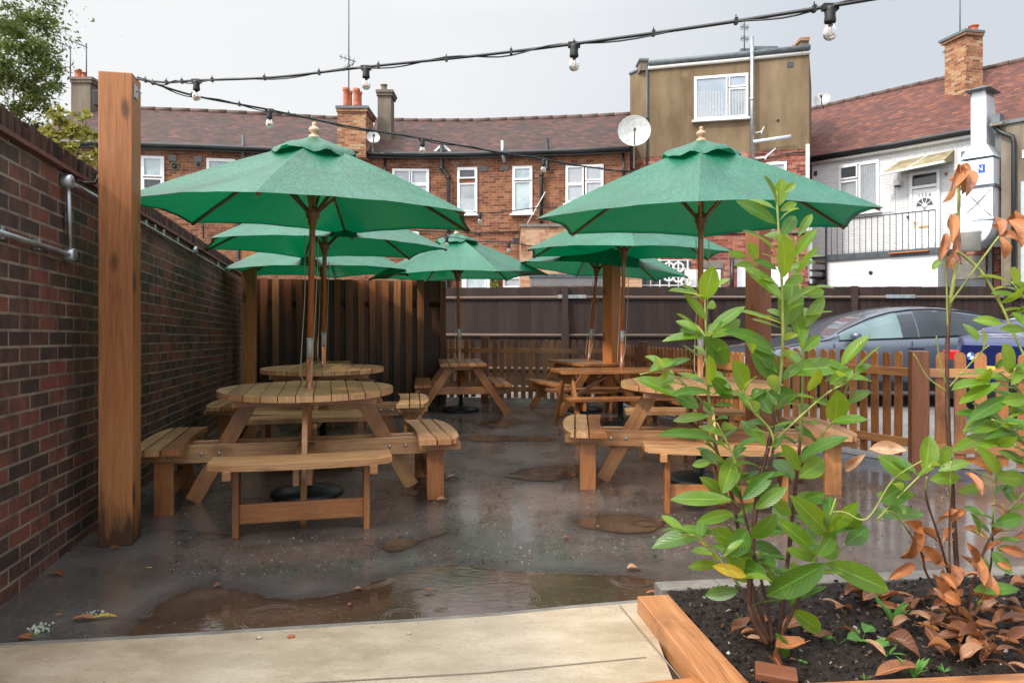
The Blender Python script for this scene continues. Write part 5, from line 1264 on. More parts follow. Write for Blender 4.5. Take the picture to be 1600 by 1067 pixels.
q = F3(Line(1.366), 1534, 263.5); text(tD, 'N', q - wt * .04, wt, wn2, .17, 'whitepaint', 'label_lettering')
unroot(tD)
tU = thing('brick_outbuilding', 'dark brick wall with a concrete panel under the silver duct', 'building', Line(.5).hit(1520)[0])
boxfac(tU, 'wall', Line(.5), 1488, 1562, 388, 566, .5, 'brickred'); boxfac(tU, 'concrete_panel', Line(.56), 1492, 1540, 400, 436, .05, 'concrete'); boxfac(tU, 'dark_opening', Line(.56), 1493, 1541, 437, 480, .05, 'glassdark')
boxfac(tU, 'steel_post', Line(.7), 1544, 1550, 380, 560, .12, 'steelgrey'); unroot(tU)
# ---- pebbledashed building at the right edge ------------------------------------
f5 = Line(.95)
tP = thing('pebbledash_house', 'brown pebbledashed house cut off by the right edge, with a black drainpipe', 'house', f5.hit(1640)[0])
boxfac(tP, 'wall', f5, 1564, 1800, 176, 640, 3, 'pebbledash'); boxfac(tP, 'parapet_cap', Line(1.02), 1560, 1800, 170, 176, 3.1, 'lead')
mb = MB(); fp_ = Line(1.06); mb.tube([F3(fp_, 1551, 194), F3(fp_, 1556, 200), F3(fp_, 1564, 207), F3(fp_, 1582, 214), F3(fp_, 1584, 222), F3(fp_, 1584, 560)], .055, 8); mb.build('drainpipe', M['black'], tP)
boxfac(tP, 'door', Line(.98), 1595, 1660, 280, 470, .03, plain('pale blue grey door', (.36, .44, .45), .5)); boxfac(tP, 'flashing', Line(1.1), 1549, 1562, 178, 191, .3, 'lead')
boxfac(tP, 'ledge', Line(1.2), 1546, 1566, 191, 196, .4, 'concrete'); boxfac(tP, 'meter_box', Line(.98), 1597, 1640, 232, 244, .04, 'whitewood')
unroot(tP)
# ================================================================== FESTOON LIGHTS
up = Vector((0, 0, 1))
def festoon(name, label, pts, bulbs, r=.006, sc=.85, twist=True):
    """pts: pixel+distance control points of the cable; bulbs: index positions (px, D)"""
    W = [P(*p) for p in pts]; t = thing(name, label, 'string lights', W[0], 0, 'strings of festoon lights')
    o = W[0]; C_ = []
    n = len(W)
    for i in range(n - 1):
        p0, p1, p2, p3 = W[max(i - 1, 0)], W[i], W[i + 1], W[min(i + 2, n - 1)]
        for k in range(8):
            s = k / 8; C_.append(.5 * ((2 * p1) + (p2 - p0) * s + (2 * p0 - 5 * p1 + 4 * p2 - p3) * s * s + (-p0 + 3 * p1 - 3 * p2 + p3) * s ** 3) - o)
    C_.append(W[-1] - o)
    mb = MB(); mb.tube(C_, r, 6); mb.build('cable', M['cable'], t)
    if twist:
        mb = MB(); q = [p + Vector((0, .008 * math.cos(i * .9), .010 * math.sin(i * .7) - .004)) for i, p in enumerate(C_)]; mb.tube(q, r * .55, 5); mb.build('support_wire', M['cable'], t)
        for p in C_[3::5]: mb = MB(); mb.box(p, (.010, .019, .021)); mb.box(p + Vector((.0, 0, .014)), (.003, .003, .016)); mb.build('cable_tie', M['bulbblack'], t)
    def at(px):
        for a, b in zip(C_, C_[1:]):
            A_, B_ = a + o, b + o; xa = CX + F * A_.x / A_.y; xb = CX + F * B_.x / B_.y
            if (xa - px) * (xb - px) <= 0 and xa != xb: return a.lerp(b, (px - xa) / (xb - xa))
        return C_[-1]
    for px in bulbs:
        p = at(px)
        mb = MB(); mb.box(p + Vector((0, 0, -.004)), (.055 * sc, .026 * sc, .022 * sc)); mb.lathe([(.019 * sc, -.06 * sc), (.021 * sc, -.055 * sc), (.0185 * sc, -.035 * sc), (.021 * sc, -.012 * sc), (.021 * sc, -.004)], p, 14)
        h = mb.build('lamp_holder', M['bulbblack'], t)
        mb = MB(); mb.lathe([(.013 * sc, -.06 * sc), (.015 * sc, -.07 * sc), (.0225 * sc, -.085 * sc), (.0245 * sc, -.098 * sc), (.022 * sc, -.112 * sc), (.013 * sc, -.121 * sc), (.001, -.1235 * sc)], p, 16); b = mb.build('bulb', M['bulb'], h)
        mb = MB(); mb.tube([p + Vector((-.004, 0, -.06 * sc)), p + Vector((-.009, 0, -.098 * sc)), p + Vector((-.003, 0, -.104 * sc)), p + Vector((.004, 0, -.09 * sc)), p + Vector((.009, 0, -.1 * sc)), p + Vector((.004, 0, -.06 * sc))], .0012, 4); mb.build('filament', M['filament'], h)
    return t
festoon('festoon_lights', 'thick festoon cable crossing the top of the picture with four clear bulbs', [(213, 124, 4.0), (260, 129, 3.9), (307, 126, 3.78), (430, 121, 3.6), (572, 105, 3.4), (740, 88, 3.1), (897, 69, 2.85), (1100, 41, 2.52), (1297, 10, 2.25), (1500, -26, 2.0), (1700, -70, 1.8)], [307, 572, 897, 1297])
festoon('festoon_lights', 'festoon cable sagging from the tall near post back towards the brown house', [(214, 121, 4.0), (300, 149, 4.15), (421, 172, 4.35), (540, 197, 4.7), (660, 217, 5.05), (760, 235, 5.35), (849, 249, 5.65), (925, 262, 5.95), (1000, 268, 6.2), (1190, 272, 6.72)], [421, 660, 849], twist=True)
festoon('festoon_lights', 'faint far cable with two small bulbs hanging in front of the middle parasol', [(396, 346, 9.5), (520, 368, 9.1), (640, 376, 8.7), (698, 370, 8.6), (745, 377, 8.5), (795, 379, 8.5), (860, 386, 8.8), (960, 372, 9.5)], [698, 795], .007, 1.0, False)
festoon('festoon_lights', 'faint far cable with one small bulb against the terrace bricks', [(740, 330, 8.2), (752, 333, 8.2), (800, 330, 8.2), (850, 325, 8.2), (960, 330, 9.55)], [750], .006, 1.0, False)
# ================================================================== CARS
def carmat(name, col, flake=.4):
    n = N(name); ob = n.coord('Object'); n.set(col, .32, .35); n.b.inputs['Coat Weight'].default_value = .9; n.b.inputs['Coat Roughness'].default_value = .04
    d = n.noise(ob, 140, 2, .6); n.bump(n.ramp(d, [(.55, 0), (.66, 1)]), .12, .002); return n.m
M['cargrey'] = carmat('wet blue grey car paint', (.085, .105, .14)); M['carblue'] = carmat('deep blue car paint', (.006, .018, .10))
M['carglass'] = glass('tinted car glass', (.012, .016, .02), (.03, .038, .045)); M['carglasslight'] = glass('green tinted car glass', (.10, .16, .17), (.16, .23, .24), 2.0)
M['tyre'] = plain('tyre rubber', (.012, .012, .012), .8); M['red'] = plain('red lamp lens', (.5, .01, .015), .15, 0, .1)
M['rim'] = plain('alloy wheel', (.3, .31, .32), .3, .8)
def loft(mb, secs, close=True, sm=True, mi=0):
    for i in range(len(secs) - 1):
        a, b = secs[i], secs[i + 1]; n = len(a)
        for k in range(n if close else n - 1):
            kk = (k + 1) % n; mb.face([a[k], b[k], b[kk], a[kk]], sm=sm, mi=mi)
def car(name, label, loc, rz, Lc, Wc, prof_roof, prof_belt, paint, zs=.28, group='parked cars'):
    """nose towards -x. prof_roof: [(x,z)] top centre line; prof_belt: [(x,z)] shoulder line"""
    t = thing(name, label, 'car', loc, rz, group)
    def interp(pr, x):
        for (x0, z0), (x1, z1) in zip(pr, pr[1:]):
            if x0 <= x <= x1:
                s = (x - x0) / (x1 - x0); s2 = s; return z0 + (z1 - z0) * s2
        return pr[-1][1] if x > pr[-1][0] else pr[0][1]
    n = 44; secs = []
    for i in range(n + 1):
        x = Lc * i / n; e = min(x, Lc - x) / Lc; hw = Wc / 2 * (1 - .42 * max(0, 1 - e / .16) ** 2.2)
        zt = interp(prof_roof, x); zb = interp(prof_belt, x); zt = max(zt, zb + .012)
        gh = zt - zb; tuck = hw * (.97 - .26 * min(1, gh / .42)); zf = zs + .12 * max(0, 1 - e / .08)
        ring = []
        for sgn in (-1, 1):
            half = [(0, zf), (hw * .9, zf), (hw * .985, zf + .10), (hw * 1.0, zf + .28), (hw * .985, zb - .12), (hw * .955, zb - .015), (hw * .93, zb), (hw * .93 * .5 + tuck * .5 + .02 * min(1, gh), zb + gh * .5), (tuck, zb + gh * .86), (tuck * .88, zb + gh * .965), (tuck * .5, zt), (0, zt + .008)]
            if sgn < 0: ring += [(x, -y, z) for y, z in half]
            else: ring += [(x, y, z) for y, z in half[::-1]][1:-1]
        secs.append([Vector(p) for p in ring])
    mb = MB(); loft(mb, secs); mb.face(secs[0][::-1]) ; mb.face(secs[-1])
    o = mb.build('body', M[paint], t); bm = bmesh.new(); bm.from_mesh(o.data); bmesh.ops.remove_doubles(bm, verts=bm.verts, dist=.0005); bmesh.ops.recalc_face_normals(bm, faces=bm.faces); bm.to_mesh(o.data); bm.free()
    return t, interp, secs
def side_glass(t, interp_b, interp_r, Wc, xs, name, mat, sgn=-1, lo=.03, hi=.88):
    """glass patch following the tumblehome"""
    mb = MB(); rows = 5
    for (xa, xb) in zip(xs, xs[1:]):
        for j in range(rows):
            q = []
            for x, jj in ((xa, j), (xb, j), (xb, j + 1), (xa, j + 1)):
                zb, zt = interp_b(x), interp_r(x); zt = max(zt, zb + .012); gh = zt - zb; hw = Wc / 2; tuck = hw * (.97 - .26 * min(1, gh / .42)); s = lo + (hi - lo) * jj / rows
                mid = hw * .465 + tuck * .5 + .02 * min(1, gh)
                y = hw * .93 + (mid - hw * .93) * s / .5 if s < .5 else mid + (tuck - mid) * (s - .5) / .36 if s < .86 else tuck - .1 * tuck * (s - .86) / .1
                q.append(Vector((x, sgn * (y + .006), zb + gh * s)))
            mb.face(q if sgn < 0 else q[::-1], sm=True)
    return mb.build(name, M[mat], t)
Lg, Wg = 4.95, 1.92
rf = [(0, .62), (.5, .80), (1.15, .90), (1.45, .96), (1.75, 1.12), (2.1, 1.275), (2.4, 1.365), (2.7, 1.41), (3.05, 1.42), (3.4, 1.39), (3.8, 1.31), (4.2, 1.19), (4.55, 1.07), (4.8, .99), (4.95, .86)]
bl = [(0, .60), (.4, .76), (1.0, .87), (1.35, .925), (2.2, .95), (3.2, .985), (3.9, 1.02), (4.4, 1.03), (4.75, .97), (4.95, .85)]
tg, itp, secs = car('parked_car', 'low blue grey saloon with a swept fastback roof, parked behind the picket fence', (2.95, 11.15, 0), R(0), Lg, Wg, rf, bl, 'cargrey')
ib = lambda x: itp(bl, x); ir = lambda x: itp(rf, x)
side_glass(tg, ib, ir, Wg, [1.62, 1.8, 2.0, 2.2, 2.42, 2.5], 'front_window', 'carglasslight'); side_glass(tg, ib, ir, Wg, [2.5, 2.6, 2.72], 'door_pillar', 'carglass', lo=.0, hi=.9)
side_glass(tg, ib, ir, Wg, [2.74, 3.0, 3.3, 3.6, 3.72], 'rear_window', 'carglass'); side_glass(tg, ib, ir, Wg, [3.75, 3.9, 4.05, 4.18], 'quarter_window', 'carglass', lo=.08, hi=.82)
mb = MB()   # windscreen and rear screen
for xa, xb in ((1.5, 1.75), (1.75, 2.1), (2.1, 2.4)):
    za, zb = ir(xa) + .012, ir(xb) + .012; mb.face([(xa, -.6, za - .03), (xb, -.56, zb - .025), (xb, .56, zb - .025), (xa, .6, za - .03)], sm=True)
mb.build('windscreen', M['carglass'], tg)
mb = MB()
for k in range(40):
    x0, x1 = 1.6 + k * .065, 1.6 + (k + 1) * .065
    if x1 > 4.2: break
    def ed(x):
        zb, zt = ib(x), max(ir(x), ib(x) + .012); gh = zt - zb; tk = Wg / 2 * (.97 - .26 * min(1, gh / .42)); return Vector((x, -(tk * .97 + .01), zb + gh * .905))
    mb.bar(ed(x0), ed(x1), .012, .02)
mb.bar((1.6, -.905, ib(1.6) + .005), (2.9, -.905, ib(2.9) + .01), .012, .02); mb.bar((2.9, -.905, ib(2.9) + .01), (4.2, -.88, ib(4.2) + .03), .012, .02)
mb.build('window_trim', M['black'], tg)
for x in (2.55, 3.62): mb = MB(); mb.box((x + .1, -.955, .84), (.21, .015, .03)); mb.build('door_handle', M['cargrey'], tg, bevel=.004)
mb = MB()
for x in (2.60, 3.82): mb.bar((x, -.949, .35), (x + (.0 if x < 3 else .04), -.944, .93), .008, .006, up=(0, 1, 0))
mb.bar((1.5, -.949, .37), (1.52, -.944, .9), .008, .006, up=(0, 1, 0)); mb.build('door_seams', M['black'], tg)
mb = MB(); mb.lathe([(.02, -.09), (.055, -.07), (.07, 0), (.055, .07), (.02, .09)], (1.78, -1.02, 1.0), 12, M=Matrix.Rotation(R(90), 3, 'X')); mb.box((1.8, -.95, .97), (.05, .08, .02)); mb.build('wing_mirror', M['cargrey'], tg)
mb = MB(); mb.box((2.45, -.94, .30), (2.2, .05, .12)); mb.build('sill', M['black'], tg)
mb = MB(); mb.tube([(2.05 + .13 * math.cos(i * math.pi / 8), -.35, .98 + .13 * math.sin(i * math.pi / 8)) for i in range(17)], .012, 6); mb.build('steering_wheel', M['black'], tg)
def wheel(t, x, y, r=.34, sgn=-1):
    mb = MB(); Mq = Matrix.Rotation(R(90 * -sgn * -1), 3, 'X'); mb.lathe([(r * .62, -.1), (r * .95, -.1), (r, -.07), (r, .07), (r * .95, .1), (r * .62, .1)], (x, y, r), 32, M=Mq); o = mb.build('wheel', M['tyre'], t)
    mb = MB(); mb.lathe([(.001, .07), (r * .1, .075), (r * .12, .05), (r * .6, .06), (r * .64, .09), (r * .66, .09)], (x, y, r), 32, M=Matrix.Rotation(R(90), 3, 'X'))
    for k in range(7):
        a = 2 * math.pi * k / 7; mb.bar(Vector((x, y - .08, r)), Vector((x + r * .6 * math.cos(a), y - .09, r + r * .6 * math.sin(a))), .035, .03, up=(0, 1, 0))
    mb.build('rim', M['rim'], o)
    mb = MB(); mb.lathe([(r * 1.14, .0), (r * 1.14, .03), (.001, .03)], (x, y - .075, r + .02), 32, M=Matrix.Rotation(R(90), 3, 'X')); mb.build('wheel_arch', M['tyre'], t)
for x in (.95, 3.95):
    wheel(tg, x, -.88)
# blue car, seen from behind at an angle
Lb, Wb = 4.4, 1.82
rb = [(0, .62), (.5, .82), (1.1, .93), (1.5, 1.05), (1.9, 1.3), (2.3, 1.39), (2.9, 1.38), (3.4, 1.24), (3.8, 1.06), (4.2, 1.02), (4.4, .93)]
bb = [(0, .6), (.4, .78), (1.1, .9), (2.2, .93), (3.4, .97), (4.2, 1.0), (4.4, .9)]
hd = Vector((.93, .37, 0)).normalized()   # heading of the nose
rl = Vector((5.25, 9.22, 0)); ac = Vector((hd.y, -hd.x, 0)); cen = rl + ac * Wb / 2 + hd * Lb
tb, itb, sb = car('parked_car', 'deep blue car at the right edge, its boot badge and red lamp between the pickets', (cen.x, cen.y, 0), math.atan2(-hd.y, -hd.x), Lb, Wb, rb, bb, 'carblue')
bm_ = Lb
for y in (-.72, .72):
    mb = MB(); mb.box((Lb - .06, y * .92, .80), (.10, .22, .12)); mb.build('tail_lamp', M['red'], tb, bevel=.02)
mb = MB(); mb.lathe([(.048, 0), (.05, .006), (.043, .009), (.042, .006)], (Lb + .03, -.36, .80), 28, M=Matrix.Rotation(R(90), 3, 'Y')); ro = mb.build('badge_ring', M['steelgrey'], tb)
for k in range(4):
    mb = MB(); c0_ = Vector((Lb + .040, -.36, .80)); pts = [c0_] + [c0_ + Vector((0, .041 * math.cos(a), .041 * math.sin(a))) for a in [R(90 * k + 15 * j) for j in range(7)]]
    mb.face(pts); mb.build('badge_quarter', plain('badge %d' % k, (.75, .77, .8) if k % 2 else (.03, .18, .6), .2, 0, .02), ro)
mb = MB(); mb.box((Lb + .0, 0, .64), (.02, .50, .11)); mb.build('number_plate', plain('yellow number plate', (.62, .42, .05), .4), tb, bevel=.003)
mb = MB(); mb.box((Lb - .03, 0, .38), (.1, 1.45, .2)); mb.build('bumper_valance', M['black'], tb, bevel=.02)
mb = MB(); mb.lathe([(.035, 0), (.045, 0), (.045, .12), (.035, .12)], (Lb - .06, .6, .36), 16, M=Matrix.Rotation(R(90), 3, 'Y')); mb.build('exhaust_tip', M['alu'], tb)
side_glass(tb, lambda x: itb(bb, x), lambda x: itb(rb, x), Wb, [1.6, 1.9, 2.2, 2.6, 3.0, 3.3], 'side_window', 'carglass', sgn=1)
for x in (.9, 3.55):
    mb = MB(); mb.lathe([(.2, -.1), (.31, -.1), (.33, -.07), (.33, .07), (.31, .1), (.001, .1)], (x, .8, .33), 28, M=Matrix.Rotation(R(-90), 3, 'X')); mb.build('wheel', M['tyre'], tb)
    mb = MB(); mb.lathe([(.2, -.1), (.31, -.1), (.33, -.07), (.33, .07), (.31, .1), (.001, .1)], (x, -.8, .33), 28, M=Matrix.Rotation(R(90), 3, 'X')); mb.build('wheel', M['tyre'], tb)

# ================================================================== PLANTER BED
BZ = .10; SZ = .07
def GB(px, py, z=BZ): return G(px, py, z)
def beam(name, label, a, b, w, h, mat='sleeper', z0=0, side=1):
    d = (b - a).normalized(); s = Vector((-d.y, d.x, 0)) * w * side; c = (a + b) / 2 + s / 2; t = None
    mb = MB(); mb.box((0, 0, h / 2), ((b - a).length, w, h)); o = mb.build(name, M[mat], None, Vector((c.x, c.y, z0)), bevel=.007, rot=(0, 0, math.atan2(d.y, d.x))); return tag(o, label, 'sleeper', 'timber sleepers round the planting bed')
la = GB(995, 930); lb_ = la + (GB(1105, 1067) - la) * 2.0
beam('timber_sleeper', 'wet orange timber sleeper edging the left side of the planting bed', lb_, la, .135, BZ, side=-1)
fa = GB(1195, 1066); beam('timber_sleeper', 'brown timber sleeper along the bottom edge of the planting bed', GB(1150, 1070, .1), GB(1680, 1046, .1) , .13, BZ, side=-1)
beam('timber_sleeper', 'orange timber board at the end of the paving, bottom of the picture', G(900, 1074, .05), G(1084, 1056, .05), .12, .05, side=-1)
# soil
nx, ny = 70, 46; X0, X1 = .45, 3.6; mb = MB(); rr = random.Random(11)
from mathutils import noise as mn
A0 = la + Vector((.1, .0, 0)); 
backL = G(1040, 921, SZ); backR = G(1750, 892, SZ); frL = Vector((lb_.x + .1, 2.1, SZ)); frR = Vector((3.0, 2.1, SZ))
pts = []
for j in range(ny + 1):
    row = []
    for i in range(nx + 1):
        u, v = i / nx, j / ny; p = (frL * (1 - u) + frR * u) * (1 - v) + (backL * (1 - u) + backR * u) * v
        h = .012 * mn.noise(p * 9) + .012 * mn.noise(p * 28) + .007 * mn.noise(p * 70); e = min(u, 1 - u, v, 1 - v); row.append(Vector((p.x, p.y, SZ - .005 + h)))
    pts.append(row)
for j in range(ny):
    for i in range(nx): mb.face([pts[j][i], pts[j][i + 1], pts[j + 1][i + 1], pts[j + 1][i]], sm=True)
o = mb.build('soil', M['soil']); struct(o)
bm = bmesh.new(); bm.from_mesh(o.data); bmesh.ops.remove_doubles(bm, verts=bm.verts, dist=.0005); bm.to_mesh(o.data); bm.free()
mb = MB()
ka = G(1030, 921, .075); kb = G(1760, 889, .075)
for k in range(8):
    a = ka.lerp(kb, k / 8); b = ka.lerp(kb, (k + 1) / 8); mb.box((a + b) / 2 + Vector((0, .05, -.037)), ((b - a).length - .004, .10, .075), Euler((0, 0, math.atan2(b.y - a.y, b.x - a.x))))
o = mb.build('kerb_edging', M['concrete'], bevel=.006); tag(o, 'grey concrete kerb edging along the back of the planting bed', 'kerb')
# bark chips and crumbs
mb = MB(); rr = random.Random(21); mats = [M['soil'], plain('wood chip', (.07, .038, .024), .7, 0, .5, 30), plain('pebble', (.26, .23, .2), .6, 0, .4, 20)]
for k in range(5200):
    u, v = rr.random(), rr.random(); p = (frL * (1 - u) + frR * u) * (1 - v) + (backL * (1 - u) + backR * u) * v
    if p.y < 2.35: continue
    s = rr.uniform(.003, .010) * (1 if rr.random() < .95 else 1.7); mi = 0 if rr.random() < .86 else (1 if rr.random() < .85 else 2)
    mb.box(Vector((p.x, p.y, SZ + rr.uniform(-.004, .012))), (s * rr.uniform(1, 2.2), s, s * rr.uniform(.3, .8)), Euler((rr.uniform(-.7, .7), rr.uniform(-.7, .7), rr.uniform(0, 6))), mi)
tag(mb.build('bark_mulch', mats), kind='stuff')
# gravel crumbs over the tarmac
mb = MB(); rr = random.Random(22)
for k in range(9000):
    y = 3.1 + 6.5 * rr.random() ** 1.5; x = rr.uniform(-.47 * y, .6 * y); s = rr.uniform(.002, .0055) * (1 if rr.random() < .97 else 1.8)
    if x < -.222 * (y - 3.167) - 2.203 + .02 or y < 3.45 + (x + 2.4) * .11: continue
    mb.box(Vector((x, y, s * .2)), (s * rr.uniform(1, 1.6), s, s * .7), Euler((rr.uniform(-.4, .4), rr.uniform(-.4, .4), rr.uniform(0, 6))), 2 if rr.random() < .6 else 0)
tag(mb.build('loose_grit', mats), kind='stuff')

# ================================================================== LEAVES
def leaf_geo(mb, base, tip, w, nrm=None, curl=.18, fold=.25, mi=0, ns=7, wave=.0, rnd_=None, petiole=True):
    """laurel blade from base to tip, width w, blade normal about nrm"""
    base, tip = Vector(base), Vector(tip); d = tip - base; L = d.length
    if L < 1e-5: return
    d = d / L; nrm = Vector(nrm) if nrm is not None else Vector((0, 0, 1)); s = d.cross(nrm)
    if s.length < 1e-3: s = d.orthogonal()
    s.normalize(); n = s.cross(d); rows = []
    ph = (rnd_ or random).uniform(0, 6)
    for i in range(ns + 1):
        t = i / ns; ww = w * .5 * (math.sin(math.pi * min(1, .035 + t ** 1.12 * .965)) ** .66) * (1.0 if t < .97 else .5)
        if i == ns: ww = w * .02
        if i == 0: ww = w * .05
        c = base + d * L * t + n * (curl * L * (t * (1 - t) * 1.0) - curl * L * .35 * t * t)
        wv = wave * w * math.sin(7 * t + ph); wv2 = wave * w * math.sin(8 * t + ph + 2)
        rows.append([(c - s * ww + n * (fold * ww + wv), (0, t)), (c - s * ww * .5 + n * (fold * .38 * ww), (.25, t)), (c, (.5, t)), (c + s * ww * .5 + n * (fold * .38 * ww), (.75, t)), (c + s * ww + n * (fold * ww + wv2), (1, t))])
    for a, b in zip(rows, rows[1:]):
        for k in range(4): mb.face([a[k][0], a[k + 1][0], b[k + 1][0], b[k][0]], [a[k][1], a[k + 1][1], b[k + 1][1], b[k][1]], mi, True)
def weld(o):
    bm = bmesh.new(); bm.from_mesh(o.data); bmesh.ops.remove_doubles(bm, verts=bm.verts, dist=.00005); bm.to_mesh(o.data); bm.free(); return o
def spline(pts, sub=5):
    out = []; n = len(pts)
    for i in range(n - 1):
        p0, p1, p2, p3 = pts[max(i - 1, 0)], pts[i], pts[i + 1], pts[min(i + 2, n - 1)]
        for k in range(sub):
            s = k / sub; out.append(.5 * ((2 * p1) + (p2 - p0) * s + (2 * p0 - 5 * p1 + 4 * p2 - p3) * s * s + (-p0 + 3 * p1 - 3 * p2 + p3) * s ** 3))
    out.append(pts[-1]); return out
rl_ = random.Random(5)
class Plant:
    def __init__(s, label, base, D0):
        s.t = thing('laurel_plant', label, 'plant', base, 0, 'young laurel plants in the bed'); s.base = Vector(base); s.D0 = D0
        s.green = MB(); s.stem = MB(); s.brown = MB(); s.gs = MB()
    def P(s, px, py, D): return P(px, py, D) - s.base
    def stemline(s, pix, r0, r1, green_from=.5):
        pts = spline([s.P(*p) for p in pix]); n = len(pts); k = max(2, int(n * green_from)) if green_from < 1 else n
        rs = [(r0 + (r1 - r0) * i / (n - 1)) * .82 for i in range(n)]
        rs = [r * (1.25 if i % 6 == 3 else 1) for i, r in enumerate(rs)]
        m = MB()
        if green_from > 0: m.tube(pts[:min(k + 1, n)], rs[:min(k + 1, n)], 7)
        if k < n: m.tube(pts[k:] if green_from > 0 else pts, rs[k:] if green_from > 0 else rs, 7, mi=1)
        m.build('stem', [M['stembrown'], M['stem']], s.t)
        return pts
    def leaf(s, b, tp, wpx, D, mi=0, brown=False, dz=None):
        D1 = D + rl_.uniform(-.05, .05); D2 = D1 + (rl_.uniform(-.11, .09) if dz is None else dz)
        A_ = s.P(b[0], b[1], D1); B_ = s.P(tp[0], tp[1], D2); L2 = math.hypot(b[0] - tp[0], b[1] - tp[1]); asp = wpx / max(L2, 1)
        B_ = A_ + (B_ - A_) * 1.10; w = max(wpx / F * D1, .028) * 1.08
        # foreshortened or narrow blades face up; broad ones face the viewer
        face = min(1, asp / .42); v = Vector((rl_.uniform(-.35, .35), -face * 1.2 - .1, (1.15 - face) * 1.6 + .12)).normalized()
        wreal = w / max(.35, abs(v.y) + .12) if asp < .42 else w
        wreal = min(wreal, (B_ - A_).length * .52)
        leaf_geo(s.brown if brown else s.green, A_, B_, wreal, v, rl_.uniform(.02, .22) if not brown else rl_.uniform(.1, .5), rl_.uniform(.1, .45) if not brown else rl_.uniform(.5, 1.4), mi, rnd_=rl_, wave=.0 if not brown else .12)
    def fill(s, pts, t0, t1, n, L, w, mi=(0,), brown=False, spread=1.0, upw=.5):
        """leaves set alternately round a stem between fractions t0..t1"""
        a = rl_.uniform(0, 6)
        n = int(n * (1.0 if brown else 1.35))
        for i in range(n):
            f = t0 + (t1 - t0) * (i + .5) / n; k = min(len(pts) - 2, int(f * (len(pts) - 1))); p = pts[k].lerp(pts[k + 1], rl_.random()); ax = (pts[k + 1] - pts[k]).normalized(); a += 2.4 + rl_.uniform(-.4, .4)
            side = Vector((math.cos(a), math.sin(a), 0)); d = (side * spread + Vector((0, 0, rl_.uniform(upw - .5, upw + .35)))).normalized(); l = L * rl_.uniform(.65, 1.12)
            pe = p + d * .015
            (s.brown if brown else s.green).tube([p, pe], .0018, 4, cap=False)
            v = (Vector((0, 0, 1)) - side * .35 + Vector((rl_.uniform(-.5, .5), rl_.uniform(-.9, .2), 0))).normalized()
            leaf_geo(s.brown if brown else s.green, pe, pe + d * l, w * rl_.uniform(.8, 1.15) * l / L, v, rl_.uniform(-.05, .3), rl_.uniform(.1, .5) if not brown else rl_.uniform(.6, 1.6), rl_.choice(mi), rnd_=rl_, wave=0 if not brown else .15)
    def done(s):
        if s.stem.f: s.stem.build('woody_stem', M['stembrown'], s.t)
        if s.gs.f: s.gs.build('green_stem', M['stem'], s.t)
        if s.green.f: weld(s.green.build('foliage', [M['leaf'], M['leafdark'], M['leafyellow']], s.t))
        if s.brown.f: weld(s.brown.build('withered_leaves', [M['leafbrown'], M['leafpink']], s.t))
def z4(x, y): return (1000 + .375 * x, 260 + .375 * y)
def z5(x, y): return (1000 + .4003 * x, 640 + .4003 * y)
def z6(x, y): return (1240 + .28125 * x, 440 + .28125 * y)
def z7(x, y): return (1380 + .375 * x, 500 + .375 * y)
DP = 2.62
pl = Plant('tall leafy green laurel in the middle of the bed, reaching up across the right parasol', G(1208, 1003, SZ), DP)
S1 = pl.stemline([(1200, 1008, 2.60), (1172, 950, 2.60), (1176, 850, 2.6), (1185, 760, 2.6), (1200, 700, 2.6), (1212, 640, 2.6), (1222, 560, 2.6), (1223, 480, 2.6), (1219, 400, 2.6), (1213, 300, 2.6)], .0125, .0045, .56)
S2 = pl.stemline([(1215, 1006, 2.66), (1228, 900, 2.68), (1236, 830, 2.70), (1243, 760, 2.70), (1250, 690, 2.70), (1254, 600, 2.70), (1254, 500, 2.70), (1248, 420, 2.70), (1243, 370, 2.70)], .010, .004, .5)
S3 = pl.stemline([(1205, 1008, 2.64), (1165, 880, 2.66), (1140, 760, 2.68), (1116, 690, 2.68), (1106, 600, 2.68), (1103, 520, 2.68), (1101, 450, 2.68)], .010, .004, .5)
S4 = pl.stemline([(1205, 1006, 2.55), (1170, 940, 2.50), (1130, 880, 2.46), (1092, 840, 2.44), (1060, 835, 2.42)], .007, .003, .35)
S5 = pl.stemline([(1215, 1004, 2.6), (1250, 930, 2.55), (1278, 860, 2.52), (1292, 820, 2.50), (1306, 778, 2.5)], .008, .003, .35)
S6 = pl.stemline([z5(490, 300) + (2.6,), z5(520, 110) + (2.58,), z5(440, 0) + (2.56,), z4(430, 930) + (2.55,)], .006, .0035, .3)
S7 = pl.stemline([z5(520, 125) + (2.6,), z4(760, 960) + (2.56,), z4(860, 900) + (2.55,), z4(900, 860) + (2.55,)], .005, .003, 0)
S8 = pl.stemline([z5(620, 215) + (2.7,), z4(800, 1060) + (2.66,), z4(870, 900) + (2.62,)], .005, .003, 0)
S9 = pl.stemline([(1108, 640, 2.68), (1075, 605, 2.6), (1040, 580, 2.56), (1000, 585, 2.52)], .004, .0025, 0)
S10 = pl.stemline([(1208, 1004, 2.62), (1195, 930, 2.62), (1160, 790, 2.6), (1148, 720, 2.58), (1120, 660, 2.55)], .008, .003, .6)
S11 = pl.stemline([(1300, 800, 2.5), (1320, 800, 2.45), (1355, 810, 2.42), (1395, 750, 2.4), (1440, 720, 2.4)], .004, .0025, 0)
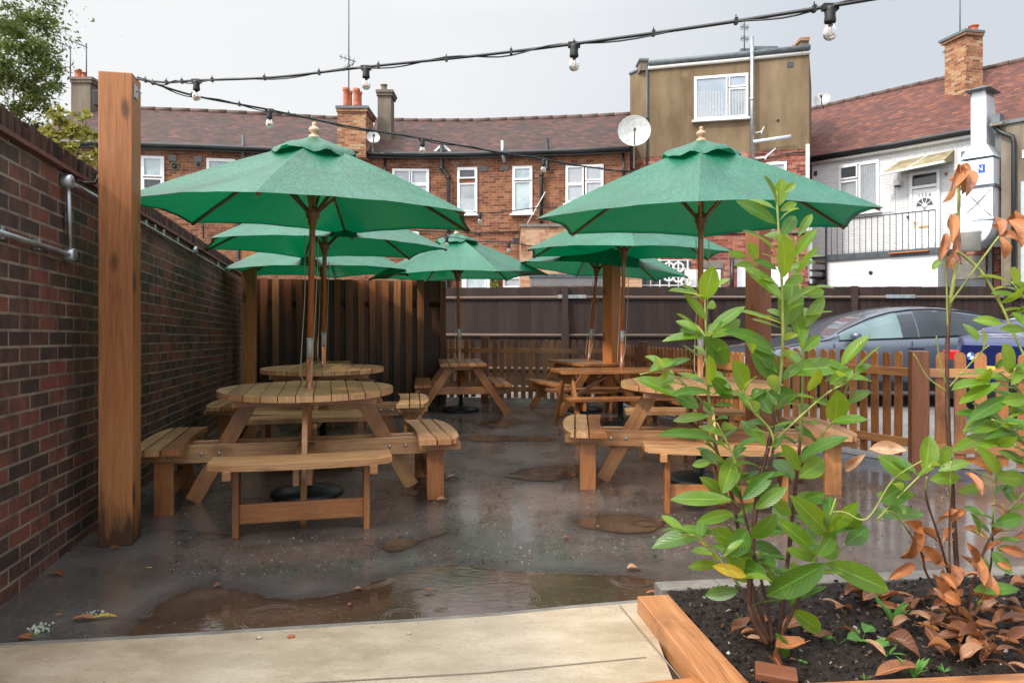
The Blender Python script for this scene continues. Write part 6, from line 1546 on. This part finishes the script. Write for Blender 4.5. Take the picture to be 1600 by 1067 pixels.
L4 = [(570,170,530,50,44),(578,165,592,60,62),(565,240,418,150,60),(585,185,648,155,34),(600,110,645,72,26),(590,290,645,210,52),(560,355,445,266,36),(600,460,598,300,92),(650,370,728,270,42),(660,290,712,205,32),(655,450,735,345,34),(570,430,480,392,34),(485,388,458,322,52),(440,372,372,362,30),(480,412,408,412,26),(590,555,450,425,52),(600,665,640,490,108),(590,655,425,605,24),(590,625,535,597,26),(600,500,675,460,44),(690,540,762,520,44),(690,670,760,550,30),(680,625,790,605,30),(672,740,640,612,84),(565,772,382,685,62),(585,910,478,765,88),(600,858,845,832,76),(680,770,745,710,42),
(270,555,302,428,76),(270,545,135,518,24),(275,640,195,540,40),(280,590,312,568,30),(285,690,422,590,40),(300,712,410,640,62),(270,708,160,645,46),(262,705,165,618,30),(262,716,106,720,34),(250,690,175,686,16),(265,712,365,812,88),(210,800,110,832,28),(95,940,125,852,60),(285,910,290,800,52),(372,925,282,845,32),(440,935,395,825,90),(388,965,305,890,62),(470,775,440,700,60),(545,1030,478,930,64),(300,945,150,942,40),(245,1005,150,950,62),(662,965,545,940,62),(705,935,742,850,60),(838,832,945,712,38),(900,850,992,755,30),(790,905,880,850,62),(810,1060,825,950,86),(860,990,950,935,32),(770,895,950,885,32),(800,1065,935,1050,30),(160,958,0,885,50),(285,1040,150,1055,40)]
pl.fill(S1, .60, .98, 10, .10, .042, (0,)); pl.fill(S2, .6, .98, 8, .10, .042, (0,)); pl.fill(S3, .72, 1, 4, .09, .038, (0,)); pl.fill(S6, .2, 1, 6, .11, .045, (0, 1)); pl.fill(S7, .2, 1, 5, .1, .042, (0,)); pl.fill(S8, .2, 1, 5, .1, .042, (0, 1))
for q in L4: pl.leaf(z4(q[0], q[1]), z4(q[2], q[3]), q[4] * .375, 2.58, 0 if rl_.random() < .8 else 1)
L5 = [(300,120,95,92,36),(300,210,240,160,52),(322,325,365,195,82),(275,205,210,215,22),(355,352,140,348,52),(360,402,240,432,48),(285,475,65,525,52),(275,482,160,462,34),(310,605,200,612,34),(372,600,480,640,60),(385,705,265,722,52),(500,300,425,280,52),(400,350,510,250,56),(450,385,560,310,52),(440,500,520,420,62),(625,235,560,145,52),(620,262,712,200,74),(625,192,790,108,42),(590,412,525,362,46),(640,352,715,330,62),(735,485,610,355,78),(690,565,550,440,64),(740,475,842,372,52),(695,590,580,545,42),(725,600,515,715,104),(725,600,955,695,84),(700,562,775,545,64),(800,525,885,465,76),(812,465,850,412,62),(590,780,700,858,62),(530,870,575,960,26),(590,762,620,700,52),(382,532,290,472,64),(440,622,330,540,92),(530,645,470,560,64),(560,705,500,640,72),(640,700,600,600,60),(420,470,350,560,80),(760,480,700,560,60)]
for i, q in enumerate(L5): pl.leaf(z5(q[0], q[1]), z5(q[2], q[3]), q[4] * .4, 2.5 if i in (24, 25) else 2.56, 0 if rl_.random() < .62 and i not in (27, 28) else 1)
pl.leaf(z5(415, 650), z5(298, 612), 18, 2.48, 2); pl.leaf(z5(260, 530), z5(240, 510), 8, 2.48, 2)
pl.fill(S3, .45, .75, 9, .105, .042, (0, 1)); pl.fill(S1, .30, .52, 8, .12, .048, (0, 1, 1)); pl.fill(S10, .35, .95, 11, .12, .05, (0, 1)); pl.fill(S4, .35, .9, 8, .12, .046, (0, 1)); pl.fill(S5, .2, .8, 7, .12, .05, (1, 1, 0))
pl.fill(S1, .52, .8, 7, .13, .05, (0, 0, 1)); pl.fill(S2, .15, .45, 8, .13, .052, (1, 0)); pl.fill(S3, .2, .5, 7, .12, .05, (1, 0)); pl.fill(S2, .45, .6, 4, .1, .042, (0, 1)); pl.fill(S9, .3, 1, 4, .1, .04, (0,)); pl.fill(S1, .12, .26, 6, .13, .05, (1, 1, 0))
pl.leaf(z5(880, 175), z5(803, 232), 14, 2.4, 1, True); pl.leaf(z5(895, 152), z5(1028, 158), 20, 2.4, 1, True)
pl.done()
# second laurel, half dead
DQ = 2.85
p2 = Plant('sparse laurel at the right with bare stems and curled brown leaves at the tips', G(1500, 972, SZ), DQ)
T1 = p2.stemline([(1500, 975, 2.85), (1494, 870, 2.85), (1486, 740, 2.85), (1481, 650, 2.85), (1480, 560, 2.85), (1484, 480, 2.85), (1495, 404, 2.85), (1498, 322, 2.85), (1498, 258, 2.85)], .0125, .006, .62)
T2 = p2.stemline([(1485, 475, 2.85), (1493, 462, 2.83), (1561, 369, 2.75)], .006, .004, 0)
T3 = p2.stemline([(1493, 390, 2.85), (1532, 423, 2.80), (1565, 478, 2.77), (1583, 520, 2.75), (1605, 565, 2.72)], .007, .005, 0)
T4 = p2.stemline([(1481, 520, 2.85), (1479, 440, 2.84), (1478, 380, 2.82)], .004, .003, 0)
T5 = p2.stemline([(1480, 612, 2.85), (1450, 590, 2.84), (1432, 560, 2.82), (1427, 552, 2.82)], .004, .0025, 0)
T6 = p2.stemline([(1482, 606, 2.85), (1510, 575, 2.82), (1535, 548, 2.8), (1545, 540, 2.8)], .004, .0025, 0)
T7 = p2.stemline([(1478, 600, 2.85), (1468, 560, 2.84), (1463, 525, 2.82)], .004, .0025, 0)
T8 = p2.stemline([(1503, 975, 2.82), (1470, 850, 2.78), (1448, 780, 2.75), (1448, 745, 2.72)], .007, .003, .7)
T9 = p2.stemline([(1503, 975, 2.80), (1450, 900, 2.72), (1438, 860, 2.7), (1395, 800, 2.65), (1370, 815, 2.6)], .006, .003, .6)
T10 = p2.stemline([(1505, 978, 2.86), (1530, 880, 2.82), (1560, 820, 2.80), (1600, 770, 2.78)], .008, .004, .8)
T11 = p2.stemline([(1505, 978, 2.88), (1545, 900, 2.86), (1552, 800, 2.84), (1558, 730, 2.82)], .006, .003, .6)
T12 = p2.stemline([(1500, 970, 2.78), (1485, 900, 2.74), (1484, 800, 2.72), (1486, 720, 2.7)], .006, .003, .7)
T13 = p2.stemline([(1370, 812, 2.6), (1400, 780, 2.62), (1430, 750, 2.64), (1460, 722, 2.66)], .004, .003, 0)
B6 = [(1020,330,955,235,72),(1045,392,1055,285,52),(1160,235,1012,212,58),(1280,30,1165,120,58),(1215,170,1280,235,54),(1290,270,1160,262,52),(1215,510,1170,360,100),(1095,480,990,590,82),(1145,560,940,665,42),(1100,570,900,590,30),(1200,640,1000,750,60),(1150,710,950,825,52),(1200,850,1030,920,50),(1290,650,1170,665,72),(1290,820,1180,795,42),(1130,905,1228,868,62),(1290,700,1205,712,62),(1160,1065,1030,930,52),(1290,1015,1160,942,42),(1160,790,1010,830,46),(1300,440,1220,560,60),(1300,120,1205,190,58),(1120,480,1175,430,40)]
for q in B6: p2.leaf(z6(q[0], q[1]), z6(q[2], q[3]), q[4] * .281, 2.72, 0 if rl_.random() < .85 else 1)
R5 = [(1112,248,1130,112,88,0),(1140,220,1215,150,52,0),(1058,272,942,188,78,0),(1040,292,950,350,82,1),(1072,332,1010,332,34,0),(1130,272,1242,262,50,0),(1165,238,1278,206,34,0),(1108,412,930,402,52,1),(1222,162,1392,92,32,0),(1290,402,1330,486,34,1),(1345,412,1270,378,30,1),(1400,255,1330,155,50,0),(1392,262,1500,272,60,0),(1375,135,1460,112,52,0),(1400,50,1270,78,42,0),(1500,222,1408,168,32,0),(1495,420,1400,440,56,1),(1450,640,1380,560,60,1),(1480,700,1320,700,40,1),(1500,560,1400,540,40,1),(1240,320,1330,300,40,0)]
for q in R5: p2.leaf(z5(q[0], q[1]), z5(q[2], q[3]), q[4] * .4, 2.7, q[5])
for q in [(1372,255,1282,192,34),(1270,248,1335,312,28),(1088,440,1032,575,44),(1030,438,1092,470,42),(1070,600,982,655,34),(1098,530,1165,598,48),(1285,600,1300,540,40),(1310,560,1345,670,32),(1200,600,1235,680,50),(1235,700,1180,640,50),(1400,540,1495,560,40),(1460,500,1500,480,30),(1250,760,1160,700,60),(1330,740,1370,650,50),(1140,640,1190,760,50),(1450,620,1400,600,44)]: p2.leaf(z5(q[0], q[1]), z5(q[2], q[3]), q[4] * .4, 2.7, 0, True)
# the curled dead clusters high on the bare stems
for q in [(1498,258,1478,312,15),(1499,262,1512,300,18),(1498,262,1490,290,16),(1500,268,1506,302,14),(1497,256,1486,280,14),(1500,258,1516,266,8),(1490,338,1482,352,9),(1488,336,1490,370,9),(1480,350,1494,392,9),(1478,365,1472,400,10),(1492,395,1482,416,16),(1484,400,1503,410,12),(1470,400,1478,380,10),(1561,369,1558,340,16),(1562,370,1572,401,14),(1560,368,1590,376,26),(1585,330,1596,370,20),(1588,328,1575,348,12),(1562,366,1552,352,14),(1575,345,1598,378,22)]: p2.leaf((q[0], q[1]), (q[2], q[3]), q[4] * 1.05, 2.8, 0, True)
p2.leaf((1472, 404), (1458, 420), 6, 2.8, 0)
p2.fill(T8, .05, .5, 5, .09, .035, (0,), brown=True); p2.fill(T10, .1, .8, 8, .09, .035, (0, 1), brown=True); p2.fill(T11, .15, .9, 6, .1, .04, (0, 1)); p2.fill(T12, .1, .6, 6, .09, .035, (0,), brown=True); p2.fill(T10, .5, 1, 6, .1, .04, (0, 1)); p2.fill(T13, .2, 1, 4, .1, .045, (0, 1))
p2.done()
p3 = Plant('laurel cut off by the right edge, its upper sprays leaning in over the fence', G(1660, 960, SZ), 2.8)
U1_ = p3.stemline([(1660, 960, 2.8), (1650, 820, 2.8), (1630, 700, 2.78), (1600, 620, 2.75), (1560, 580, 2.72)], .009, .004, .6)
U2_ = p3.stemline([(1660, 960, 2.8), (1640, 800, 2.7), (1600, 690, 2.68), (1550, 655, 2.66)], .009, .004, .6); U3_ = p3.stemline([(1660, 960, 2.8), (1680, 700, 2.8), (1650, 560, 2.76), (1610, 480, 2.75), (1580, 440, 2.75)], .009, .004, .6)
for U_ in (U1_, U2_, U3_): p3.fill(U_, .45, 1, 13, .12, .045, (0, 0, 1), upw=.3)
p3.done()
# ------------------------------------------------------------------ dead leaves on the bed
def leafproto(mat, L, w, curl, fold, wave, seed):
    r_ = random.Random(seed); mb = MB(); leaf_geo(mb, (-L / 2, 0, 0), (L / 2, 0, 0), w, (0, 0, 1), curl, fold, 0, 9, wave, r_)
    mb.tube([(-L / 2, 0, 0), (-L / 2 - .02, 0, .004)], .0013, 4); o = weld(mb.build('fallen_leaf', M[mat])); return o
protos = [leafproto('leafbrown', .125, .05, .25, .5, .06, 1), leafproto('leafbrown', .11, .05, -.2, .9, .12, 2), leafproto('leafbrown', .14, .052, .4, .35, .05, 3), leafproto('leafpink', .12, .045, .3, .8, .1, 4), leafproto('leafbrown', .10, .05, .6, 1.3, .1, 5)]
rr = random.Random(77); spots = []
B3 = lambda x, y: (1340 + .2315 * x, 820 + .2315 * y)
for x, y in ((520,800),(480,740),(650,880),(780,920),(560,880),(870,730),(1010,820),(1050,900),(430,600),(330,590),(220,570),(180,490),(420,530),(600,630),(700,660),(740,720),(720,760),(640,700),(880,790),(960,680),(1060,620),(1100,780),(970,990),(1080,960),(300,870),(270,1010),(860,620),(780,600),(900,560),(560,560),(480,640),(1000,740),(90,520),(20,500),(1100,460),(1080,690),(350,560),(250,500),(1040,540),(920,880),(700,560),(500,500),(620,760),(540,700),(820,860)):
    spots.append(B3(x, y))
B2 = lambda x, y: (1040 + .2315 * x, 820 + .2315 * y)
for x, y in ((600,760),(520,720),(660,700),(640,800),(750,930),(960,740),(1060,770),(900,700),(1130,540),(1270,500),(1200,560),(840,860),(1230,750),(1410,830),(1300,480)): spots.append(B2(x, y))
for i in range(14): spots.append((rr.gauss(1500, 48), rr.gauss(985, 26)))
first = set(); k = 0
for i, (px, py) in enumerate(spots):
    if py < 925 or px > 1640: continue
    o = protos[i % 5] if i % 5 not in first else None
    if o is None: o = protos[i % 5].copy(); scene.collection.objects.link(o)
    first.add(i % 5)
    q = G(px, py, SZ + .012); o.location = q + Vector((0, 0, rr.uniform(.0, .03))); s = rr.uniform(.6, 1.2); o.scale = (s, s * rr.uniform(.75, 1.2), s); o.rotation_euler = (rr.uniform(-.5, .5), rr.uniform(-.35, .35), rr.uniform(-.9, .9) if rr.random() < .7 else rr.uniform(0, 6.3))
    tag(o, 'curled rust brown laurel leaf lying dead on the dark soil of the bed', 'leaf', 'dead leaves on the planting bed')
# leaves on the tarmac and paving, each findable
def lone(px, py, mat, L, w, rz, label, z=.004, curl=.15, tilt=0, fold=.4):
    mb = MB(); leaf_geo(mb, (-L / 2, 0, 0), (L / 2, 0, 0), w, (0, 0, 1), curl, fold, 0, 8, .05, random.Random(int(px)))
    o = weld(mb.build('fallen_leaf', M[mat])); o.location = G(px, py, z) + Vector((0, 0, .008)); o.rotation_euler = (tilt, 0, rz); tag(o, label, 'leaf', 'leaves scattered over the yard')
lone(90, 897, 'leafbrown', .085, .045, -.4, 'tan leaf on the tarmac near the foot of the brick wall')
lone(38, 999, 'leafbrown', .07, .04, .1, 'orange leaf by the far left corner of the paving'); lone(50, 996, 'leafdark', .05, .02, .3, 'small green leaf touching the orange one in the left corner')
lone(132, 968, 'leafbrown', .09, .04, .2, 'dark brown leaf beside a yellow green one, left of the puddle'); lone(164, 966, 'leafyellow', .09, .03, .25, 'yellow green leaf beside a dark brown one, left of the puddle')
lone(93, 963, 'leafbrown', .03, .02, .8, 'tiny rust leaf scrap between the lichen tuft and the puddle'); lone(341, 917, 'leafbrown', .04, .03, .8, 'small pinkish leaf at the upper rim of the big puddle', curl=.5)
lone(708, 747, 'leafpink', .10, .06, .3, 'pale leaf between the two nearest round tables, farther one', curl=.4); lone(692, 783, 'leafpink', .09, .06, .4, 'pale leaf beside the right leg of the left round table', curl=.4)
lone(1040, 816, 'leafbrown', .10, .035, -.2, 'orange brown leaf under the bench of the right round table'); lone(885, 842, 'leafbrown', .04, .03, 0, 'dark red scrap of leaf alone in the middle of the yard', curl=.6)
lone(828, 871, 'leafbrown', .03, .02, .4, 'small tan scrap between the centre puddle and the yard middle', curl=.5); lone(574, 851, 'leafbrown', .06, .015, -.1, 'thin reddish leaf beside the small puddle')
lone(990, 890, 'leafpink', .07, .05, .2, 'pale leaf near the tip of the long puddle', curl=.4); lone(560, 922, 'leafbrown', .035, .025, .5, 'rust scrap standing in the big puddle, right of centre', .006, .4)
lone(548, 946, 'leafbrown', .035, .02, 1.2, 'rust scrap floating at the left part of the big puddle', .006, .3); lone(670, 924, 'leafbrown', .06, .02, .1, 'orange leaf floating in the ripples of the big puddle', .006); lone(1018, 928, 'leafbrown', .05, .03, .1, 'reddish leaf floating at the right end of the big puddle', .006)
lone(180, 857, 'leafbrown', .05, .035, .6, 'reddish leaf at the foot of the tall near post'); lone(232, 889, 'leafyellow', .03, .015, .1, 'tiny yellow scrap in front of the tall near post')
for (px, py, s, lab, m_) in ((405, 997, .011, 'pale pebble at the left on the paving edge', 'stone'), (455, 995, .012, 'brown pebble on the paving edge', 'terracotta'), (639, 990, .009, 'white pebble on the middle of the paving', 'stone')):
    mb = MB(); mb.lathe([(.001, 0), (s * .8, s * .1), (s, s * .5), (s * .6, s * .95), (.001, s)], (0, 0, 0), 10); o = mb.build('pebble', M[m_], None, G(px, py, PZ)); o.scale = (1.3, 1, .8); tag(o, lab, 'pebble', 'pebbles on the paving')
# lichen tufts
for (px, py, n_, lab) in ((62, 984, 60, 'pale grey green lichen tuft on the tarmac at the left'), (152, 960, 18, 'small white lichen crumb on the brown leaf')):
    mb = MB(); rr = random.Random(px)
    for i in range(n_):
        c = Vector((rr.gauss(0, .022), rr.gauss(0, .018), abs(rr.gauss(.006, .006)))); r = rr.uniform(.003, .007); mb.lathe([(.0005, -r), (r, 0), (.0005, r)], c, 6)
    o = mb.build('lichen_tuft', plain('lichen', (.42, .47, .38), .9, 0, .3), None, G(px, py, .003)); tag(o, lab, 'lichen')
# weeds in the bed
M['weed'] = leafmat('weed leaf', (.07, .2, .03), (.12, .3, .05), (.2, .4, .05), (.15, .3, .1), .5)
def weed(px, py, n, L, label, broad=False, sp=1.0):
    mb = MB(); rr = random.Random(int(px * 3))
    for i in range(n):
        a = rr.uniform(0, 6.28); d = Vector((math.cos(a) * sp, math.sin(a) * sp, rr.uniform(.3, 1.2))).normalized(); l = L * rr.uniform(.6, 1.2)
        if broad: st = d * l * .8; mb.tube([(0, 0, 0), st], .0015, 4); leaf_geo(mb, st, st + Vector((d.x, d.y, .1)).normalized() * l, l * .85, (0, -.5, 1), .1, .2, 0, 6, .06, rr)
        else: leaf_geo(mb, (0, 0, 0), d * l, l * .16, (0, -.3, 1), .2, .3, 0, 4, 0, rr)
    o = weld(mb.build('weed', M['weed'], None, G(px, py, SZ))); tag(o, label, 'weed', 'small weeds in the planting bed')
weed(1346, 1003, 5, .055, 'broad leaved green weed in the middle of the soil', True); weed(1310, 1006, 2, .045, 'two small round weed leaves left of the broad leaved weed', True)
weed(1388, 1022, 9, .05, 'loose trailing weed right of the broad leaved one', False, 1.3); weed(1156, 966, 8, .022, 'tiny bright seedling left of the tall laurel'); weed(1258, 1036, 3, .02, 'tiny seedling near the front timber', True)
weed(1392, 972, 9, .10, 'grass tuft with long blades in front of the right laurel', False, .6); weed(1428, 1060, 7, .10, 'upright grass blades near the bottom edge', False, .4); weed(1375, 930, 14, .05, 'feathery weed clump by the back kerb'); weed(1320, 957, 6, .025, 'tiny seedling by the orange leaves'); weed(1475, 1050, 10, .03, 'low seedling cluster at the bottom right'); weed(1350, 1062, 6, .03, 'seedling pair against the front timber')
mb = MB(); mb.box((0, 0, .02), (.13, .09, .03)); o = mb.build('timber_offcut', M['postdark'], None, G(1212, 1062, SZ) , bevel=.006, rot=(0, .05, -.3)); tag(o, 'dark red timber offcut lying against the front of the bed', 'timber offcut')

# ================================================================== TREES BEHIND THE WALL
def crown(mb, blobs, n, s, rr, droop=.3, asp=.4):
    tot = sum(b[1] ** 2 for b in blobs)
    for c, r in blobs:
        m = int(n * r * r / tot)
        subs = []
        for _ in range(max(5, int(26 * r))):
            v = Vector((rr.gauss(0, 1), rr.gauss(0, 1), rr.gauss(0, 1))).normalized() * r * rr.uniform(.55, 1.05); subs.append((c + v, r * rr.uniform(.14, .30)))
        for i in range(m):
            if rr.random() < .86: cc, r_ = rr.choice(subs); p = cc + Vector((rr.gauss(0, 1), rr.gauss(0, 1), rr.gauss(0, .6))) * r_ * .55
            else: p = c + Vector((rr.gauss(0, 1), rr.gauss(0, 1), rr.gauss(0, 1))) * r * .5
            d = Vector((rr.gauss(.3, .7), rr.gauss(0, .7), rr.gauss(-droop, .5))).normalized(); l = s * rr.uniform(.6, 1.3); side_ = d.cross(Vector((rr.gauss(0, 1), rr.gauss(0, 1), rr.gauss(.5, 1)))).normalized() * l * asp * .5
            mb.face([p, p + d * l * .5 + side_, p + d * l, p + d * l * .5 - side_], [(.5, 0), (1, .5), (.5, 1), (0, .5)])
rr = random.Random(9); tb_ = Vector((-6.6, 8.3, 0))
tt = thing('tree', 'feathery green tree behind the brick wall at the top left corner', 'tree', tb_)
mb = MB(); limbs = [((0, 0, 0), (.05, 0, 1.6), (.15, 0, 2.8), (.3, .1, 4.0)), ((.1, 0, 2.0), (.5, -.2, 2.9), (1.0, -.2, 3.6)), ((.12, 0, 2.3), (-.5, .3, 3.4), (-.9, .4, 4.2)), ((.15, 0, 2.6), (.7, .3, 3.5), (1.1, .4, 4.3)), ((.1, 0, 1.8), (.7, .1, 2.3), (1.3, 0, 2.7))]
for l in limbs: mb.tube(spline([Vector(p) for p in l], 3), [.13 * (1 - .75 * i / (3 * (len(l) - 1))) * (1 if l is limbs[0] else .5) for i in range(3 * (len(l) - 1) + 1)], 7)
mb.build('trunk', M['bark'], tt)
mb = MB()
def tl(px, py, D): return P(px, py, D) - tb_
crown(mb, [(tl(-40, 60, 8.2), .85), (tl(10, 150, 8.0), .50), (tl(-30, -50, 8.4), .8), (tl(40, 130, 8.1), .34), (tl(55, 175, 8.2), .28), (tl(20, 95, 8.0), .35), (tl(-80, 170, 8.5), .8), (tl(-5, 40, 8.1), .36), (tl(66, 108, 8.0), .16), (tl(72, 152, 8.0), .16)], 26000, .055, rr)
mb.build('crown', M['treeleaf'], tt)
sb_ = Vector((-5.2, 7.9, 0)); ts = thing('shrub', 'straggly shrub with yellowing leaves just left of the tall near post', 'shrub', sb_)
mb = MB(); mb2 = MB()
for (a, b, c) in (((0, 0, 0), (.05, 0, 1.4), (110, 215)), ((0, 0, 0), (.1, .1, 1.3), (135, 190)), ((0, 0, 0), (-.1, 0, 1.5), (90, 205)), ((0, 0, 0), (.2, 0, 1.5), (148, 225))):
    e = P(c[0], c[1], 7.8) - sb_; pts = spline([Vector(a), Vector(b), (Vector(b) + e) / 2 + Vector((rr.uniform(-.1, .1), 0, .1)), e], 4); mb.tube(pts, [.02 * (1 - .8 * i / (len(pts) - 1)) for i in range(len(pts))], 5)
mb.build('stem', M['bark'], ts)
crown(mb2, [(P(x, y, 7.8) - sb_, r) for x, y, r in ((108, 235, .15), (132, 180, .07), (90, 205, .11), (140, 215, .08), (148, 250, .1), (118, 205, .1), (96, 180, .10), (80, 215, .14), (125, 255, .10))], 1500, .07, rr, .1, .55)
mb2.build('foliage', M['yellowleaf'], ts)
